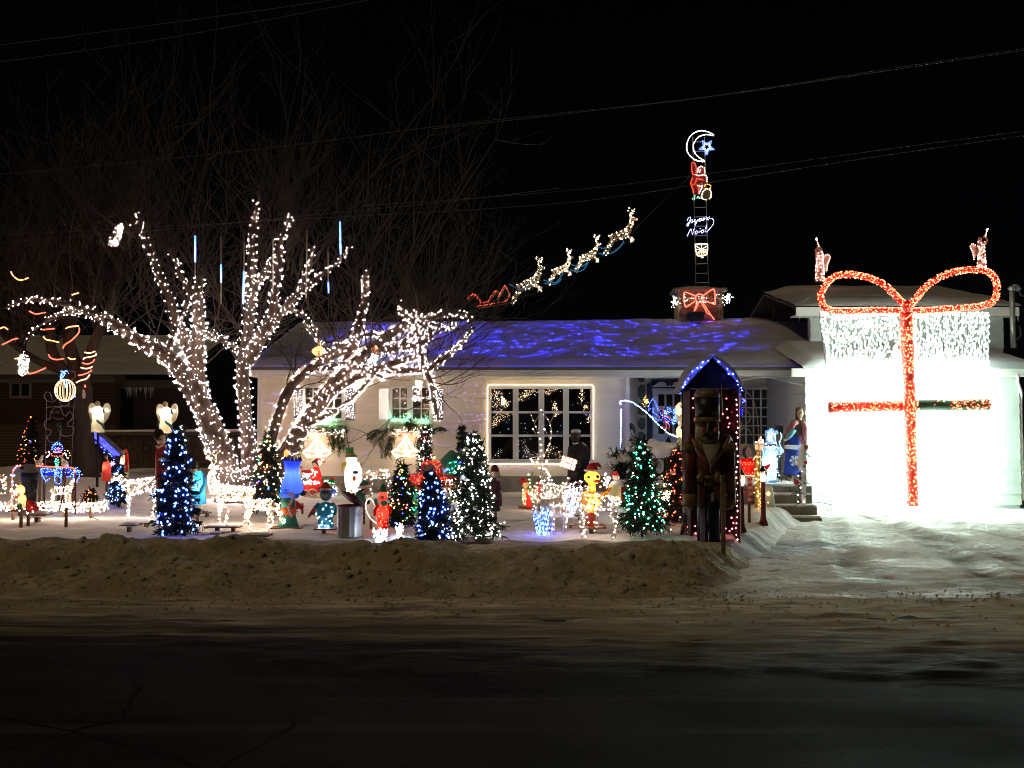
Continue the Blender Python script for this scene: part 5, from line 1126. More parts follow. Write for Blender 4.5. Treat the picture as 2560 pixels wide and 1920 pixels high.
# ---------------------------------------------------------------- small evergreens with lights
polem = M('tree_pole', (.03, .028, .022), .7)
def evergreen(lab, c, bx, by, top, bot, hw, lights, tiers=13, per=9, name='lit_tree', snow=(), seed=1, lean=0, each=None, wide=1.0, mat=None, curl=None, Y=None, nb=20):
    """bx,by foot on the ground; top/bot: crop y of tip and lowest boughs; hw: half width in crop px; lights: [(material, count, radius)]"""
    rs = random.Random(seed); t = T(name, lab, 'christmas tree', c, bx, by, Y); k = t.k
    zt, zb, Rr = (by - top) * k, (by - bot) * k, hw * k
    q = t.p('trunk', polem); q.tube([(0, 0, min(-.15, gz(t.loc.x, t.loc.y) - t.loc.z - .05)), (0, 0, zb), (lean * k, 0, zt * .97)], [.022, .020, .008], 6)
    q = t.p('foliage', mat or needd, smooth=False, kind='stuff'); sites = []
    for i in range(tiers):
        u = i / (tiers - 1); z = lerp(zb + .04, zt - .05, u ** .95); r = Rr * 1.16 * (1 - u) ** .60 * rs.uniform(.74, 1.15) + .015
        n = max(4, round(per * (1 - .55 * u)))
        for j in range(n):
            a = 2 * math.pi * (j + rs.random() * .8) / n + i * 1.7; rr = r * rs.uniform(.72, 1.12); a0 = Vector((lean * k * u, 0, z)); b = a0 + Vector((rr * math.cos(a), rr * math.sin(a) * wide, -rr * rs.uniform(.12, .42)))
            mid = a0.lerp(b, .5) + Vector((0, 0, .04 * rr)); q.tube([a0, mid, b], .005, 3, cap=False)
            blades(q, a0, mid, .07, nb - 4, .014, .2); blades(q, mid, b, .078, nb + 6, .015, .5); sites.append((a, mid, b, u))
            for _ in range(2):
                s0 = a0.lerp(b, rs.uniform(.35, .85)); s1 = s0 + Vector((rs.gauss(0, .05), rs.gauss(0, .05), rs.gauss(-.01, .04))) * (1 + rr); blades(q, s0, s1, .075, 9, .015, .3)
    tip = Vector((lean * k, 0, zt - .1)); q.tube([tip, tip + Vector((0, 0, .11))], .006, 3); blades(q, tip, tip + Vector((0, 0, .1)), .035, 14, .008)
    if curl: q.Tb(curl, 5, 5)
    front = [s for s in sites if math.sin(s[0]) < .45]
    for mat_, n, r in lights:
        pts = []
        for _ in range(n):
            a, m_, b, u = rs.choice(front); pts.append(tuple(m_.lerp(b, rs.uniform(.3, 1.05)) + Vector((rs.gauss(0, .018), -.02, rs.gauss(.01, .02)))))
        if each and mat_ in each: t.each('bulb', mat_, pts, r)
        else: t.bulbs('bulbs', mat_, pts, r)
    if snow:
        q = t.p('snow', SNOWO)
        for sx, sy, sw, sh in snow: q.E(sx, sy, sw, sh, sw * .9, -abs(sw * k) * .35 - .06, 9, 6); q.E(sx + sw * .5, sy + sh * .35, sw * .6, sh * .7, sw * .6, -.08, 8, 5)
    t.end(); return t
evergreen('tall dark tree with big blue bulbs at the front left', 'd2', 1160, 1540, 90, 1450, 330, [(B_BLUE, 74, .0135), (B_COOL, 26, .009)], 15, 11, seed=3, each=(B_BLUE,), snow=[(1000, 500, 70, 30), (1180, 800, 24, 18), (1150, 880, 26, 16)], lean=-20)
evergreen('small blue lit tree left of the standing wire reindeer', 'd2', 370, 1150, 560, 1080, 120, [(B_BLUE, 34, .013), (B_COOL, 30, .010)], 11, 8, seed=4, each=(B_BLUE,))
evergreen('slim cone of white lights behind the tall blue tree', 'd2', 1230, 1000, 40, 960, 110, [(B_PURE, 110, .012)], 12, 6, seed=5)
evergreen('dark tree with sparse red and orange lights by the brick house', 'e6', 390, 1530, 850, 1480, 150, [(B_RED, 22, .014), (B_ORNG, 22, .014), (B_WARM, 8, .010), (B_DEEP, 3, .02)], 11, 9, seed=6, snow=[(400, 1200, 26, 14), (470, 1300, 24, 18), (330, 1450, 26, 12)])
evergreen('little dark stump of a tree with orange lights behind the light border', 'd1', 1435, 1120, 900, 1090, 90, [(B_RED, 6, .016), (B_ORNG, 6, .015)], 6, 6, seed=7)
evergreen('multicolour tree with curled tip beside the red bear', 'd4', 330, 1330, 500, 1290, 175, [(B_GOLD, 42, .012), (B_ORNG, 14, .012), (B_DEEP, 12, .016), (B_GREEN, 12, .012), (B_PINK, 6, .013)], 13, 10, seed=8, curl=[(250, 520, 0), (265, 470, 0), (300, 450, 0), (350, 438, 0)])
evergreen('blue lit tree in front of the red pickup', 'd4', 750, 1535, 600, 1440, 210, [(B_BLUE, 58, .0130), (B_COOL, 24, .009)], 15, 10, seed=9, each=(B_BLUE,), lean=-40)
evergreen('slender tree with red and white lights below the right shutter', 'd4', 640, 800, 20, 700, 115, [(B_PURE, 70, .012), (B_PINK, 26, .013)], 13, 7, seed=10, Y=22.6)
evergreen('dark evergreen with a few blue bulbs beside the picture window', 'd4', 1120, 1010, 20, 960, 125, [(B_BLUE, 5, .017)], 14, 9, seed=11, snow=[(1150, 390, 40, 26), (1080, 480, 30, 20)])
evergreen('broad tree tangled in white light strings and snow, centre front', 'd4', 1260, 1580, 160, 1480, 330, [(B_PURE, 250, .0105), (B_COOL, 30, .013)], 17, 11, seed=12, snow=[(1130, 770, 60, 40), (1040, 1110, 70, 46), (1300, 1140, 50, 30), (1190, 1360, 40, 22), (1170, 380, 36, 24)])
evergreen('green and white lit tree with snow clumps in front of the porch', 'e3', 800, 2440, 890, 2280, 320, [(B_GREEN, 90, .0130), (B_PURE, 70, .0105)], 17, 11, seed=13, snow=[(360, 1980, 90, 50), (470, 2010, 80, 44), (880, 2090, 70, 42), (900, 1050, 36, 30), (330, 2110, 70, 34)])
evergreen('red lit tree close beside the sentry box', 'e3', 1350, 2200, 1020, 2120, 300, [(B_RED, 105, .0130), (B_ORNG, 30, .012)], 15, 10, seed=14, snow=[(1290, 1430, 60, 40), (1400, 1900, 50, 46)])
evergreen('multicolour tree standing against the big tree trunk', 'f4', 870, 2000, 960, 1900, 240, [(B_RED, 30, .014), (B_GOLD, 30, .013), (B_GREEN, 22, .013), (B_DEEP, 6, .02), (B_WARM, 60, .012)], 16, 9, seed=15, snow=[(720, 1400, 30, 20)])
# loose cords hanging on the white tree
t = T('light_string', 'loose bronze cords of white lights drooping over the centre front tree', 'light string', 'd4', 1290, 1500, 13.7); q = t.p('cord', WIRE, smooth=False); pts = []
for i in range(26):
    x = rnd.uniform(1080, 1580); y = rnd.uniform(700, 1250); L = rnd.uniform(120, 320); s_ = smooth_line([(x, y, 0), (x + rnd.uniform(-50, 50), y + L * .4, -.04), (x + rnd.uniform(-70, 70), y + L * .8, 0), (x + rnd.uniform(-40, 40), y + L, 0)], 4); q.Tb([tuple(p) for p in s_], 1.6, 3)
    pts += along([t.L(*p) for p in s_], .10, .01)
t.bulbs('bulbs', B_PURE, [tuple(p) for p in pts], .0120); t.end()

# ---------------------------------------------------------------- wooden T stands sticking out of the snow
def stand(lab, c, x0, x1, y, yl, xl=None, snow=14, d=.26, group='wooden stands in the snow'):
    xl = xl or (x0 + x1) / 2; t = T('wooden_stand', lab, 'stand', c, xl, yl, None, group)
    q = t.p('board', WOOD, smooth=False); q.B(x0, y, x1, y + max(6, (x1 - x0) * .055), -d / 2, d / 2)
    q = t.p('post', WOOD, smooth=False); w_ = (x1 - x0) * .08; q.B(xl - w_, y + (x1 - x0) * .055, xl + w_, yl + 30, -.045, .045)
    if snow: q = t.p('snow', SNOWO); a = t.L((x0 + x1) / 2, y); q.ell((a[0], 0, a[2]), ((x1 - x0) * t.k * .46, d * .45, snow * t.k), 12, 6)
    t.end(); return t
stand('wooden stand with sagging snow in front of the hockey goal', 'd1', 430, 790, 1310, 1440, 597, 60)
stand('wooden stand below the standing wire reindeer', 'd2', 415, 655, 1390, 1490, 515, 38)
stand('short wooden stand left of the big blue tree foot', 'd2', 685, 800, 1362, 1420, 745, 6)
stand('wooden stand under the man in the blue coat', 'd2', 1440, 1630, 1222, 1280, 1590, 10)
stand('wooden stand under the left legs of the bright deer', 'c3', 468, 655, 1522, 1585, 565, 8)
stand('wooden stand under the right legs of the bright deer', 'c3', 632, 800, 1524, 1570, 723, 8)
stand('lowest wooden stand below the bright deer', 'c3', 514, 612, 1586, 1634, 562, 16)
stand('long low wooden stand with snow below the grazing fawn', 'c3', 800, 1092, 1605, 1640, 990, 20)
stand('wooden stand under the blue bear', 'd3', 330, 715, 1388, 1475, 483, 10)
stand('wooden stand buried under a round snow mound, left of two', 'd4', 1090, 1330, 1535, 1610, 1180, 120, .4)
stand('wooden stand buried under a round snow mound, right of two', 'd4', 1325, 1520, 1540, 1600, 1400, 125, .4)
stand('small empty wooden stand behind the wire deer legs', 'g', 1175, 1370, 1212, 1270, 1255, 10)
stand('wooden stand under the blue white light heap', 'g', 1310, 1520, 1030, 1120, 1410, 70)
stand('wooden stand under the yellow duck', 'e5', 50, 590, 1318, 1450, 300, 8)
stand('snowy wooden table behind the yellow duck', 'e5', 540, 780, 965, 1010, 660, 40)

# ---------------------------------------------------------------- figures of the front yard
def lampin(t, x, y, r=.02, mat=None, d=0):
    q = t.p('lamp', mat or B_IN, smooth=False); p = t.L(x, y, d); q.octa(p, r)
def face(t, mat, x, y, w, d, eye=BLACK, smile=True):
    q = t.p('eye', eye)
    for s in (-1, 1): q.E(x + s * w * .36, y - w * .12, w * .10, w * .12, w * .06, d)
    if smile: q = t.p('mouth', eye); q.Tb([(x + w * .4 * u, y + w * (.42 - .16 * u * u), d + .02 * abs(u)) for u in (-1, -.5, 0, .5, 1)], w * .05, 5)
# gnome inflatable
blueg = SHELL('shell_blue', (.02, .05, .85), .7); t = T('inflatable_gnome', 'tall blue lit inflatable gnome in a bell shaped hat and green striped suit', 'inflatable', 'c3', 1265, 1540)
q = t.p('hat', blueg); q.Lt(1300, [(92, 1200), (112, 1165), (108, 1120), (84, 1060), (72, 1000), (74, 940), (84, 905), (86, 880), (60, 874)], 0, 20)
q = t.p('hat_rim', M('navy_felt', (.015, .02, .12), .7), smooth=False)
for i in range(14):
    a = 6.283 * i / 14; p = t.L(1300 + 82 * math.cos(a), 882, 82 * t.k * math.sin(a)); q.lathe([(.022, -.01), (.018, .03), (.002, .065)], p, 5)
lampin(t, 1300, 1010, .028, B_INW); lampin(t, 1300, 1110, .028, B_INW)
q = t.p('beard', SHELL('shell_pale_blue', (.10, .42, .85), .6)); q.E(1265, 1200, 72, 72, 62, -.02); q.E(1340, 1215, 38, 40, 40, -.03); q.E(1215, 1215, 36, 40, 40, -.02); lampin(t, 1275, 1195, .016)
q = t.p('nose', M('nose_blue', (.05, .22, .65), .5)); q.E(1268, 1165, 20, 16, 18, -.20)
face(t, None, 1268, 1165, 60, -.175, smile=False)
q = t.p('ear', M('teal_felt', (.01, .10, .10), .7)); q.E(1165, 1190, 26, 34, 16); q.E(1405, 1200, 34, 30, 16)
gm = SHELL('shell_green', (.05, .32, .22), .25); q = t.p('body', gm); q.Lt(1265, [(108, 1532), (100, 1500), (78, 1440), (74, 1410)], 0, 16); q.Lt(1265, [(72, 1342), (70, 1290), (62, 1245)], 0, 16)
q = t.p('stripe', SHELL('shell_orange', (.55, .12, .03), .25)); q.Lt(1265, [(75, 1412), (78, 1376), (73, 1340)], 0, 16); lampin(t, 1265, 1390, .014, B_INS)
q = t.p('candy_cane', M('candy_white', (.75, .55, .5), .4)); q.Tb(smooth_line([(1290, 1225, -.2), (1310, 1195, -.2), (1345, 1215, -.2), (1325, 1270, -.2), (1300, 1330, -.2), (1330, 1420, -.2)], 4), 13, 8)
q = t.p('candy_stripe', M('candy_red'))
for u in range(6): q.Tb([(1296 + u * 6, 1285 + u * 26, -.2), (1300 + u * 6.4, 1294 + u * 26, -.2)], 14, 8)
q = t.p('scarf', REDP, smooth=False); q.Pr([(1340, 1270), (1420, 1330), (1410, 1370), (1370, 1350), (1350, 1370), (1345, 1310)], -.04, .02)
q = t.p('base', WOOD, smooth=False); q.B(1112, 1530, 1412, 1542, -.18, .18); q.B(1235, 1542, 1285, 1580, -.05, .05); t.end()
t = T('wooden_stake', 'short brown stake just right of the inflatable gnome', 'stake', 'd3', 110, 1140); q = t.p('stake', WOOD, smooth=False); q.B(97, 960, 124, 1150, -.03, .03); t.end()
# teddy bears
def bear(t, fur, cx, yt, yb, hw, capm, trimm, arm=None, blink=None, nb=24):
    H = yb - yt; y = lambda v: yb - v * H
    q = t.p('body', fur); q.E(cx, y(.36), hw, .22 * H, hw * .8)
    q = t.p('head', fur); q.E(cx, y(.74), hw * .64, .155 * H, hw * .6)
    q = t.p('ear', fur)
    for s in (-1, 1): q.E(cx + s * hw * .56, y(.86), hw * .2, hw * .2, hw * .1)
    for s in (-1, 1): q = t.p('leg', fur); q.Lt(cx + s * hw * .42, [(hw * .42, y(0)), (hw * .44, y(.06)), (hw * .38, y(.2)), (hw * .3, y(.26))], 0)
    for s in (-1, 1): q = t.p('arm', fur); q.Tb([(cx + s * hw * .7, y(.53)), (cx + s * hw * 1.12, y(.42), -.05), (cx + s * hw * 1.05, y(.32), -.12)], [hw * .24, hw * .22, hw * .17], 8)
    d = -hw * .58 * t.k
    q = t.p('muzzle', M('muzzle_tan', (.45, .32, .22), .6)); q.E(cx, y(.71), hw * .28, hw * .22, hw * .2, d)
    q = t.p('nose', BLACK); q.E(cx, y(.735), hw * .09, hw * .07, hw * .07, d - hw * .2 * t.k)
    q = t.p('eye', BLACK)
    for s in (-1, 1): q.E(cx + s * hw * .24, y(.79), hw * .07, hw * .08, hw * .05, d * .93)
    q = t.p('hat', capm); q.Lt(cx, [(hw * .58, y(.83)), (hw * .5, y(.90)), (hw * .3, y(.97)), (hw * .08, y(1.0))]); q = t.p('hat_trim', trimm); q.Tb([(cx + hw * .56 * math.cos(a), y(.84), hw * .56 * t.k * math.sin(a)) for a in [i * .524 for i in range(12)]], hw * .11, 6, True); q.E(cx - hw * .45, y(.80), hw * .13, hw * .13)
    pts = []
    for _ in range(nb):
        v = rnd.uniform(.02, .56); a = rnd.uniform(3.4, 6.0); r = hw * (math.sqrt(max(.05, 1 - ((v - .36) / .25) ** 2)) if v > .14 else .8) ; pts.append(t.L(cx + r * 1.0 * math.cos(a), y(v), r * .82 * t.k * math.sin(a)))
    t.bulbs('bulbs', blink or B_COOL, pts, .0105)
t = T('bear_figure', 'round blue bear figure in a red santa hat dotted with white lights', 'bear figure', 'd3', 510, 1475)
bear(t, SHELL('fur_blue', (.05, .28, .38), .4), 510, 590, 1400, 165, SHELL('felt_red', (.6, .03, .02), .4), M('plush_white', (.7, .6, .5), .8), nb=26); lampin(t, 510, 1110, .016, B_COOL); lampin(t, 510, 700, .010, B_INS)
q = t.p('mitten', REDP); q.Tb([(345, 1040, -.1), (290, 1120, -.1), (235, 1190, -.1)], [32, 30, 18], 8); t.end()
t = T('bear_figure', 'glowing red bear figure in a green cap beside the trash can', 'bear figure', 'd3', 1480, 1450)
bear(t, SHELL('fur_red', (.75, .03, .02), .6), 1500, 630, 1410, 118, SHELL('felt_green', (.03, .2, .06), .3), M('plush_green', (.05, .22, .08), .8), nb=20, blink=B_RED); lampin(t, 1500, 1130, .024); lampin(t, 1500, 800, .020); lampin(t, 1450, 1330, .015)
q = t.p('mitten', GREENP); q.E(1545, 950, 55, 50, 30, -.16); q.E(1385, 930, 34, 60, 24, -.05); t.end()
t = T('candy_cane_light', 'curved pink rope light cane between the trash can and red bear', 'light cane', 'd3', 1390, 1310, 15.0); q = t.p('rope', glow('rope_pink', (1, .30, .22), 3)); q.Tb(smooth_line([(1360, 990, 0), (1310, 900, 0), (1260, 875, 0), (1215, 930, 0), (1205, 1030, 0), (1240, 1140, 0), (1310, 1240, 0), (1390, 1300, 0)], 4), 9, 6); t.end()
# trash can
galv = M('zinc', (.42, .40, .37), .38, .75, var=.12, vs=5)
t = T('trash_can', 'ribbed galvanised trash can with its lid tipped open', 'trash can', 'd3', 930, 1530)
q = t.p('body', galv, smooth=False); n = 48; prof = []
x0 = t.L(930, 0)[0]
vs_, fs_ = [], []
for yy, r in ((1535, 205), (1520, 212), (1200, 214), (1080, 216), (1040, 220), (1010, 222), (1000, 226)):
    for j in range(n):
        a = 6.283 * j / n; rr = r * (1 + (.028 if (j % 4 < 2 and 1010 < yy < 1530) else 0)); vs_.append((x0 + rr * t.k * math.cos(a), rr * t.k * math.sin(a), t.L(0, yy)[2]))
for i in range(6): fs_ += [(i * n + j, i * n + (j + 1) % n, (i + 1) * n + (j + 1) % n, (i + 1) * n + j) for j in range(n)]
q.add(vs_, fs_)
q = t.p('rim', M('red_rim', (.25, .05, .04), .4)); q.Tb([(930 + 226 * math.cos(a), 1000, 226 * t.k * math.sin(a)) for a in [i * 6.283 / 24 for i in range(24)]], 9, 6, True)
q = t.p('handle', DARKM); q.Tb([(1090, 1110, -.20), (1180, 1105, -.24), (1180, 1140, -.24), (1090, 1140, -.20)], 7, 5)
lid = t.p('lid', M('lid_red_brown', (.16, .05, .04), .45)); rot = Matrix.Rotation(R(33), 3, 'Y') @ Matrix.Rotation(R(-18), 3, 'X'); cpt = Vector(t.L(985, 900, -.02)); Rl = 232 * t.k
lid.lathe([(Rl, -.012), (Rl, .012), (Rl * .93, .03), (Rl * .5, .055), (.05, .065)], cpt, 24, 1, rot)
q = t.p('lid_rim', M('lid_black', (.03, .025, .025), .5)); q.tube([cpt + rot @ Vector((Rl * math.cos(a), Rl * math.sin(a), 0)) for a in [i * 6.283 / 28 for i in range(28)]], .012, 6, True); t.end()
t = T('light_string', 'red lights drooping down the front of the trash can', 'light string', 'd3', 860, 1500, 14.9); P = [(780, 990), (870, 990), (860, 1080), (870, 1190), (830, 1310), (880, 1300), (900, 1370), (880, 1480), (830, 1510), (750, 1430)]
q = t.p('cord', CORD, smooth=False); q.Tb([(x, y, -.36) for x, y in P], 3, 4); t.bulbs('bulbs', B_RED, [tuple(p) for p in along([t.L(x, y, -.37) for x, y in P], .055, .012)], .013); t.end()
# elf leaning
t = T('elf_figure', 'unlit elf figure in a green hat leaning over behind the trash can', 'elf figure', 'd3', 1150, 1080, 15.6)
q = t.p('coat', M('felt_dull_green', (.05, .17, .12), .8, var=.2)); q.Tb([(1130, 1100), (1110, 900), (1120, 790), (1190, 730)], [95, 95, 85, 50], 10); q.Tb([(1110, 830, -.1), (1190, 950, -.2), (1230, 920, -.25)], [40, 34, 28], 8)
q = t.p('glove', M('navy_felt')); q.E(1265, 920, 55, 42, 36, -.25)
q = t.p('head', SKINP); q.E(1220, 740, 70, 75, 60); q.E(1275, 760, 16, 14, 14); q.E(1180, 755, 14, 26, 12, -.12)
q = t.p('eye', BLACK); q.E(1245, 730, 8, 8, 8, -.13)
q = t.p('hat', M('felt_dull_green')); q.Lt(1190, [(105, 680), (100, 630), (70, 580), (20, 562)]); q.E(1085, 680, 26, 18, 18); q = t.p('hat_trim', M('plush_white')); q.Tb([(1190 + 108 * math.cos(a), 668 - 25 * math.cos(a), 95 * t.k * math.sin(a)) for a in [i * .524 for i in range(12)]], 26, 6, True); t.end()
# snowman with green hat
shw = SHELL('shell_white', (.85, .82, .74), .6)
t = T('snowman_figure', 'tall brilliantly lit snowman figure in a green top hat by the wall', 'snowman', 'd3', 990, 725, 22.8)
q = t.p('body', shw); q.Lt(990, [(110, 720), (140, 660), (152, 540), (150, 420), (120, 300), (90, 250)], 0, 18); q = t.p('head', shw); q.E(950, 205, 96, 85, 80)
lampin(t, 985, 600, .034, B_INW); lampin(t, 985, 430, .034, B_INW); lampin(t, 950, 210, .020, B_INW)
q = t.p('hat', M('felt_bright_green', (.02, .22, .06), .6)); q.Lt(925, [(72, 90), (66, 60), (68, 20), (72, -5)]); q.Lt(950, [(100, 165), (102, 140), (90, 122)], 0, 18); q = t.p('hat_band', SHELL('shell_orange')); q.Lt(935, [(86, 128), (76, 88)])
face(t, None, 925, 205, 80, -.36); q = t.p('nose', SHELL('shade_orange')); q.Tb([(920, 215, -.34), (905, 235, -.46)], [10, 3], 6)
q = t.p('scarf', SHELL('shell_yellow', (.8, .7, .15), .4), smooth=False); q.Pr([(818, 250), (900, 240), (905, 300), (850, 330), (845, 420), (818, 420)], -.30, -.24)
q = t.p('arm', WOOD, smooth=False); q.Tb([(1090, 370, -.1), (1130, 310, -.1), (1170, 240, -.1)], 5, 5); q.Tb([(1130, 310, -.1), (1125, 250, -.1)], 4, 4); q = t.p('basket', M('navy_felt')); q.E(1070, 410, 52, 28, 30, -.38); q = t.p('heart', M('heart_red', (.7, .15, .1), .5)); q.E(1065, 510, 34, 46, 14, -.50); t.end()
t = T('light_string', 'small heap of warm white lights at the snowman foot', 'light string', 'd3', 1000, 760, 19.6); t.bulbs('bulbs', B_WARM, [t.L(rnd.uniform(870, 1130), 725 + rnd.gauss(0, 24), -.2 + rnd.gauss(0, .05)) for _ in range(34)], .012); t.end()
# lit grazing deer by wall
def deerT(lab, c, x0, x1, yt, yb, pose, nb, flip=False, wire=WIRE, bulb=B_WARM, r=.011, Hk=1.0, antl=True, depth=None, name='deer_light', Y=None, rot=0):
    t = T(name, lab, 'light deer', c, (x0 + x1) / 2, yb, Y, None, rot); deer(t, (yb - yt) * t.k / Hk, pose, wire, bulb, nb, r, flip, antlers=antl); t.end(); return t
graze = dict(neck=(-.40, 0, .60), head=(-.52, 0, .36), muzzle=(-.60, 0, .18))
deerT('small grazing light deer beside the tall snowman', 'd3', 1240, 1620, 360, 830, graze, 110, Hk=.82, antl=False, bulb=B_PURE)
# locomotive with bird driver
t = T('toy_locomotive', 'red lit toy locomotive decoration with a white wheel disc behind the blue bear', 'toy train', 'd3', 420, 850)
rs_ = SHELL('shell_red', (.75, .04, .03), .4); wl = SHELL('shell_cream', (.7, .62, .45), .4)
q = t.p('boiler', rs_); q.tube([t.L(130, 700), t.L(400, 700)], 75 * t.k, 14); q.E(205, 700, 75, 70, 70, -.06); q.E(480, 720, 90, 80, 70)
q = t.p('cab', rs_, smooth=False); q.B(250, 560, 440, 700, -.18, .18)
for x, r in ((320, 78), (210, 58)):
    w = t.p('wheel', wl); w.Tb([(x + r * math.cos(a), 770 + r * .9 * math.sin(a), -.26) for a in [i * .524 for i in range(12)]], 12, 6, True); s2 = t.p('spoke', M('candy_red'))
    for i in range(8): s2.Tb([(x, 770, -.26), (x + r * .9 * math.cos(i * .785), 770 + r * .8 * math.sin(i * .785), -.26)], 8, 5)
w = t.p('wheel_disc', M('navy_felt')); c_ = t.L(650, 745, -.05); w.tube([c_, (c_[0], .02, c_[2])], 88 * t.k, 18)
w = t.p('wheel_ring', wl); w.Tb([(650 + 96 * math.cos(a), 745 + 100 * math.sin(a), -.06) for a in [i * .35 for i in range(18)]], 14, 6, True)
t.bulbs('wheel_bulbs', B_COOL, [t.L(650 + 62 * math.cos(i * .785), 745 + 64 * math.sin(i * .785), -.07) for i in range(8)], .020)
q = t.p('chimney', SHELL('felt_green')); q.Lt(600, [(100, 600), (90, 560), (60, 545)]); q = t.p('chimney_cap', rs_); q.E(640, 530, 45, 24)
t.bulbs('bulbs', B_PURE, [t.L(rnd.uniform(70, 460), rnd.choice([430, 500, 570, 590]) + rnd.gauss(0, 16), -.2) for _ in range(90)], .0125); t.bulbs('green_bulbs', B_MINT, [t.L(rnd.uniform(510, 690), rnd.uniform(550, 615), -.2) for _ in range(18)], .0105); lampin(t, 230, 690, .02); lampin(t, 350, 640, .02); q = t.p('runner', M('brass')); q.Tb(smooth_line([(160, 850, -.2), (230, 820, -.2), (300, 845, -.2), (420, 850, -.2), (560, 840, -.2)], 3), 8, 5); t.end()
t = T('penguin_figure', 'penguin figure with red cap and red coat riding the toy locomotive', 'penguin figure', 'd3', 350, 560, 17.6)
q = t.p('body', rs_); q.Lt(345, [(90, 560), (100, 480), (70, 380), (40, 330)]); lampin(t, 345, 460, .018); q = t.p('head', M('peach_plastic', (.8, .50, .32), .5)); q.E(345, 285, 62, 58, 50); q = t.p('beak', M('beak_tan', (.6, .4, .2), .5)); q.Tb([(300, 275), (262, 268)], [16, 3], 6)
q = t.p('cap', rs_); q.Lt(370, [(70, 245), (62, 205), (30, 180)]); q.Tb([(410, 230), (500, 240)], [38, 12], 8); q = t.p('headband', M('navy_felt')); q.Tb([(300, 245, -.12), (340, 225, -.14), (390, 270, -.12), (408, 300, -.1)], 16, 6)
q = t.p('arm', rs_); q.Tb([(300, 400, -.1), (220, 405, -.15), (130, 395, -.15)], [34, 28, 24], 8); q = t.p('lamp_holder', SHELL('shade_orange')); q.E(105, 335, 30, 26, 24, -.1); t.bulbs('bulbs', B_WARM, [t.L(340 + rnd.gauss(0, 50), 420 + rnd.gauss(0, 50), -.24) for _ in range(14)] + [t.L(430 + rnd.gauss(0, 24), 225 + rnd.gauss(0, 18), -.12) for _ in range(8)], .011); t.end()
# pickup truck
tt = M('truck_red_tinsel', (.42, .02, .012), .42, var=.5, vs=60, bump=.9, bs=90, spec=.8)
t = T('pickup_truck', 'small red tinsel pickup truck carrying a green tree', 'toy truck', 'd4', 700, 900, 20.4)
def trk(q, pts): q.Pr(pts, -.22, .22)
q = t.p('body', tt, smooth=False); trk(q, [(325, 700), (400, 690), (420, 655), (520, 638), (600, 640), (640, 640), (660, 660), (1090, 665), (1090, 800), (650, 830), (560, 850), (545, 815), (490, 800), (430, 830), (420, 880), (360, 870), (330, 780)])
q = t.p('cab', tt, smooth=False); trk(q, [(575, 640), (610, 500), (650, 475), (780, 480), (880, 490), (905, 520), (895, 545), (850, 560), (852, 662), (760, 662), (765, 520), (640, 520), (610, 640)])
q = t.p('window', M('truck_glass', (.18, .14, .11), .3), smooth=False); q.Pr([(615, 635), (645, 522), (762, 522), (758, 635)], -.20, -.16)
q = t.p('windscreen', M('truck_glass'), smooth=False); q.Pr([(775, 500), (830, 505), (845, 600), (775, 610)], -.23, -.222)
q = t.p('wheel', BLACK); c_ = t.L(490, 880, -.24); q.tube([c_, (c_[0], -.10, c_[2])], 62 * t.k, 16); w = t.p('hub', M('cream_plastic', (.6, .55, .45), .5), under='wheel'); w.E(490, 880, 36, 36, 10, -.24)
q = t.p('wheel', BLACK); c_ = t.L(1000, 850, -.24); q.tube([c_, (c_[0], -.10, c_[2])], 62 * t.k, 16)
q = t.p('grille', M('dark_grille', (.05, .03, .03), .5), smooth=False); q.B(360, 690, 420, 840, -.23, -.2)
q = t.p('roof_light', M('amber_lens', (.8, .5, .05), .3)); q.E(750, 448, 42, 14, 20); t.bulbs('amber_lamp', glow('bulb_amber', (1, .6, .08), 20), [t.L(755, 440, -.05)], .028)
pts = [t.L(rnd.uniform(430, 640), rnd.uniform(660, 800), -.225) for _ in range(30)] + [t.L(rnd.uniform(600, 880), rnd.uniform(480, 520), -.225) for _ in range(26)] + [t.L(rnd.uniform(770, 850), rnd.uniform(520, 650), -.235) for _ in range(14)] + [t.L(rnd.uniform(760, 1080), rnd.uniform(680, 790), -.225) for _ in range(16)]
t.bulbs('bulbs', B_RED, pts, .0085); lampin(t, 560, 720, .012, B_RED, -.25); t.bulbs('front_lamp', B_PURE, [t.L(635, 735, -.24)], .026); t.end()
t = T('tinsel_tree', 'green tinsel tree with blue bulbs lying in the pickup bed', 'tinsel tree', 'd4', 1040, 665, 18.5)
q = t.p('foliage', M('bright_green_tinsel', (.01, .13, .055), .5, var=.5, vs=50, bump=.8, bs=80)); P0, P1 = Vector(t.L(900, 640)), Vector(t.L(1190, 480)); rot = (P1 - P0).to_track_quat('Z', 'Y').to_matrix(); L = (P1 - P0).length
q.lathe([(.02, 0), (.10, .08), (.17, L * .4), (.24, L * .8), (.14, L)], P0, 12, .8, rot); q.lathe([(.10, .0), (.22, L * .5), (.03, L * .9)], Vector(t.L(980, 640)), 10, .8); t.bulbs('bulbs', B_DEEP, [t.L(930, 585, -.25), t.L(1095, 485, -.25), t.L(905, 600, -.25)], .034); t.bulbs('green_bulbs', B_GREEN, [t.L(rnd.uniform(930, 1150), rnd.uniform(480, 640), -.24) for _ in range(26)], .008)
q = t.p('snow', SNOWO); q.E(1150, 500, 34, 20, 30, -.2); t.end()
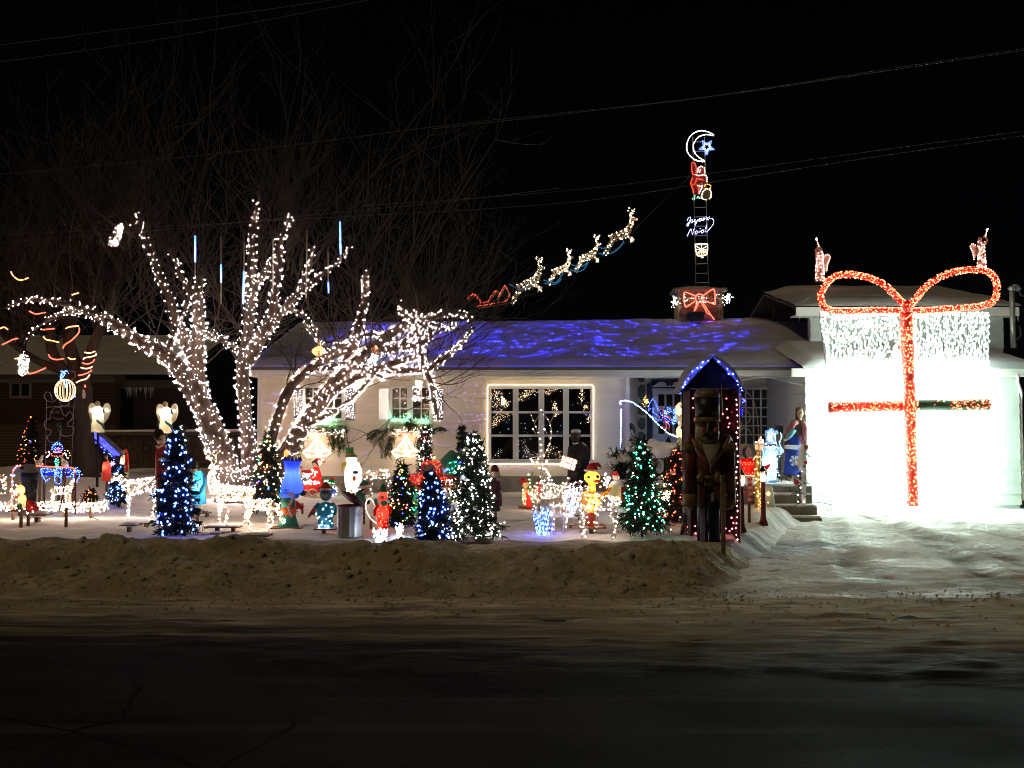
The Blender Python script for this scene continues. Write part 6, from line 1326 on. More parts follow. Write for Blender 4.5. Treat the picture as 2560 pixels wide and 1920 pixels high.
# green lit snowman-like elf, white light post
t = T('snowman_figure', 'small green lit snowman figure with a bead string under the pickup', 'snowman', 'd4', 480, 1170); gl = SHELL('shell_mint', (.25, .6, .42), .5)
q = t.p('body', gl); q.E(480, 1080, 88, 100, 70); q = t.p('head', gl); q.E(475, 930, 76, 78, 64); lampin(t, 480, 1060, .020, B_MINT); lampin(t, 470, 930, .016, B_MINT); face(t, None, 475, 930, 62, -.21); q = t.p('hat', M('felt_bright_green')); q.Lt(475, [(70, 878), (50, 850), (40, 820)])
t.bulbs('bulbs', B_GREEN, [t.L(400 + i * 12, 900 + 22 * math.sin(i * .5), -.22) for i in range(14)] + [t.L(430 + i * 14, 1060 + 8 * i % 50, -.25) for i in range(10)] + [t.L(190, 1135, -.2)], .0125); t.end()
t = T('light_post', 'slim column of dense white lights beside the blue tree', 'light post', 'd4', 610, 1310); q = t.p('post', WHITEP); q.Lt(610, [(16, 1310), (14, 850), (8, 840)]); pts = []
for _ in range(130): a = rnd.uniform(0, 6.28); y = rnd.uniform(850, 1300); r = 46 * (1.15 if y < 950 else .8); pts.append(t.L(610 + r * math.cos(a), y, r * t.k * math.sin(a)))
t.bulbs('bulbs', B_COOL, pts, .012); t.end()
# pale heap of wire deer behind the blue tree
deerT('warm white wire deer partly hidden between the blue and white trees', 'd4', 820, 1090, 710, 1150, graze, 150, flip=True, Hk=.82, antl=False, bulb=B_WARM, r=.0105)
t = T('ornament', 'lime green round ornament among the white lights', 'ornament', 'd4', 1005, 1080, 15.2); q = t.p('ball', SHELL('shell_lime', (.45, .62, .10), .5)); q.E(1005, 970, 55, 56, 40); lampin(t, 1005, 965, .012, B_INS); q = t.p('stem', CORD, smooth=False); q.Tb([(1005, 1020), (1005, 1200)], 4, 4); t.end()
t = T('santa_figure', 'red coated figure with a white beard behind the white lit tree', 'santa figure', 'd4', 1560, 1060, 16.3); q = t.p('coat', M('santa_cloth', (.09, .02, .02), .8)); q.Lt(1550, [(85, 1060), (80, 900), (60, 740), (30, 700)]); q = t.p('head', SKINP); q.E(1570, 660, 44, 50, 40); q = t.p('beard', M('beard_tan', (.35, .26, .2), .8)); q.E(1590, 700, 34, 36, 30, -.06); q = t.p('hat', M('santa_cloth')); q.Lt(1540, [(60, 620), (48, 570), (20, 530)]); q = t.p('boots', BLACK); q.Lt(1550, [(60, 1130), (66, 1060)])
t.end()
# sparkle twigs in front
def sparkle(lab, c, x, y, hw, h, mat, n, seed, r=.012, tint=None, group=None):
    t = T('light_twigs', lab, 'light twigs', c, x, y, None, group); q = t.p('twig', DARKM, smooth=False); pts = []
    for _ in range(n):
        a = rnd.uniform(-1, 1); e = t.L(x + a * hw * rnd.uniform(.6, 1), y - h * rnd.uniform(.65, 1), rnd.uniform(-.5, .5) * hw * t.k); s0 = t.L(x + a * hw * .35, y + 8, 0); q.tube([s0, tuple(Vector(s0).lerp(Vector(e), .5)), e], .004, 3); pts += [tuple(p) for p in along([s0, e], .065, .014)]
    t.bulbs('bulbs', mat, pts, r, e=1.9); t.end()
sparkle('white blue sparkling twig lights at the feet of the red bear', 'd3', 1480, 1640, 170, 260, B_COOL, 30, 1)
sparkle('smaller spray of white sparkling twig lights left of the blue tree', 'd4', 320, 1470, 80, 190, B_COOL, 16, 2)
sparkle('bright blue twig lights in a cone in front of the large wire deer', 'g', 710, 1410, 190, 520, B_BLUE, 34, 3, .0115)
sparkle('thin low spray of blue twig lights beside the large wire deer', 'g', 800, 1400, 150, 300, B_BLUE, 5, 4, .010)
# big wire deer
big = dict(rump=(.34, 0, .56), chest=(-.20, 0, .50), neck=(-.25, 0, .74), head=(-.30, 0, .96), muzzle=(-.47, 0, .965), lf=[(-.12, .07, .42), (-.10, .07, .22), (-.08, .07, 0)], rf=[(-.06, -.07, .42), (.0, -.07, .22), (-.02, -.07, .02)], lh=[(.34, .07, .46), (.40, .07, .26), (.36, .07, 0)], rh=[(.40, -.07, .46), (.48, -.07, .24), (.46, -.07, .02)], tail=(.46, 0, .60), ab=1.25)
deerT('large airy wire deer with tall curling antlers, head raised, facing left', 'c5', 420, 1100, 350, 1500, big, 260, Hk=1.62, r=.0112, bulb=B_PURE, rot=R(28))
curled = dict(rump=(.20, 0, .40), chest=(-.22, 0, .42), neck=(-.30, 0, .42), head=(-.26, 0, .26), muzzle=(-.14, 0, .20))
deerT('curled up wire fawn bundle below the large wire deer', 'g', 560, 1080, 420, 1000, curled, 150, Hk=.58, antl=False, r=.0108, bulb=B_WARM)
t = T('light_heap', 'heap of blue and white net lights behind the yellow duck', 'light heap', 'g', 1330, 1040); pts, bl_ = [], []
q = t.p('cage', DARKM, smooth=False)
for i in range(6): q.Tb([(1160 + i * 64, 1035, 0), (1190 + i * 52, 560, .1)], 3, 4)
for _ in range(110): pts.append(t.L(rnd.uniform(1150, 1490), rnd.uniform(500, 1035), rnd.uniform(-.15, .15)))
for _ in range(70): bl_.append(t.L(rnd.uniform(1170, 1490), rnd.uniform(520, 1000), rnd.uniform(-.15, .15)))
t.bulbs('bulbs', B_PURE, pts, .0105); t.bulbs('blue_bulbs', B_BLUE, bl_, .011); t.end()
t = T('bear_figure', 'tiny tan bear figure with red cap and scarf holding a green pole', 'bear figure', 'g', 430, 905); tan = SHELL('shell_tan', (.72, .48, .22), .5)
q = t.p('body', tan); q.Lt(410, [(66, 880), (70, 700), (56, 560), (40, 520)]); q = t.p('head', tan); q.E(410, 465, 62, 60, 50); q.E(350, 500, 20, 22, 20); q = t.p('cap', rs_); q.Lt(360, [(64, 430), (56, 370), (30, 340)]); q.Tb([(400, 385), (440, 390)], [22, 10], 6); q = t.p('scarf', rs_, smooth=False); q.Pr([(415, 610), (480, 620), (515, 870), (420, 880)], -.30, -.22); q = t.p('pole', SHELL('shell_lime2', (.25, .55, .12), .5)); q.Tb([(480, 560, -.25), (510, 380, -.25), (535, 215, -.25)], 14, 6); q = t.p('paw', tan); q.E(510, 585, 34, 44, 26, -.2)
q = t.p('base', WOOD, smooth=False); q.B(270, 878, 580, 892, -.12, .12); q.B(424, 892, 460, 930, -.04, .04); lampin(t, 410, 700, .014); lampin(t, 410, 470, .010, B_INS); t.bulbs('bulbs', B_WARM, [t.L(rnd.uniform(350, 500), rnd.uniform(540, 860), -.24) for _ in range(14)] + [t.L(490 + (510 - y) * -.12 - 0, y, -.29) for y in (500, 420, 360, 265)], .012); t.end()
t = T('red_hood', 'small unlit red pointed hood showing behind the wire fawn', 'hood', 'g', 660, 640, 18.4); q = t.p('hood', REDP); q.Lt(665, [(46, 640), (46, 500), (40, 430), (10, 370)]); t.end()
# man in dark coat with gift lamp
t = T('butler_figure', 'dark life size figure of a man in a black coat before the picture window', 'statue', 'c5', 905, 1060, 22.6); coat = M('coat_black', (.010, .010, .016), .75); dsk = M('dark_face', (.05, .035, .03), .6)
q = t.p('coat', coat); q.Tb([(905, 1070), (905, 960), (912, 830), (915, 740), (900, 690), (888, 650)], [98, 100, 95, 92, 70, 30], 14); q.Tb([(955, 700, -.1), (975, 800, -.2), (900, 850, -.35)], [42, 38, 30], 8); q.Tb([(850, 700, -.1), (832, 790, -.22), (850, 850, -.35)], [40, 34, 26], 8)
q = t.p('head', dsk); q.E(882, 590, 46, 55, 44); q.E(842, 600, 10, 10, 10); q.E(925, 592, 8, 14, 8)
q = t.p('hair', M('white_hair', (.55, .53, .48), .8)); q.Lt(886, [(47, 560), (42, 540), (22, 530)]); q = t.p('collar', WHITEP); q.Tb([(850, 655, -.18), (870, 665, -.2), (900, 655, -.18)], 7, 5); q = t.p('shirt', M('white_hair'), smooth=False); q.Pr([(935, 640), (975, 670), (985, 690), (945, 665)], -.16, -.14)
q = t.p('hand', dsk)
for i in range(4): q.Tb([(868 + i * 8, 850 - i * 6, -.38), (855 + i * 7, 835 - i * 6, -.42), (850 + i * 6, 845 - i * 6, -.43)], 5, 5)
t.end()
t = T('gift_lamp', 'glowing white gift box lamp with red ribbon held by the dark figure', 'gift lamp', 'c5', 818, 900, 22.0); gw = SHELL('shell_gift', (.9, .70, .52), .55); rot = Matrix.Rotation(R(18), 3, 'Y') @ Matrix.Rotation(R(35), 3, 'Z'); c_ = Vector(t.L(815, 840)); a_ = 100 * t.k
q = t.p('box', gw, smooth=False); q.box(c_, (a_, a_, a_), rot); q = t.p('lamp', B_INW, smooth=False); q.octa(tuple(c_), .034)
for ax in range(3):
    q = t.p('ribbon', M('ribbon_red', (.55, .03, .02), .5), smooth=False); h_ = a_ * .515; sq = [(-h_, -h_), (h_, -h_), (h_, h_), (-h_, h_)]
    q.tube([c_ + rot @ Vector((0, u, v) if ax == 0 else (u, 0, v) if ax == 1 else (u, v, 0)) for u, v in sq], a_ * .06, 4, True)
t.end()
# duck
yl = SHELL('shell_duck', (.95, .50, .06), .55)
t = T('duck_figure', 'big glowing yellow duck figure in a red santa hat on a dark base', 'duck figure', 'e5', 300, 1440)
q = t.p('body', yl); q.E(290, 800, 205, 200, 140); q.E(300, 960, 140, 100, 110); q = t.p('neck', yl); q.Lt(315, [(88, 680), (70, 560), (78, 470)]); q = t.p('head', yl); q.E(320, 350, 160, 125, 120)
q = t.p('wing', yl); q.E(150, 800, 80, 160, 60, -.1); q.Tb([(440, 760), (560, 680, -.1), (690, 545, -.1)], [70, 46, 14], 10); q = t.p('bill', SHELL('shade_orange')); q.E(380, 410, 78, 30, 60, -.30)
q = t.p('eye', BLACK); q.E(395, 325, 36, 30, 16, -.27); q.E(225, 330, 26, 26, 14, -.28)
q = t.p('hat', M('felt_deep_red', (.45, .02, .02), .7)); q.Lt(320, [(125, 215), (100, 130), (40, 75)]); q.Tb([(350, 110), (440, 100), (500, 150)], [50, 40, 18], 8); q = t.p('hat_trim', M('plush_white')); q.Tb([(320 + 140 * math.cos(a), 215, 115 * t.k * math.sin(a)) for a in [i * .524 for i in range(12)]], 22, 6, True); q.E(500, 175, 24, 30, 24)
q = t.p('skirt', M('red_skirt', (.30, .03, .03), .6)); q.Lt(290, [(125, 1330), (110, 1180), (95, 1040)]); q = t.p('foot', M('foot_brown', (.25, .06, .03), .6)); q.E(510, 1290, 60, 32, 40, -.05); q.E(290, 1310, 70, 30, 60, -.15)
lampin(t, 290, 760, .035); lampin(t, 290, 930, .026); lampin(t, 320, 370, .028); lampin(t, 315, 560, .016)
q = t.p('belly_button', BLACK); q.E(340, 865, 12, 26, 8, -.26); t.bulbs('bulbs', B_GOLD, [t.L(290 + rnd.gauss(0, 90), 760 + rnd.gauss(0, 170), -.28) for _ in range(34)], .0125); t.end()
# white deer legs in front of duck (second airy deer, rear half overlapping)
stripe = dict(rump=(.30, 0, .60), chest=(-.20, 0, .66), neck=(-.34, 0, .70), head=(-.46, 0, .72), muzzle=(-.58, 0, .66))
deerT('airy wire deer standing in front of the yellow duck', 'e5', 120, 720, 180, 1560, stripe, 130, Hk=1.22, r=.0115, bulb=B_PURE, antl=False)
t = T('snowman_figure', 'small warm lit snowman figure with a red cap behind the duck', 'snowman', 'e5', 790, 760, 18.6)
q = t.p('body', shw); q.E(760, 640, 120, 170, 80); q = t.p('head', shw); q.E(790, 350, 72, 66, 56); q = t.p('cap', rs_); q.Lt(775, [(75, 310), (60, 260), (20, 235)]); lampin(t, 760, 640, .018); lampin(t, 790, 345, .010, B_INS); lampin(t, 770, 275, .008, B_INS); q = t.p('eye', BLACK); q.E(770, 345, 8, 8, 8, -.19); q.E(805, 345, 8, 8, 8, -.19); t.end()
t = T('light_string', 'warm white lights looped between the duck and the small snowman', 'light string', 'e5', 640, 800, 16.5); t.bulbs('bulbs', B_PURE, [t.L(600 + rnd.gauss(0, 50), 430 + rnd.gauss(0, 60)) for _ in range(30)] + [t.L(800 + rnd.gauss(0, 60), 830 + rnd.gauss(0, 50)) for _ in range(40)], .010); t.end()
# snow covered shrubs
def shrub(lab, c, x, y, hw, h, seed, snows, Y=None):
    rs = random.Random(seed); t = T('shrub', lab, 'shrub', c, x, y, Y, None); q = t.p('branches', needd, smooth=False, kind='stuff')
    for _ in range(130):
        a = rs.uniform(0, 6.28); r = hw * t.k * rs.uniform(.2, 1); z = h * t.k * rs.uniform(.15, .95); a0 = Vector((r * .5 * math.cos(a), r * .4 * math.sin(a), z * .7)); b = Vector((r * math.cos(a), r * .7 * math.sin(a), z)); q.tube([a0, b], .006, 3); blades(q, a0, b, .08, 14, .012)
    q = t.p('stem', polem, smooth=False)
    for _ in range(7): q.tube([(0, 0, -.05), (rs.uniform(-.5, .5) * hw * t.k, rs.uniform(-.2, .2), h * t.k * .7)], .015, 5)
    q = t.p('snow', SNOWO)
    for sx, sy, sw, sh in snows: q.E(sx, sy, sw, sh, sw * .8, -.1, 12, 8); q.E(sx + sw * .4, sy + sh * .3, sw * .7, sh * .8, sw * .6, -.16, 10, 7); q.E(sx - sw * .5, sy + sh * .2, sw * .5, sh * .6, sw * .5, -.14, 9, 6)
    t.end()
shrub('dark shrub with snow lumps against the porch corner', 'e3', 480, 1560, 300, 600, 21, [(500, 1180, 110, 80), (330, 1220, 80, 60), (640, 1040, 100, 60), (240, 1400, 70, 120)], 22.4)
shrub('dark shrub with big snow lumps under the front door', 'e3', 960, 1620, 280, 640, 22, [(960, 960, 90, 90), (1010, 1290, 110, 120), (1020, 1120, 120, 60), (880, 1140, 80, 60)], 22.2)
t = T('porch_railing', 'low porch railing loaded with a long snow ridge', 'railing', 'e3', 1150, 1300, 21.9); q = t.p('rail', WOOD, smooth=False); q.B(800, 1060, 1500, 1085, -.05, .05)
for x in (830, 1000, 1170, 1340, 1480): q = t.p('post', WOOD, smooth=False); q.B(x - 14, 1085, x + 14, 1400, -.04, .04)
q = t.p('snow', SNOWO); a0, a1 = t.L(810, 1040), t.L(1490, 1030); q.tube([a0, tuple(Vector(a0).lerp(Vector(a1), .3) + Vector((0, 0, .03))), tuple(Vector(a0).lerp(Vector(a1), .7)), a1], [.08, .13, .12, .10], 10); t.end()
t = T('bird_table', 'dark posted table with a thick square snow cap by the red tree', 'bird table', 'e3', 1210, 1720, 17.4); q = t.p('top', WOOD, smooth=False); q.B(1125, 1180, 1390, 1200, -.18, .18)
for x in (1165, 1300): q = t.p('post', BLACK, smooth=False); q.B(x - 18, 1200, x + 18, 1720, -.03, .03)
q = t.p('snow', SNOWO); x0_, x1_ = t.L(1130, 1180), t.L(1390, 1180); q.lathe([(.30, 0), (.31, .10), (.27, .17), (.12, .21)], ((x0_[0] + x1_[0]) / 2, 0, x0_[2]), 16, .6); t.end()
t = T('snow_figure', 'big snow covered lit figure hidden behind the green tree', 'snowy figure', 'e5', 1250, 1010, 16.6); q = t.p('body', SHELL('shell_straw', (.62, .60, .35), .4)); q.Lt(770, [(140, 780), (130, 560), (120, 480)]); q = t.p('side_body', SHELL('shell_straw')); q.Lt(1600, [(120, 1060), (110, 700), (100, 520)]); lampin(t, 770, 640, .014, B_INS); lampin(t, 1600, 640, .014, B_INS)
q = t.p('snow', SNOWO); q.E(880, 470, 200, 80, 120); q.E(1100, 450, 240, 70, 130); q.E(1520, 470, 150, 90, 120); q.E(1620, 620, 100, 150, 90); q = t.p('cloak', M('dull_red_cloth', (.20, .03, .02), .8), smooth=False); q.Pr([(895, 530), (980, 530), (975, 870), (880, 870)], -.1, .1); t.end()
t = T('snowman_figure', 'bright white lit snowman figure just left of the red tree', 'snowman', 'e5', 1765, 850, 16.4); q = t.p('body', shw); q.E(1765, 720, 78, 120, 60); q = t.p('head', shw); q.E(1770, 520, 50, 70, 44); lampin(t, 1765, 720, .022, B_INW); lampin(t, 1770, 520, .014, B_INS); q = t.p('scarf', SHELL('shade_orange')); q.Lt(1768, [(54, 600), (58, 580)]); q = t.p('eye', BLACK); q.E(1755, 505, 6, 8, 6, -.14); q.E(1785, 505, 6, 8, 6, -.14); t.bulbs('bulbs', B_WARM, [t.L(1765 + rnd.gauss(0, 44), 680 + rnd.gauss(0, 90), -.2) for _ in range(26)], .010); t.end()
t = T('snowman_figure', 'cream coloured lit snowman on a post left of the sentry box', 'snowman', 'e4', 450, 1650, 17.4); cr = SHELL('shell_ivory', (.78, .74, .55), .5)
q = t.p('body', cr); q.E(460, 1380, 118, 120, 84); q.E(450, 1560, 90, 95, 70); q = t.p('head', cr); q.E(452, 1010, 122, 150, 90); q.Lt(452, [(66, 1280), (80, 1180), (110, 1100)]); lampin(t, 455, 1380, .020); lampin(t, 452, 1030, .022); lampin(t, 452, 1230, .010, B_INS)
q = t.p('eye', BLACK); q.E(405, 960, 17, 26, 10, -.19); q.E(480, 955, 17, 24, 10, -.19); q = t.p('nose', SHELL('shade_orange')); q.Tb([(430, 1010, -.2), (400, 1025, -.42)], [24, 4], 7); q = t.p('mouth', M('mouth_grey', (.25, .22, .18), .6)); q.Tb([(395, 1090, -.18), (440, 1115, -.20), (500, 1085, -.18)], 9, 6); q = t.p('button', BLACK); q.E(415, 1310, 26, 26, 12, -.2); q.E(470, 1470, 30, 28, 12, -.24)
t.bulbs('bulbs', B_WARM, [t.L(450 + rnd.gauss(0, 55), 1000 + rnd.gauss(0, 90), -.22) for _ in range(20)] + [t.L(450 + rnd.gauss(0, 60), 1380 + rnd.gauss(0, 80), -.21) for _ in range(18)] + [t.L(430 + rnd.gauss(0, 20), 1035 + rnd.gauss(0, 16), -.32) for _ in range(7)], .0085)
q = t.p('post', WOOD, smooth=False); q.B(420, 1640, 480, 3200, -.04, .04); t.end()
# ---------------------------------------------------------------- neighbour's brick house and fence
def brick_mat():
    m = bpy.data.materials.new('brick_wall'); m.use_nodes = True; n, l = m.node_tree.nodes, m.node_tree.links; b = n['Principled BSDF']
    tc = n.new('ShaderNodeTexCoord'); mp = n.new('ShaderNodeMapping'); mp.inputs['Rotation'].default_value = (R(90), 0, 0); br = n.new('ShaderNodeTexBrick'); br.inputs['Scale'].default_value = 1; br.inputs['Brick Width'].default_value = .24; br.inputs['Row Height'].default_value = .085; br.inputs['Mortar Size'].default_value = .008
    br.inputs['Color1'].default_value = (.085, .032, .022, 1); br.inputs['Color2'].default_value = (.055, .024, .018, 1); br.inputs['Mortar'].default_value = (.10, .085, .07, 1); l.new(tc.outputs['Object'], mp.inputs[0]); l.new(mp.outputs[0], br.inputs[0]); l.new(br.outputs[0], b.inputs['Base Color']); b.inputs['Roughness'].default_value = .9; return m
BY = 29.0
nb_ = T('brick_house', 'dark brick neighbouring house at the left edge with snow along its eave', 'house', 'full', 130, 1180, BY)
q = nb_.p('wall', brick_mat(), smooth=False); q.B(-260, 945, 288, 1235, 0, .3); q = nb_.p('gable_wall', M('dark_siding', (.06, .05, .045), .8), smooth=False); q.B(291, 955, 460, 1235, 1.2, 1.4)
q = nb_.p('eave', M('eave_brown', (.12, .10, .08), .8), smooth=False); q.B(-280, 938, 300, 958, -.55, .3); q.B(222, 950, 420, 968, .3, 1.1)
q = nb_.p('roof', m_shing, smooth=False); a0, a1 = nb_.L(-280, 940), nb_.L(470, 940); q.add([(a0[0], -.6, a0[2]), (a1[0], -.6, a1[2]), (a1[0], 4, a1[2] + 1.3), (a0[0], 4, a0[2] + 1.3)], [(0, 1, 2, 3)])
q = nb_.p('roof_snow', m_rsnow); q.add([(a0[0], -.62, a0[2] + .01), (a1[0], -.62, a1[2] + .01), (a1[0], -.55, a1[2] + .16), (a0[0], -.55, a0[2] + .16), (a1[0], 4, a1[2] + 1.5), (a0[0], 4, a0[2] + 1.5)], [(0, 1, 2, 3), (3, 2, 4, 5)])
q = nb_.p('window', M('dim_trim', (.30, .28, .25), .7), smooth=False)
for x0, y0, x1, y1 in ((22, 955, 76, 960), (22, 990, 76, 996), (22, 960, 27, 990), (71, 960, 76, 990), (47, 960, 51, 990)): q.B(x0, y0, x1, y1, -.06, .02)
q = nb_.p('pane', M('dim_pane', (.02, .02, .02), .1), 'window', smooth=False); q.B(27, 960, 47, 990, -.02, -.005); q.B(51, 960, 71, 990, -.02, -.005)
for i in range(24): q = nb_.p('icicle', M('ice'), smooth=False); x = rnd.uniform(296, 372); p = nb_.L(x, 968, .36); l_ = rnd.uniform(.08, .35); q.lathe([(.001, -l_), (.014, 0)], p, 4)
nb_.end()
fc = T('fence', 'dark board fence with a snow capped rail behind the blue roofed stable', 'fence', 'full', 380, 1178, 27.0); brd = M('fence_board', (.07, .045, .032), .85, var=.35, vs=7)
x = 232
while x < 640:
    q = fc.p('board', brd, smooth=False); q.B(x, 1086 + rnd.uniform(0, 2), x + 13.2, 1240, rnd.uniform(-.01, .01), .03); x += 14
q = fc.p('rail', M('fence_rail', (.10, .07, .05), .85), smooth=False); q.B(228, 1080, 645, 1088, -.06, .05)
q = fc.p('snow', SNOWO); a0, a1 = fc.L(228, 1079), fc.L(645, 1076); q.tube([a0, tuple(Vector(a0).lerp(Vector(a1), .5)), a1], .035, 8); fc.end()
t = T('wreath', 'faint dark round wreath hung on the board fence', 'wreath', 'd2', 750, 400, 26.9); q = t.p('ring', needd); q.Tb([(755 + 52 * math.cos(a), 335 + 58 * math.sin(a)) for a in [i * .35 for i in range(18)]], 14, 6, True); t.end()

# ---------------------------------------------------------------- left yard
B_IVORY = SHELL('shell_angel', (.80, .74, .56), .6); tealp = M('teal_sash', (.02, .16, .20), .5)
def post_angel(lab, c, x0, yt, yb, Y, post=True):
    t = T('angel_figure', lab, 'angel figure', c, x0, yb, Y, 'ivory lit angel figures with white wings'); H = yb - yt; y = lambda v: yb - v * H
    q = t.p('robe', B_IVORY); q.Lt(x0, [(.21 * H, y(0)), (.20 * H, y(.2)), (.17 * H, y(.45)), (.20 * H, y(.62)), (.16 * H, y(.75)), (.06 * H, y(.83))], 0, 14, .7)
    q = t.p('head', M('angel_head', (.42, .33, .18), .6)); q.E(x0 - .02 * H, y(.90), .085 * H, .095 * H)
    for s in (-1, 1): q = t.p('wing', SHELL('shell_wing', (.72, .68, .58), .5), smooth=False); q.Pr([(x0 + s * .08 * H, y(.72)), (x0 + s * .17 * H, y(.90)), (x0 + s * .26 * H, y(.93)), (x0 + s * .33 * H, y(.84)), (x0 + s * .34 * H, y(.64)), (x0 + s * .27 * H, y(.42)), (x0 + s * .15 * H, y(.30))], .06, .09)
    q = t.p('sash', tealp); q.Tb([(x0 + .04 * H, y(.40), -.12), (x0 + .08 * H, y(.34), -.13), (x0 + .20 * H, y(.24), -.08), (x0 + .24 * H, y(.10), -.05)], [.02 * H, .035 * H, .05 * H, .02 * H], 7); q.Tb([(x0 + .19 * H, y(.74), -.03), (x0 + .21 * H, y(.60), -.03)], .03 * H, 6); q.Tb([(x0 - .20 * H, y(.40), -.04), (x0 - .21 * H, y(.22), -.03)], .025 * H, 6)
    lampin(t, x0, y(.62), .022, B_INW); lampin(t, x0, y(.30), .016, B_INS); lampin(t, x0 - .22 * H, y(.7), .0135, B_IN, .075); lampin(t, x0 + .22 * H, y(.7), .0135, B_IN, .075)  # body lamps, plus small lamps added inside the wings to brighten them
    if post: q = t.p('post', BLACK, smooth=False); q.B(x0 - .03 * H, yb, x0 + .03 * H, yb + H * 2.2, .0, .05)
    t.end()
post_angel('left ivory angel figure, glowing in front of the dark tree trunk', 'e6', 1285, 640, 1058, 21.0); post_angel('right ivory angel figure, glowing above the tall blue lit tree', 'c2', 1635, 290, 605, 19.0)
t = T('ball_ornament', 'big round ornament of warm ribbed rope light with a blue bow', 'light ball', 'e6', 855, 655, 19.8); q = t.p('ribs', glow('rope_light_peach', (1, .66, .38), 1.7))
for i in range(9):
    a = math.pi * i / 9; q.Tb([(855 + 130 * math.sin(s) * math.cos(a), 505 + 148 * math.cos(s), 130 * t.k * math.sin(s) * math.sin(a)) for s in [j * math.pi / 9 for j in range(19)]], 2.3, 4)
t.bulbs('bow_bulbs', B_BLUE, [t.L(840 + rnd.gauss(0, 22), 262 + rnd.gauss(0, 18)) for _ in range(18)] + [t.L(805 + rnd.gauss(0, 18), 325 + rnd.gauss(0, 18)) for _ in range(22)] + [t.L(870 + rnd.gauss(0, 14), 430 + rnd.gauss(0, 24)) for _ in range(14)] + [t.L(915, 545), t.L(985, 575), t.L(990, 590), t.L(970, 600), t.L(925, 555)], .012); q = t.p('hanger', CORD, smooth=False); q.Tb([(855, 355), (835, 240), (820, 60)], 2, 4); t.end()
t = T('gingerbread_frame', 'unlit rope outline of a waving gingerbread man on a metal frame', 'rope outline', 'e6', 770, 1560, 19.0); rp = M('unlit_rope', (.20, .16, .15), .5)
q = t.p('frame', M('frame_steel', (.25, .23, .24), .5, .5), smooth=False); q.Tb([(595, 1560), (595, 640)], 4, 4); q.Tb([(935, 1620), (958, 640)], 4, 4); q.Tb([(595, 728), (958, 712)], 4, 4); q.Tb([(590, 1445), (940, 1440)], 3, 4)
q = t.p('outline', rp); q.Tb(smooth_line([(x, y, -.02) for x, y in ((660, 880), (660, 800), (720, 735), (790, 745), (820, 820), (860, 845), (905, 790), (945, 830), (935, 890), (890, 930), (890, 980), (950, 985), (970, 1030), (945, 1090), (870, 1110), (810, 1095), (785, 1030), (790, 1120), (770, 1170), (700, 1195), (640, 1170), (615, 1115), (660, 1080), (660, 1030), (600, 1005), (575, 960), (600, 895), (640, 885), (660, 880))], 3), 7, 5)
q = t.p('button', M('unlit_green', (.03, .16, .13), .5)); q.Tb([(770 + 22 * math.cos(a), 960 + 24 * math.sin(a), -.02) for a in [i * .6 for i in range(11)]], 5, 5, True); q.Tb([(785 + 22 * math.cos(a), 1022 + 24 * math.sin(a), -.02) for a in [i * .6 for i in range(11)]], 5, 5, True)
q = t.p('eye', rp); q.Tb([(700 + 16 * math.cos(a), 795 + 16 * math.sin(a), -.02) for a in [i * .7 for i in range(9)]], 4, 5, True); q.Tb([(755 + 16 * math.cos(a), 795 + 16 * math.sin(a), -.02) for a in [i * .7 for i in range(9)]], 4, 5, True); q = t.p('mouth', rp); q.Tb([(690, 860, -.02), (740, 890, -.02), (830, 880, -.02)], 5, 5); t.end()
t = T('rope_loops', 'unlit rope loops hanging around the ribbed ball ornament', 'rope outline', 'e6', 760, 700, 19.6); q = t.p('outline', rp); q.Tb(smooth_line([(740, 620, 0), (700, 655, 0), (620, 640, 0), (578, 580, 0), (610, 530, 0), (660, 550, 0), (690, 640, 0)], 4), 6, 5); q.Tb(smooth_line([(770, 600, 0), (790, 680, 0), (840, 715, 0), (900, 690, 0), (920, 620, 0)], 4), 6, 5); q.Tb(smooth_line([(880, 250, .1), (940, 260, .1), (955, 320, .1), (900, 370, .1)], 4), 5, 5); t.end()
t = T('bird_figure', 'small white bird with a red candle light on the dark tree trunk', 'ornament', 'e6', 1135, 620, 21.6); q = t.p('body', M('plush_white')); q.E(1130, 570, 24, 50, 20, -.1); q.E(1125, 515, 16, 20, 16, -.1); q = t.p('tip', BLACK); q.E(1135, 490, 14, 16, 12, -.1); t.bulbs('bulbs', B_RED, [t.L(1142, 440, -.1), t.L(1145, 458, -.1)], .016); q = t.p('wire', CORD, smooth=False); q.Tb([(1000, 520, -.1), (1110, 540, -.1)], 2, 4); t.end()
# stable with blue lit roof and two robed figures
t = T('stable', 'nativity stable with a sloping snowy roof lit blue beside the dark trunk', 'stable', 'd2', 330, 800, 24.2); q = t.p('roof_board', M('stable_board', (.09, .06, .045), .85, var=.3), smooth=False); q.Pr([(10, 165), (370, 500), (545, 590), (548, 560), (380, 462), (18, 138)], -.3, .5); q.Pr([(-20, 165), (-140, 270), (-145, 240), (-20, 138)], -.3, .5)
q = t.p('roof_snow', m_rsnow); P_ = [(18, 132), (120, 226), (240, 340), (370, 442)]; 
for d in (-.22, .0, .2, .4): q.Tb([(x, y - 6, d) for x, y in P_], [14, 26, 26, 20], 8)
q = t.p('post', M('stable_board'), smooth=False); q.B(340, 520, 372, 860, -.05, .05); q.B(-120, 300, -95, 860, -.05, .05)
q = t.p('back', M('stable_board'), smooth=False); q.Pr([(10, 165), (340, 470), (340, 840), (-110, 840), (-110, 260)], .5, .54)
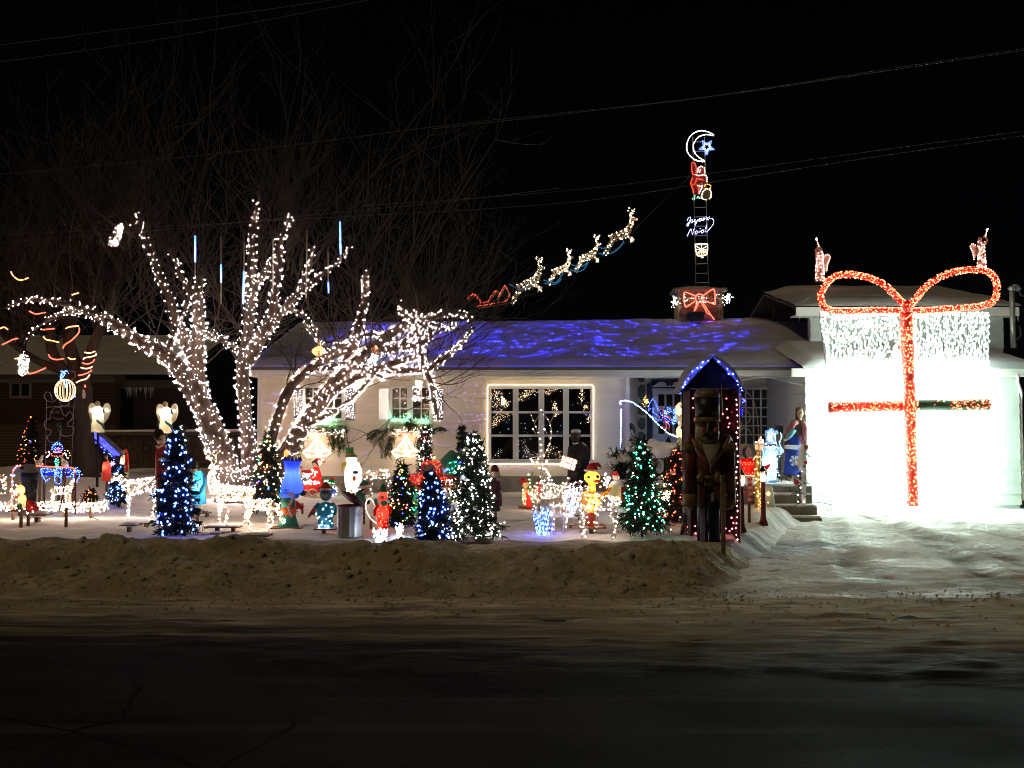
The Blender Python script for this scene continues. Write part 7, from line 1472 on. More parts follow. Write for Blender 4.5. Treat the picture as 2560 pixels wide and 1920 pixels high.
t.bulbs('snow_bulbs', glow('bulb_under_snow'), [t.L(lerp(30, 360, i / 15), lerp(138, 432, i / 15) - 6, d) for i in range(16) for d in (-.22, 0)], .010); t.bulbs('bulbs', B_DEEP, [t.L(x, y, -.36) for x, y in ((130, 262), (205, 318), (215, 325), (60, 200), (100, 235), (170, 290), (250, 352), (320, 410), (350, 440))], .024); t.bulbs('small_bulbs', B_BLUE, [t.L(x, y, -.36) for x, y in ((245, 390), (300, 405), (330, 415), (380, 485), (95, 418), (98, 440), (85, 410), (525, 540), (530, 575), (535, 630))], .014); t.end()
def robed(lab, c, x0, yt, yb, hw, robe, Y, crown=False, second=None):
    t = T('robed_figure', lab, 'nativity figure', c, x0, yb, Y); H = yb - yt; y = lambda v: yb - v * H
    q = t.p('robe', robe); q.Lt(x0, [(hw * .9, y(0)), (hw * .95, y(.3)), (hw, y(.55)), (hw * .8, y(.72)), (hw * .4, y(.8))], 0, 14, .7)
    if second: q = t.p('mantle', second); q.Tb([(x0 + hw * .5, y(.86), -.02), (x0 + hw * .85, y(.6), -.06), (x0 + hw * .8, y(.2), -.06)], [hw * .3, hw * .45, hw * .3], 8)
    q = t.p('head', M('pale_face', (.5, .36, .26), .6)); q.E(x0 - hw * .1, y(.88), hw * .36, H * .08)
    if crown: q = t.p('beard', BLACK); q.E(x0 + hw * .0, y(.82), hw * .35, H * .06, hw * .3, -.05); q = t.p('crown', M('brass')); q.Lt(x0 - hw * .1, [(hw * .36, y(.93)), (hw * .42, y(1.0))])
    else: q = t.p('veil', second or robe); q.Lt(x0, [(hw * .7, y(.72)), (hw * .55, y(.9)), (hw * .25, y(1.0))], .04)
    lampin(t, x0 - hw * .3, y(.55), .020); t.end()
robed('king in a glowing red robe under the stable roof', 'd2', 200, 440, 790, 62, SHELL('shell_rose', (.75, .10, .07), .55), 19.8, True)
robed('robed figure in cream and red leaning by the stable roof end', 'd2', 445, 350, 740, 62, SHELL('shell_cream', (.8, .6, .4), .5), 19.0, False, SHELL('shell_red'))
t = T('snowflake_light', 'tiny violet snowflake light inside the stable', 'light snowflake', 'd2', 290, 600, 19.7); q = t.p('arm', M('violet_arm', (.2, .12, .4), .5), smooth=False)
for i in range(3): q.Tb([(290 - 34 * math.cos(i * 1.05), 550 - 34 * math.sin(i * 1.05)), (290 + 34 * math.cos(i * 1.05), 550 + 34 * math.sin(i * 1.05))], 4, 4)
t.bulbs('bulbs', glow('bulb_violet_flake', (.35, .25, 1), 6), [t.L(290 + r * math.cos(i * 1.05), 550 + r * math.sin(i * 1.05), -.02) for i in range(6) for r in (14, 32)], .012); t.end()
# toy soldier in bearskin hat
t = T('toy_soldier', 'tall toy soldier in a black bearskin hat and red coat behind the tree', 'toy soldier', 'd2', 940, 1180, 16.4); q = t.p('coat', M('soldier_coat', (.30, .025, .02), .5)); q.Lt(950, [(70, 1000), (78, 700), (84, 420), (60, 300), (30, 280)]); q = t.p('face', SKINP); q.Lt(945, [(40, 290), (56, 250), (58, 190), (50, 160)]); q = t.p('moustache', BLACK); q.Tb([(930, 232, -.16), (965, 225, -.18), (1000, 220, -.16)], 9, 5)
q = t.p('hat', M('bearskin', (.012, .012, .012), .9, bump=.8, bs=40)); q.E(905, 160, 76, 92, 70); q = t.p('collar', M('plush_white')); q.Tb([(920, 310, -.14), (960, 330, -.18), (1010, 290, -.14)], 14, 6); q = t.p('legs', BLACK); q.Lt(950, [(60, 1180), (68, 1000)]); t.end()
t = T('lantern', 'dazzling white lantern hung at the right side of the tall blue tree', 'lantern', 'd2', 1260, 700, 14.9); q = t.p('globe', glow('lantern_globe', (1, .95, .82), 5)); q.E(1258, 585, 36, 50, 34); q = t.p('cap', BLACK); q.Lt(1262, [(30, 530), (12, 505)]); q.Tb([(1262, 510), (1240, 470)], 4, 4); t.end()
# caroler in blue coat
t = T('carol_singer_figure', 'glowing blue coated carol singer figure in a tall black top hat', 'singer figure', 'd2', 1480, 1215, 15.8); cb = SHELL('shell_sky', (.05, .42, .68), .55)
q = t.p('coat', cb); q.Lt(1455, [(118, 1110), (120, 1050), (105, 900), (100, 760), (80, 680), (30, 650)], 0, 16, .7); q = t.p('shirt', SHELL('shell_cream'), smooth=False); q.Pr([(1390, 690), (1450, 690), (1425, 860), (1420, 1090), (1390, 1090)], -.085 - .1, -.15)
q = t.p('arm', cb); q.Tb([(1530, 730), (1560, 830, -.02), (1530, 930, -.1)], [34, 34, 26], 8); q = t.p('hand', SKINP); q.E(1505, 945, 26, 16, 16, -.14); q.E(1485, 935, 10, 6, 6, -.15); q = t.p('arm', cb); q.Tb([(1370, 730), (1350, 830, -.02), (1385, 900, -.1)], [30, 30, 22], 8)
q = t.p('head', SKINP); q.E(1412, 650, 42, 50, 38); q = t.p('hair', M('hair_brown', (.10, .05, .02), .8)); q.E(1440, 640, 44, 40, 40, .04); q = t.p('bow_tie', BLACK); q.Pr([(1395, 715), (1410, 725), (1430, 715), (1425, 745), (1410, 735), (1400, 745)], -.19, -.17)
q = t.p('hat', M('hat_silk', (.02, .017, .015), .5)); q.Lt(1412, [(46, 618), (44, 530)], 0, 16); q.Lt(1412, [(66, 622), (64, 612)], 0, 16); q = t.p('hat_edge', M('hat_wire', (.35, .3, .2), .5)); q.Tb([(1368, 618, -.05), (1370, 530, -.05), (1455, 528, -.05), (1456, 616, -.05)], 3, 4)
q = t.p('trousers', M('cream_plastic')); q.Lt(1460, [(70, 1180), (90, 1110)], 0, 14, .6); q = t.p('shoe', BLACK); q.E(1490, 1165, 26, 12, 20, -.1); lampin(t, 1450, 850, .026, B_INW); lampin(t, 1460, 1010, .012, B_INS); t.end()
# wire deer of the left yard
deerT('standing white lit reindeer between the little and the tall blue tree', 'd2', 440, 900, 590, 1300, dict(rump=(.28, 0, .66), chest=(-.22, 0, .58), neck=(-.36, 0, .70), head=(-.44, 0, .80), muzzle=(-.58, 0, .74), ab=.6), 480, Hk=1.0, antl=False, r=.0115, bulb=B_PURE)
deerT('large bright wire deer with head up under the big tree', 'c3', 420, 1000, 800, 1500, dict(rump=(.36, 0, .56), chest=(-.30, 0, .58), neck=(-.40, 0, .82), head=(-.40, 0, 1.02), muzzle=(-.28, 0, 1.06), lf=[(-.26, .07, .46), (-.25, .07, .24), (-.26, .07, 0)], rf=[(-.22, -.07, .46), (-.06, -.07, .22), (-.10, -.07, 0)], ab=.6), 760, Hk=1.34, antl=True, r=.0115, bulb=B_WARM)
deerT('bright wire fawn grazing at the right end of the large bright deer', 'c3', 870, 1120, 1260, 1570, graze, 330, flip=True, Hk=.80, antl=False, r=.0115, bulb=B_WARM)
deerT('partly cropped white lit deer at the far left edge', 'd1', -190, 90, 560, 980, dict(), 120, flip=False, Hk=1.1, antl=False, r=.0125, bulb=B_WARM, Y=19.0)
# low border of white lights
t = T('light_border', 'low border hedge of dense white lights along the left yard', 'light border', 'd1', 900, 1270, 16.6); pts = []; q = t.p('frame', WIRE, smooth=False)
for i in range(26): x = -60 + i * 66; y = 1150 + 28 * math.sin(i * .2); q.Tb([(x, y - 60, 0), (x, 1240 + i * 1.5, 0)], 3, 4)
for _ in range(420):
    x = rnd.uniform(-60, 1690); h = rnd.random(); pts.append(t.L(x, lerp(1262 + x * .012, (1100 if x > 1150 else 1120) + 20 * math.sin(x * .006), h), rnd.uniform(-.12, .12)))
t.bulbs('bulbs', B_WARM, pts, .0115); t.end()
# hockey goal
t = T('hockey_goal', 'hockey goal frame outlined in red rope light at the far left', 'hockey goal', 'd1', 690, 1280, 15.6); q = t.p('rope', R_RED); q.Tb(smooth_line([(188, 1260, 0), (185, 900, 0), (188, 680, 0), (205, 600, 0), (250, 558, 0), (330, 550, 0)], 3) , 9, 6)
q = t.p('rope', R_RED); q.Tb(smooth_line([(490, 550, 0), (700, 555, 0), (1000, 568, 0), (1120, 572, 0), (1170, 600, 0), (1188, 660, 0)], 3), 9, 6)
q = t.p('post', M('goal_post_red', (.22, .03, .04), .5)); q.Tb([(1188, 650, .02), (1186, 1310, .02)], 14, 8); q.Tb([(840, 590, .5), (905, 1260, .1)], 11, 8); t.end()
t = T('hockey_player_figure', 'dark animal figure in a grey cap and red boots inside the hockey goal', 'figure', 'd1', 470, 1270, 15.5); q = t.p('body', M('figure_black', (.02, .025, .04), .6)); q.Lt(470, [(105, 1120), (118, 950), (120, 820), (140, 740), (140, 640)], 0, 16, .8); q = t.p('cap', M('cap_grey', (.22, .21, .19), .7)); q.Lt(440, [(185, 648), (165, 630), (130, 570), (95, 530), (40, 512)], 0, 16, .8); q = t.p('emblem', M('emblem_dark', (.03, .02, .03), .7)); q.E(455, 570, 40, 30, 20, -.24)
q = t.p('boot', M('boot_red', (.40, .02, .015), .35)); q.E(500, 1160, 110, 80, 90, -.05); q.E(600, 1210, 100, 56, 80, -.15); q = t.p('arm', M('figure_black')); q.Tb([(560, 760), (600, 900, -.1), (540, 960, -.2)], [44, 40, 30], 8); q = t.p('glove', BLACK); q.E(500, 940, 50, 46, 40, -.22)
t.bulbs('bulbs', B_PURE, [t.L(x, y, -.3) for x, y in ((345, 775), (405, 838), (410, 905), (435, 980), (465, 1035), (510, 1050), (345, 690), (460, 1230), (550, 1200), (590, 1272), (670, 1245), (500, 1140))], .014); t.bulbs('red_bulbs', B_RED, [t.L(500, 1138, -.25), t.L(645, 1180, -.28), t.L(430, 910, -.25)], .013); t.bulbs('blue_bulbs', B_BLUE, [t.L(x, y, -.1) for x, y in ((315, 535), (285, 575), (258, 612), (268, 692), (212, 686), (232, 795), (255, 840))], .016)
q = t.p('base', WOOD, smooth=False); q.B(190, 1240, 520, 1262, -.14, .14); q.B(320, 1262, 390, 1330, -.06, .06); t.end()
t = T('bear_figure', 'small tan lit bear with bowed head at the left goal post', 'bear figure', 'd1', 330, 1240, 15.2); q = t.p('body', tan); q.Lt(350, [(50, 1200), (62, 1100), (52, 1010)]); q = t.p('head', tan); q.E(320, 930, 70, 86, 60); q.E(300, 1000, 44, 40, 40, -.06); q.E(300, 830, 24, 40, 14); q = t.p('nose', BLACK); q.E(268, 1002, 16, 14, 14, -.08); q = t.p('ball', GREENP); q.E(370, 1175, 44, 48, 36, -.12); lampin(t, 320, 940, .018); lampin(t, 350, 1080, .016)
t.bulbs('bulbs', B_WARM, [t.L(325 + rnd.gauss(0, 34), 960 + rnd.gauss(0, 60), -.22) for _ in range(18)], .011); t.end()
# drummer of light behind the goal
t = T('drummer_light', 'outlined light figure in a blue helmet drumming on a blue lit drum kit', 'light figure', 'd1', 910, 900, 18.4); q = t.p('frame', DARKM, smooth=False)
def addl(nm, mat, lines, step=.05, r=.0115, j=.006):
    pts = []
    for l_ in lines: P = [t.L(*p) for p in l_]; q.tube([(x, .015, z) for x, y, z in P], .006, 4); pts += [tuple(p) for p in along(P, step, j)]
    t.bulbs(nm, mat, pts, r)
addl('head_bulbs', B_BLUE, [arcp(900, 255, 85, 80, 0, 360), arcp(900, 240, 55, 50, 0, 360), [(850, 250), (950, 245)], [(860, 210), (940, 205)]], .042)
addl('face_bulbs', glow('bulb_magenta', (.9, .08, .6), 10), [[(850, 290), (900, 270), (960, 270)], [(860, 320), (910, 325), (965, 295)]], .04)
addl('collar_bulbs', B_RED, [arcp(900, 355, 100, 34, 0, 360)], .045); addl('arm_bulbs', B_ORNG, [[(690, 350), (740, 320), (790, 300)], [(1000, 300), (1060, 300), (1100, 340), (1105, 390), (1070, 430)]], .05); addl('sleeve_bulbs', B_COOL, [[(780, 310), (770, 370), (735, 410)], [(1000, 330), (1040, 350), (1060, 420)]], .035)
addl('tie_bulbs', B_GREEN, [[(880, 400), (870, 470), (880, 540), (910, 545), (925, 480), (910, 400)], [(895, 400), (895, 540)]], .045)
dr = [arcp(730, 610, 95, 30, 0, 360), arcp(1000, 620, 130, 36, 0, 360), [(870, 650), (865, 720), (870, 800)], [(980, 660), (975, 800)], [(640, 620), (700, 740), (730, 800), (790, 740)], [(1165, 610), (1160, 820)], [(1200, 560), (1200, 700), (1220, 800), (1260, 720), (1250, 600)], [(870, 800), (940, 835), (980, 800)], [(890, 560), (1080, 550)], [(900, 700), (1050, 690)]]
addl('drum_bulbs', B_BLUE, dr, .035); 
t.bulbs('drum_glow_bulbs', B_BLUE, [t.L(rnd.uniform(590, 1260), rnd.gauss(640, 40), rnd.uniform(-.1, .2)) for _ in range(90)], .0115); q2 = t.p('drum', M('drum_blue', (.02, .04, .30), .5)); q2.Lt(1000, [(120, 700), (125, 620)], .1, 16, .6); q2.Lt(730, [(90, 700), (92, 615)], .1, 16, .6); t.end()
for lab, x0, x1, yt, yb in (('white goose figure left of the light drummer', 555, 700, 370, 560), ('white goose figure right of the light drummer', 960, 1080, 370, 560)):
    t = T('goose_figure', lab, 'goose figure', 'd1', (x0 + x1) / 2, yb, 17.8); s = 1 if x0 < 800 else -1; cx = (x0 + x1) / 2
    q = t.p('body', M('plush_white')); q.E(cx - s * 10, 500, 58, 56, 44); q.Tb([(cx + s * 10, 470), (cx + s * 34, 420), (cx + s * 40, 390)], [34, 24, 20], 8); q.E(cx + s * 42, 388, 22, 20, 18); q = t.p('beak', BLACK); q.Tb([(cx + s * 58, 392), (cx + s * 80, 404)], [8, 2], 5); q = t.p('band', GREENP); q.Tb([(cx - 50, 530, -.13), (cx, 545, -.16), (cx + 50, 540, -.13)], 6, 5); q = t.p('post', BLACK, smooth=False); q.B(cx - 8, 545, cx + 8, 760, -.02, .02); t.end()
deerT('white lit deer lying behind the hockey goal', 'd1', 760, 1190, 760, 1230, dict(), 170, flip=True, Hk=1.05, antl=False, r=.0115, bulb=B_PURE, Y=16.9)

# ---------------------------------------------------------------- nutcracker and sentry box
NYY = 13.5
woodp = lambda n, c: M(n, c, .45, var=.15, vs=5, spec=.35)
nred, nblu, ngold, ndark, nface = woodp('nut_red', (.085, .022, .014)), woodp('nut_navy', (.012, .014, .05), ), woodp('nut_gold', (.15, .095, .035)), woodp('nut_black', (.010, .009, .012)), woodp('nut_face', (.20, .16, .11))
t = T('sentry_box', 'tall dark sentry box with a steep snowy roof lit blue around the nutcracker', 'sentry box', 'e4', 930, 3490, 14.15)
dkr = M('box_dark_red', (.022, .007, .008), .7, var=.3); q = t.p('back_panel', dkr, smooth=False); q.B(545, 640, 1400, 3480, .35, .40)
q = t.p('side_wall', dkr, smooth=False); q.B(1372, 640, 1398, 3490, -.20, .35); q = t.p('side_wall', dkr, smooth=False); q.B(560, 640, 585, 3470, -.20, .35)
q = t.p('edge_trim', M('edge_white', (.6, .58, .54), .5), smooth=False); q.B(1399, 640, 1412, 3500, -.22, .34)
q = t.p('gable', BLACK, smooth=False); q.Pr([(960, 135), (1500, 690), (1390, 690), (1372, 655), (585, 655), (560, 690), (410, 712)], -.14, -.10)
q = t.p('roof_board', BLACK, smooth=False); q.Pr([(960, 118), (1515, 690), (1500, 712), (960, 145)], -.20, .42); q.Pr([(960, 118), (405, 700), (412, 722), (960, 145)], -.20, .42)
q = t.p('roof_snow', m_rsnow)
OUTL = [(400, 716), (448, 545), (482, 440), (540, 325), (632, 225), (745, 138), (875, 84), (962, 66)]; OUTR = [(1514, 708), (1482, 555), (1436, 430), (1372, 318), (1282, 218), (1168, 136), (1048, 84), (958, 66)]
def arch_snow(out, x_end):
    Q = smooth_line([(x, y, 0) for x, y in out], 4); n = len(Q); prof = [(0, -.19), (.35, -.20), (.7, -.16), (.92, -.06), (1, .08), (.95, .26), (.7, .40), (.2, .44)]; vs_, fs_ = [], []
    for i, o_ in enumerate(Q):
        u = i / (n - 1); ix, iy = lerp(x_end, 960, u), lerp(700, 122, u)
        for h, d in prof: vs_.append(t.L(lerp(ix, o_.x, h) + 5 * nz(i * .4, d * 9), lerp(iy, o_.y, h) + 7 * nz(i * .5, d * 7, 4), d))
    k = len(prof)
    for i in range(n - 1):
        for j in range(k - 1): fs_.append((i * k + j, i * k + j + 1, (i + 1) * k + j + 1, (i + 1) * k + j))
    q.add(vs_, fs_)
arch_snow(OUTL, 408); arch_snow(OUTR, 1510); t.end()
bp_ = []
for out, xe, us in ((OUTL, 408, (.12, .2, .24, .34, .5, .62, .7, .76, .9)), (OUTR, 1510, (.06, .1, .2, .26, .42, .5, .58, .8))):
    Q_ = smooth_line([(x, y, 0) for x, y in out], 8)
    for u in us: o_ = Q_[round(u * (len(Q_) - 1))]; h = rnd.uniform(.2, .6); bp_.append(ac('e4', lerp(lerp(xe, 960, u), o_.x, h), lerp(lerp(700, 122, u), o_.y, h), 13.93))
light_string('blue lights glowing in the snow on the sentry box roof', bp_, None, glow('bulb_roof_blue', (.03, .05, 1), 90), .0095, None, 'light_string', .8)
rpos = [(1333, 740), (1217, 805), (1345, 897), (1225, 987), (1318, 1037), (1155, 1070), (1237, 1136), (1270, 1235), (1252, 1298), (640, 800), (570, 872), (642, 965), (570, 1090), (672, 1155), (560, 1235)]
rp2 = [(1080, 1113), (1107, 1187), (1000, 1265), (1088, 1270), (1052, 1303), (1043, 1420), (978, 1452), (470, 1060), (465, 1130), (560, 1232), (565, 1335), (450, 1245), (460, 1320)]
light_string('pinkish red lights scattered inside the sentry box behind the nutcracker', [ac('e4', x, y, 14.3) for x, y in rpos] + [ac('e8', x, y, 14.2) for x, y in rp2], None, B_PINK, .0105, None, 'light_string')
light_string('pinkish lights running down the right edge of the sentry box', along([ac('e4', 1404, 790, 13.9), ac('e8', 1155, 1540, 13.9)], .075, .012), None, glow('bulb_pale_pink', (1, .42, .40), 10), .0085, None, 'light_string')
t = T('nutcracker', 'life size wooden nutcracker in black hat, red coat and blue trousers', 'nutcracker', 'e4', 920, 3420, NYY)
q = t.p('hat', ndark); q.Lt(905, [(212, 1140), (215, 800)], 0, 20); q = t.p('hat_band', ngold); q.Lt(905, [(222, 800), (222, 742), (208, 720), (185, 668), (150, 648)], 0, 20); q = t.p('visor', ngold); q.Lt(905, [(222, 1220), (218, 1140)], 0, 20); q.E(860, 1200, 220, 26, 240, -.06)
q = t.p('head', nface); q.Lt(900, [(196, 1700), (205, 1560), (208, 1400), (204, 1225)], 0, 20); q = t.p('nose', nface); q.Pr([(840, 1390), (880, 1390), (868, 1240), (852, 1240)], -.235, -.19)
q = t.p('cheek', M('nut_cheek', (.40, .09, .07), .5)); q.E(1005, 1362, 46, 48, 16, -.185); q.E(790, 1362, 40, 48, 16, -.195)
q = t.p('eye', BLACK); q.E(960, 1255, 34, 16, 12, -.20); q.E(798, 1250, 34, 16, 12, -.20)
q = t.p('moustache', BLACK); q.Tb([(880, 1440, -.225), (820, 1430, -.235), (765, 1455, -.22), (745, 1410, -.2)], [22, 38, 24, 5], 8); q.Tb([(890, 1440, -.225), (945, 1430, -.235), (985, 1455, -.22), (1010, 1410, -.2)], [22, 38, 24, 5], 8)
q = t.p('chin_strap', BLACK); q.Tb(smooth_line([(720, 1500, -.17), (790, 1570, -.22), (900, 1600, -.24), (1010, 1570, -.22), (1080, 1500, -.16), (1120, 1250, -.08)], 3), 16, 6); q = t.p('mouth', M('mouth_dark', (.05, .02, .02), .4)); q.B(790, 1515, 1010, 1540, -.225, -.19)
q = t.p('beard', M('nut_beard', (.22, .20, .15), .8, var=.15)); q.Pr([(770, 1600), (1050, 1600), (1010, 1750), (940, 1920), (900, 1985), (850, 1900), (800, 1760)], -.30, -.20)
ed = lambda x, y: ((1640 - 1640) + x, y)
cv = lambda x8, y8: ((x8 / 5.72 + 1640 - 1640) * 6.9125, (y8 / 5.72 + 1100 - 880) * 6.9125)
def pts8(l_): return [cv(x, y) for x, y in l_]
q = t.p('coat', nred); x_, y_ = cv(745, 0); q.Lt(x_, [(205, cv(0, 620)[1]), (218, cv(0, 400)[1]), (225, cv(0, 150)[1]), (205, cv(0, 30)[1]), (150, cv(0, 0)[1])], 0, 18, .8)
for side in ([(575, 640), (640, 650), (660, 680), (640, 800), (600, 900), (580, 985)], [(920, 640), (800, 650), (770, 680), (820, 800), (880, 900), (925, 960)]): q = t.p('coat_tail', nred, smooth=False); q.Pr(pts8(side), -.235, -.16)
q = t.p('lapel', M('nut_brown', (.20, .09, .04), .6)); a_ = pts8([(500, -10), (560, 150), (640, 260), (720, 340)]); q.Tb([(x, y, -.24) for x, y in a_], 34, 6); a_ = pts8([(1010, -20), (930, 120), (830, 240), (735, 340)]); q.Tb([(x, y, -.24) for x, y in a_], 34, 6)
for s, x0, x1 in ((-1, 395, 575), (1, 930, 1135)):
    q = t.p('arm', nred); xm, _ = cv((x0 + x1) / 2, 0); rr = (x1 - x0) / 2 / 5.72 * 6.9125; q.Lt(xm, [(rr, cv(0, 770)[1]), (rr, cv(0, 120)[1])], -.02, 16, .8)
    q = t.p('cuff', ngold); q.Lt(xm, [(rr * 1.04, cv(0, 945)[1]), (rr * 1.04, cv(0, 770)[1])], -.02, 16, .8)
    q = t.p('epaulette', ngold); q.E(xm + s * rr * .1, cv(0, 110)[1], rr * 1.25, 74, rr * 1.1, -.02)
    for i in range(9): q.Tb([(xm + s * rr * .1 + rr * 1.1 * math.cos(R(200 + i * 17)), cv(0, 120)[1], -.02 + rr * t.k * .9 * math.sin(R(200 + i * 17))), (xm + s * rr * .1 + rr * 1.15 * math.cos(R(200 + i * 17)), cv(0, 178)[1], -.02 + rr * t.k * .9 * math.sin(R(200 + i * 17)))], 8, 4)
    q = t.p('collar', nred); q.Tb([(xm - s * rr * .1, cv(0, 40)[1], -.04), (xm - s * rr * .35, cv(0, -60)[1], -.05)], [rr * .8, rr * .5], 10)
    q = t.p('hand', nface); q.E(xm, cv(0, 965)[1], rr * .6, 40, rr * .6, -.03)
q = t.p('buckle', ngold); bx_, by_ = cv(715, 530); q.B(bx_ - 95, by_ - 26, bx_ + 95, by_ + 30, -.27, -.22); q.Pr(pts8([(540, 530), (590, 450), (635, 480), (640, 560), (590, 610)]), -.28, -.23); q.Pr(pts8([(890, 530), (840, 450), (790, 490), (785, 560), (840, 610)]), -.28, -.23)
q = t.p('belt', ngold); q.B(cv(655, 0)[0], cv(0, 555)[1], cv(775, 0)[0], cv(0, 650)[1], -.24, -.20); q = t.p('trim', M('nut_silver', (.4, .38, .34), .35, .6)); a_ = pts8([(735, 320), (735, 470)]); q.Tb([(x, y, -.26) for x, y in a_], 10, 6)
for x0, x1 in ((590, 745), (760, 915)): q = t.p('leg', nblu); xm, _ = cv((x0 + x1) / 2, 0); q.Lt(xm, [(94, cv(0, 1520)[1]), (92, cv(0, 640)[1])], 0, 14)
q = t.p('leg_stripe', M('nut_stripe', (.20, .19, .32), .5), smooth=False); q.B(cv(600, 0)[0], cv(0, 960)[1], cv(664, 0)[0], cv(0, 1460)[1], -.19, -.165)
q = t.p('boot', BLACK); q.E(cv(670, 0)[0], cv(0, 1530)[1], 100, 44, 130, -.06); q.E(cv(840, 0)[0], cv(0, 1530)[1], 100, 44, 130, -.06)
q = t.p('sword', M('nut_silver')); q.Tb([(1140, 570, -.06), (1140, 1150, -.1)], 5, 5); t.end()
t = T('snow_stake', 'weathered square marker stake with peeling bark in front of the nutcracker', 'stake', 'e8', 945, 1680, 12.75); q = t.p('stake', M('stake_bark', (.15, .12, .07), .85, var=.6, vs=7, bump=.4), smooth=False); q.B(936, 512, 990, 1720, -.02, .02); q = t.p('edge', M('edge_white'), smooth=False); q.B(991, 640, 995, 1600, -.018, .018); t.end()
t = T('goose_figure', 'brown and white goose shape at the left foot of the sentry box', 'goose figure', 'e8', 420, 1400, 14.4); q = t.p('body', M('cream_plastic')); q.E(425, 1300, 60, 95, 50); q.E(440, 1000, 60, 70, 50); q = t.p('wing', M('goose_brown', (.16, .07, .035), .6)); q.Tb([(440, 1120, -.1), (370, 1240, -.12), (345, 1370, -.1)], [30, 34, 20], 8); q = t.p('scarf', M('goose_violet', (.16, .12, .24), .6)); q.E(400, 1100, 50, 44, 44, -.05); t.bulbs('bulbs', B_RED, [t.L(450, 1020 + i * 22, -.2) for i in range(6)], .008); t.end()

# ---------------------------------------------------------------- mailbox, lamp posts, porch figures
t = T('mailbox', 'shiny red lit mailbox on a candy striped post with a raised flag', 'mailbox', 'd8', 355, 1365); q = t.p('box', SHELL('shell_mail', (.78, .03, .02), .5), smooth=False); x0, y0 = t.L(245, 1090)[0], t.L(0, 1090)[2]; x1, y1 = t.L(418, 0)[0], t.L(0, 950)[2]
q.prism([(x0, y0), (x1, y0), (x1, y1), (x1 - .04, y1 + .05), (x0 + .04, y1 + .05), (x0, y1)], -.16, .2); q = t.p('snow', SNOWO); q.E(330, 935, 90, 22, 60); lampin(t, 330, 1010, .024)
q = t.p('flag', SHELL('shell_mail'), smooth=False); q.Pr([(470, 1040), (480, 1010), (548, 980), (552, 1000), (520, 1040), (490, 1060)], -.02, .02); q = t.p('trim', B_GOLD, smooth=False); q.Tb([(255, 1085, -.17), (410, 1092, -.17)], 1.2, 4)
for i in range(9): q = t.p('post_stripe', M('candy_red') if i % 2 == 0 else M('candy_white')); q.Tb([(358, 1110 + i * 27), (362, 1110 + (i + 1) * 27)], 24, 10)
t.bulbs('bulbs', B_RED, [t.L(258 + i * 15, 968 + 14 * (i % 2), -.17) for i in range(10)] + [t.L(258 + i * 18, 1062 + 8 * (i % 3), -.17) for i in range(9)] + [t.L(290, 1020, -.17)], .012); q = t.p('bow', M('candy_red')); q.E(310, 1250, 30, 18, 14, -.1); q.E(395, 1225, 26, 24, 14, -.1); t.end()
t = T('penguin_figure', 'small penguin figure with a cap sitting on the red mailbox', 'penguin figure', 'd8', 320, 925, 17.0); q = t.p('body', M('figure_black')); q.E(325, 868, 40, 58, 34); q = t.p('belly', SHELL('shell_pinkish', (.75, .5, .42), .4)); q.E(330, 872, 28, 48, 20, -.1); lampin(t, 330, 872, .008, B_INS, -.03); q = t.p('cap', M('cap_tan', (.5, .35, .15), .6)); q.Lt(318, [(36, 825), (24, 800), (6, 784)]); q.E(285, 828, 16, 8, 10, -.1); t.end()
lampred = M('lamp_post_brown', (.20, .035, .02), .45, var=.2)
def lamp_post(lab, c, x, yt, yb, w):
    t = T('lamp_post', lab, 'lamp post', c, x, yb, None, 'two short red lamp posts with lit lanterns'); ys = lambda v: lerp(yt, yb, v)
    q = t.p('post', lampred); q.Lt(x, [(w * 1.9, yb + 6), (w * 1.8, ys(.96)), (w * 1.25, ys(.90)), (w * 1.05, ys(.84)), (w, ys(.6)), (w * .85, ys(.25))], 0, 12)
    q = t.p('lantern', SHELL('shell_lamp', (.9, .72, .5), .75), smooth=False); q.Lt(x, [(w * .95, ys(.24)), (w * 1.55, ys(.06))], 0, 6); q = t.p('lamp_roof', BLACK, smooth=False); q.Lt(x, [(w * 1.9, ys(.065)), (w * .9, ys(.02)), (w * .25, ys(-.03))], 0, 6)
    q = t.p('bar', BLACK, smooth=False)
    for i in range(6): a = i * math.pi / 3; q.tube([t.L(x + w * .97 * math.cos(a), ys(.24), w * .97 * t.k * math.sin(a)), t.L(x + w * 1.58 * math.cos(a), ys(.06), w * 1.58 * t.k * math.sin(a))], .005, 4)
    q = t.p('bulb', B_IN, smooth=False); q.octa(t.L(x, ys(.19)), .026, 1.2); t.end()
lamp_post('left lamp post with lit lantern, nearest the sentry box', 'd8', 284, 1050, 1620, 23); lamp_post('right lamp post with lit lantern, in front of the porch steps', 'd8', 485, 1020, 1560, 24)
t = T('gold_lamp_post', 'lamp post wrapped in gold lights with a snowy lantern top', 'lamp post', 'd8', 430, 1395); q = t.p('post', M('brass')); q.Lt(435, [(34, 1390), (30, 1100), (24, 860)], 0, 10); q = t.p('lantern', SHELL('shell_lamp'), smooth=False); q.Lt(450, [(34, 855), (46, 800)], 0, 6); q = t.p('snow', SNOWO); q.E(452, 788, 50, 16, 40); q = t.p('finial', M('brass')); q.Lt(460, [(10, 775), (12, 745), (4, 728)]); t.bulbs('bulbs', B_GOLD, [t.L(432 + rnd.gauss(0, 24), rnd.uniform(900, 1395), -.12) for _ in range(70)], .0105); t.bulbs('top_bulbs', glow('bulb_pale_pink'), [t.L(460 + rnd.gauss(0, 34), 770 + rnd.gauss(0, 14), -.1) for _ in range(12)] + [t.L(461, 735, -.05)], .011); lampin(t, 450, 830, .012, B_INS); t.end()
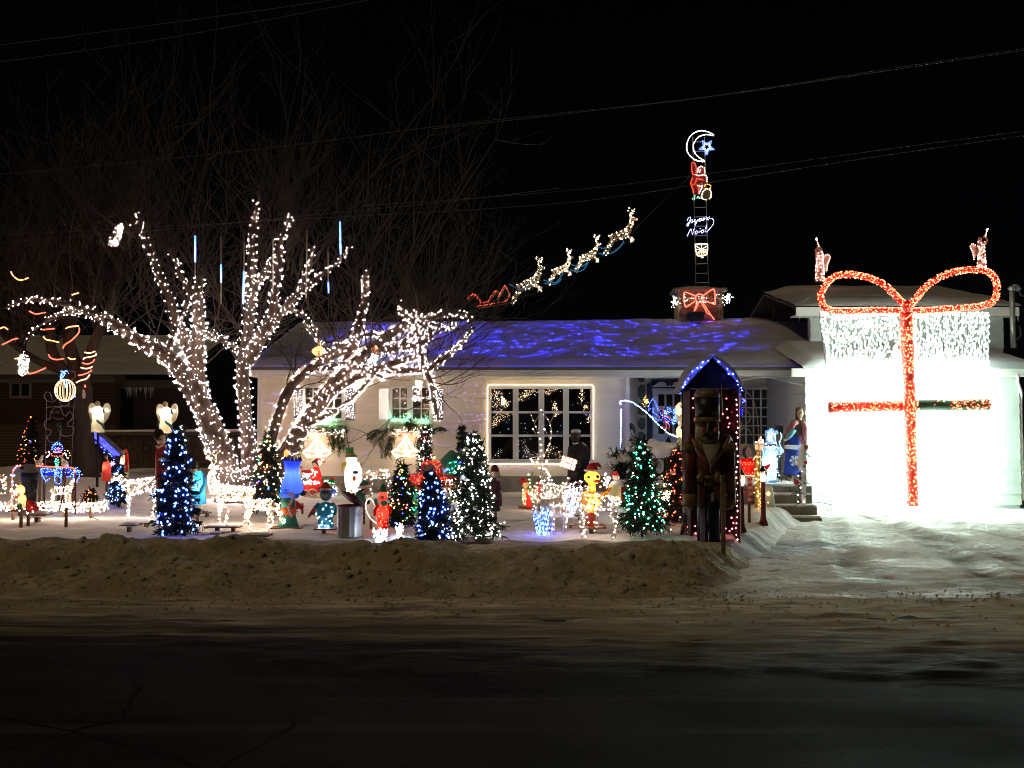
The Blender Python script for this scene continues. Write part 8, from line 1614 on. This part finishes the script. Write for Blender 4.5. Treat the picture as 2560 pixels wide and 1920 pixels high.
t = T('arch_frame', 'unlit cream wire arch frame beside the sentry box', 'wire frame', 'd8', 350, 790, 16.0); q = t.p('frame', M('wire_cream', (.5, .48, .32), .5), smooth=False); q.Tb(smooth_line([(245, 270, 0), (330, 300, 0), (400, 400, 0), (430, 550, 0), (442, 760, 0)], 4), 4, 4); q.Tb(smooth_line([(250, 330, 0), (320, 380, 0), (310, 430, 0), (270, 410, 0), (290, 360, 0)], 4), 4, 4); q.Tb(arcp(310, 540, 55, 60, -80, 160, 14), 5, 4); q.Tb(smooth_line([(250, 690, 0), (300, 640, 0), (350, 660, 0), (375, 700, 0), (440, 700, 0)], 4), 5, 4)
t.bulbs('bulbs', B_DEEP, [t.L(268, 325), t.L(300, 372), t.L(310, 385), t.L(295, 400)], .02); q = t.p('ornament', SHELL('shell_ball_blue', (.06, .07, .75), .6)); q.E(272, 495, 24, 52, 24); lampin(t, 275, 485, .014, B_BLUE); q = t.p('tassel', BLACK); q.Tb([(268, 590), (262, 640), (250, 690)], [14, 10, 4], 6); q = t.p('leg', M('wire_cream'), smooth=False); q.Tb([(442, 760), (445, 1400)], 4, 4); t.end()
t = T('polar_bear_light', 'icy blue lit polar bear standing upright at the porch steps', 'light bear', 'd8', 545, 1150, 20.3); ice = SHELL('shell_ice', (.55, .72, .85), .5); q = t.p('body', ice); q.Lt(540, [(70, 1145), (66, 1050), (68, 950), (62, 850), (50, 790)], 0, 16, .9); q = t.p('head', ice); q.Tb([(560, 790), (556, 730), (530, 690), (510, 690)], [52, 48, 40, 24], 10); q.E(570, 670, 18, 18, 12); q.E(610, 685, 20, 20, 14); q = t.p('arm', ice); q.Tb([(580, 830), (640, 850, -.05), (660, 870, -.08)], [34, 28, 22], 8); q = t.p('leg', ice); q.E(560, 1130, 60, 26, 50, -.08)
q = t.p('scarf', M('scarf_maroon', (.16, .03, .05), .8)); q.Tb([(480, 800, -.14), (540, 805, -.2), (590, 790, -.1), (590, 840, -.12)], 9, 6); pts = []
for _ in range(130): y = rnd.uniform(680, 1140); pts.append(t.L(545 + rnd.uniform(-1, 1) * (40 if y < 780 else 64), y, -.17 - rnd.random() * .05))
for i in range(12): pts.append(t.L(635 + 10 * math.sin(i), 690 + i * 20, -.12))
t.bulbs('bulbs', glow('bulb_ice', (.42, .68, 1), 14), pts, .0105); t.bulbs('blue_bulbs', B_BLUE, [t.L(545 + rnd.gauss(0, 24), 668 + rnd.gauss(0, 8), -.12) for _ in range(10)], .012); lampin(t, 540, 950, .024, glow('lamp_ice', (.5, .75, 1), 120)); lampin(t, 540, 1080, .018, glow('lamp_ice')); t.end()
t = T('speaker', 'black loudspeaker on a slim stand beside the polar bear', 'speaker', 'd8', 650, 1150, 21.4); q = t.p('cabinet', BLACK, smooth=False); q.B(616, 620, 664, 694, -.12, .12); q = t.p('pole', DARKM); q.Tb([(642, 694), (655, 1150)], 5, 6)
for a in (0, 2.1, 4.2): q = t.p('leg', DARKM); q.tube([t.L(652, 1050), (t.L(652, 0)[0] + .22 * math.cos(a), .22 * math.sin(a), t.L(0, 1150)[2])], .010, 5)
t.end()
t = T('woman_figure', 'costumed woman figure in a blue skirt and plum cape on the porch', 'figure', 'd8', 770, 1160, 21.9); q = t.p('skirt', M('skirt_blue', (.02, .06, .42), .7, var=.25, vs=9, stretch=(3, 3, .4))); q.Lt(775, [(100, 1085), (92, 980), (72, 830), (48, 715)], 0, 16, .7); q = t.p('bodice', M('bodice_dark', (.06, .04, .035), .7)); q.Lt(812, [(48, 715), (58, 640), (50, 585)], 0, 12, .65)
q = t.p('blouse', M('blouse_rose', (.34, .12, .14), .7)); q.Tb([(800, 590, -.04), (770, 600, -.08), (730, 660, -.1), (690, 740, -.12)], [26, 26, 24, 20], 8); q.Tb([(850, 585, -.02), (875, 650, -.05), (872, 760, -.05)], [28, 28, 24], 8); q = t.p('cape', M('cape_plum', (.20, .03, .07), .7), smooth=False); q.Pr([(770, 570), (870, 560), (884, 900), (850, 1060), (720, 1080), (700, 900), (695, 720), (730, 640)], .05, .10)
q = t.p('sleeve', M('sleeve_teal', (.12, .35, .45), .7)); q.Tb([(765, 660, -.13), (720, 710, -.15), (690, 745, -.17)], [24, 26, 16], 8); q = t.p('hand', SKINP); q.E(672, 755, 16, 12, 12, -.17); q.Tb([(672, 755, -.17), (660, 765, -.18)], 4, 4)
q = t.p('head', M('pale_face')); q.E(838, 505, 32, 44, 32); q.Tb([(835, 545), (838, 580)], 15, 8); q = t.p('hair', M('hair_brown')); q.E(835, 478, 38, 36, 36, .04); q.Tb([(812, 490, .02), (808, 560, .02), (806, 590, .0)], [16, 14, 8], 7); q = t.p('eye', BLACK); q.E(828, 500, 5, 4, 4, -.18); q.E(850, 500, 5, 4, 4, -.18); q = t.p('boot', M('hair_brown')); q.E(720, 1110, 34, 26, 24, -.1); t.end()
t = T('newel_garland', 'newel post wrapped in a snowy garland with red balls and lights', 'garland post', 'd8', 830, 1375, 19.6); q = t.p('post', WHITEP, smooth=False); q.B(845, 800, 880, 1375, -.05, .05); q = t.p('rail', WHITEP, smooth=False); q.Pr([(845, 820), (880, 810), (885, 840), (850, 850)], -.04, 1.2); q = t.p('garland', needd, smooth=False, kind='stuff')
for i in range(46): u = i / 46; a0 = Vector(t.L(lerp(870, 810, u) + rnd.gauss(0, 14), lerp(800, 1370, u), rnd.uniform(-.1, .05))); blades(q, a0, a0 + Vector((rnd.gauss(0, .08), rnd.gauss(0, .04), rnd.gauss(0, .08))), .05, 16, .01)
q = t.p('snow', SNOWO); q.Tb([(885, 800, -.1), (850, 860, -.1), (825, 960, -.1), (815, 1040, -.1)], [26, 34, 34, 12], 8); q = t.p('ball', M('bauble_red', (.5, .06, .06), .2, .4)); q.E(782, 1150, 28, 28, 28, -.12); q.E(868, 965, 18, 20, 18, -.14); q = t.p('bow', M('candy_red'), smooth=False); q.Pr([(850, 800), (890, 820), (885, 850), (860, 850)], -.16, -.14); t.bulbs('bulbs', B_PURE, [t.L(x, y, -.13) for x, y in ((800, 1090), (795, 1270), (795, 1330), (850, 1330), (835, 1050), (820, 1200), (860, 880))], .014); t.end()
t = T('snowflake_ornament', 'white paper snowflake ornament hung on the porch railing', 'snowflake', 'd8', 775, 1000, 20.2); q = t.p('petal', M('flake_white', (.6, .7, .75), .6))
for i in range(6): a = i * 1.047; q.Tb([(780 + 8 * math.cos(a), 950 + 8 * math.sin(a)), (780 + 44 * math.cos(a), 950 + 50 * math.sin(a))], [8, 15], 6)
t.end()
t = T('utility_cable', 'thin cable sagging across the porch under the eave', 'cable', 'd8', 560, 165, 22.6); q = t.p('cable', M('cable_white', (.6, .6, .55), .6)); q.Tb(smooth_line([(280, 190, 0), (520, 165, 0), (700, 215, -.2), (880, 255, -.4), (1000, 270, -.9)], 5), 2.2, 5); t.end()
t = T('snow_heap', 'white sack of snow and orange lamp glowing beside the gold lamp post', 'glowing heap', 'd8', 535, 1370); q = t.p('cover', SHELL('shell_snowcover', (.7, .72, .68), .4)); q.Lt(535, [(60, 1385), (50, 1290), (40, 1210), (20, 1185)]); t.bulbs('lamp', glow('lamp_orange', (1, .45, .08), 5), [t.L(505, 1255, -.2)], .05); t.end()
t = T('extension_cord', 'dark extension cord running over the snow from the garage corner', 'cord', 'd8', 900, 1330, 21.3); q = t.p('cord', CORD); q.Tb(smooth_line([(885, 1090, 0), (900, 1150, 0), (960, 1210, 0), (1010, 1260, 0), (1060, 1320, -.5)], 4), 3, 5); q.Tb(smooth_line([(885, 1335, -.2), (950, 1330, -.3), (1050, 1345, -.6)], 4), 4, 5); t.end()
t = T('extension_cord', 'thin dark cord curving over the snow at the left yard front', 'cord', 'd1', 1400, 1330); q = t.p('cord', CORD); P = []
for x, y in ((1390, 1240), (1420, 1300), (1480, 1370), (1560, 1410)): p = ground_hit(*fp('d1', x, y)); P.append(tuple(p - t.loc + Vector((0, 0, .012))))
q.tube([tuple(v) for v in smooth_line(P, 4)], .007, 5); t.end()

# ---------------------------------------------------------------- stakes that carry the figures standing clear of the snow
bpy.context.view_layer.update()
STAKED = {'arch_frame', 'bear_figure', 'bird_table', 'butler_figure', 'candy_cane_light', 'carol_singer_figure', 'deer_light', 'drummer_light', 'duck_figure', 'elf_figure', 'gingerbread_frame', 'goose_figure', 'hockey_goal', 'hockey_player_figure', 'newel_garland', 'ornament', 'pickup_truck', 'porch_railing', 'red_hood', 'robed_figure', 'santa_figure', 'shrub', 'snow_figure', 'snowman_figure', 'toy_soldier', 'light_border'}
for o in [o for o in bpy.data.objects if o.parent is None and o.name.split('.')[0] in STAKED]:
    zs = [v[2] + c.location.z for c in o.children if c.type == 'MESH' for v in c.bound_box]; low = min(zs); gap = low + o.location.z - gz(o.location.x, o.location.y)
    if .05 < gap < 1:
        xs = [v[0] + c.location.x for c in o.children if c.type == 'MESH' for v in c.bound_box]; cx_ = (min(xs) + max(xs)) / 2; n_ = 2 if max(xs) - min(xs) > .6 else 1
        for k_ in range(n_):
            m = MB(); x_ = cx_ + (0 if n_ == 1 else (k_ - .5) * (max(xs) - min(xs)) * .7); z0_ = gz(o.location.x + x_, o.location.y) - o.location.z - .06; m.box((x_, .02, (z0_ + low + .10) / 2), (.04, .03, low + .10 - z0_)); m.build('stake', WOOD, o)
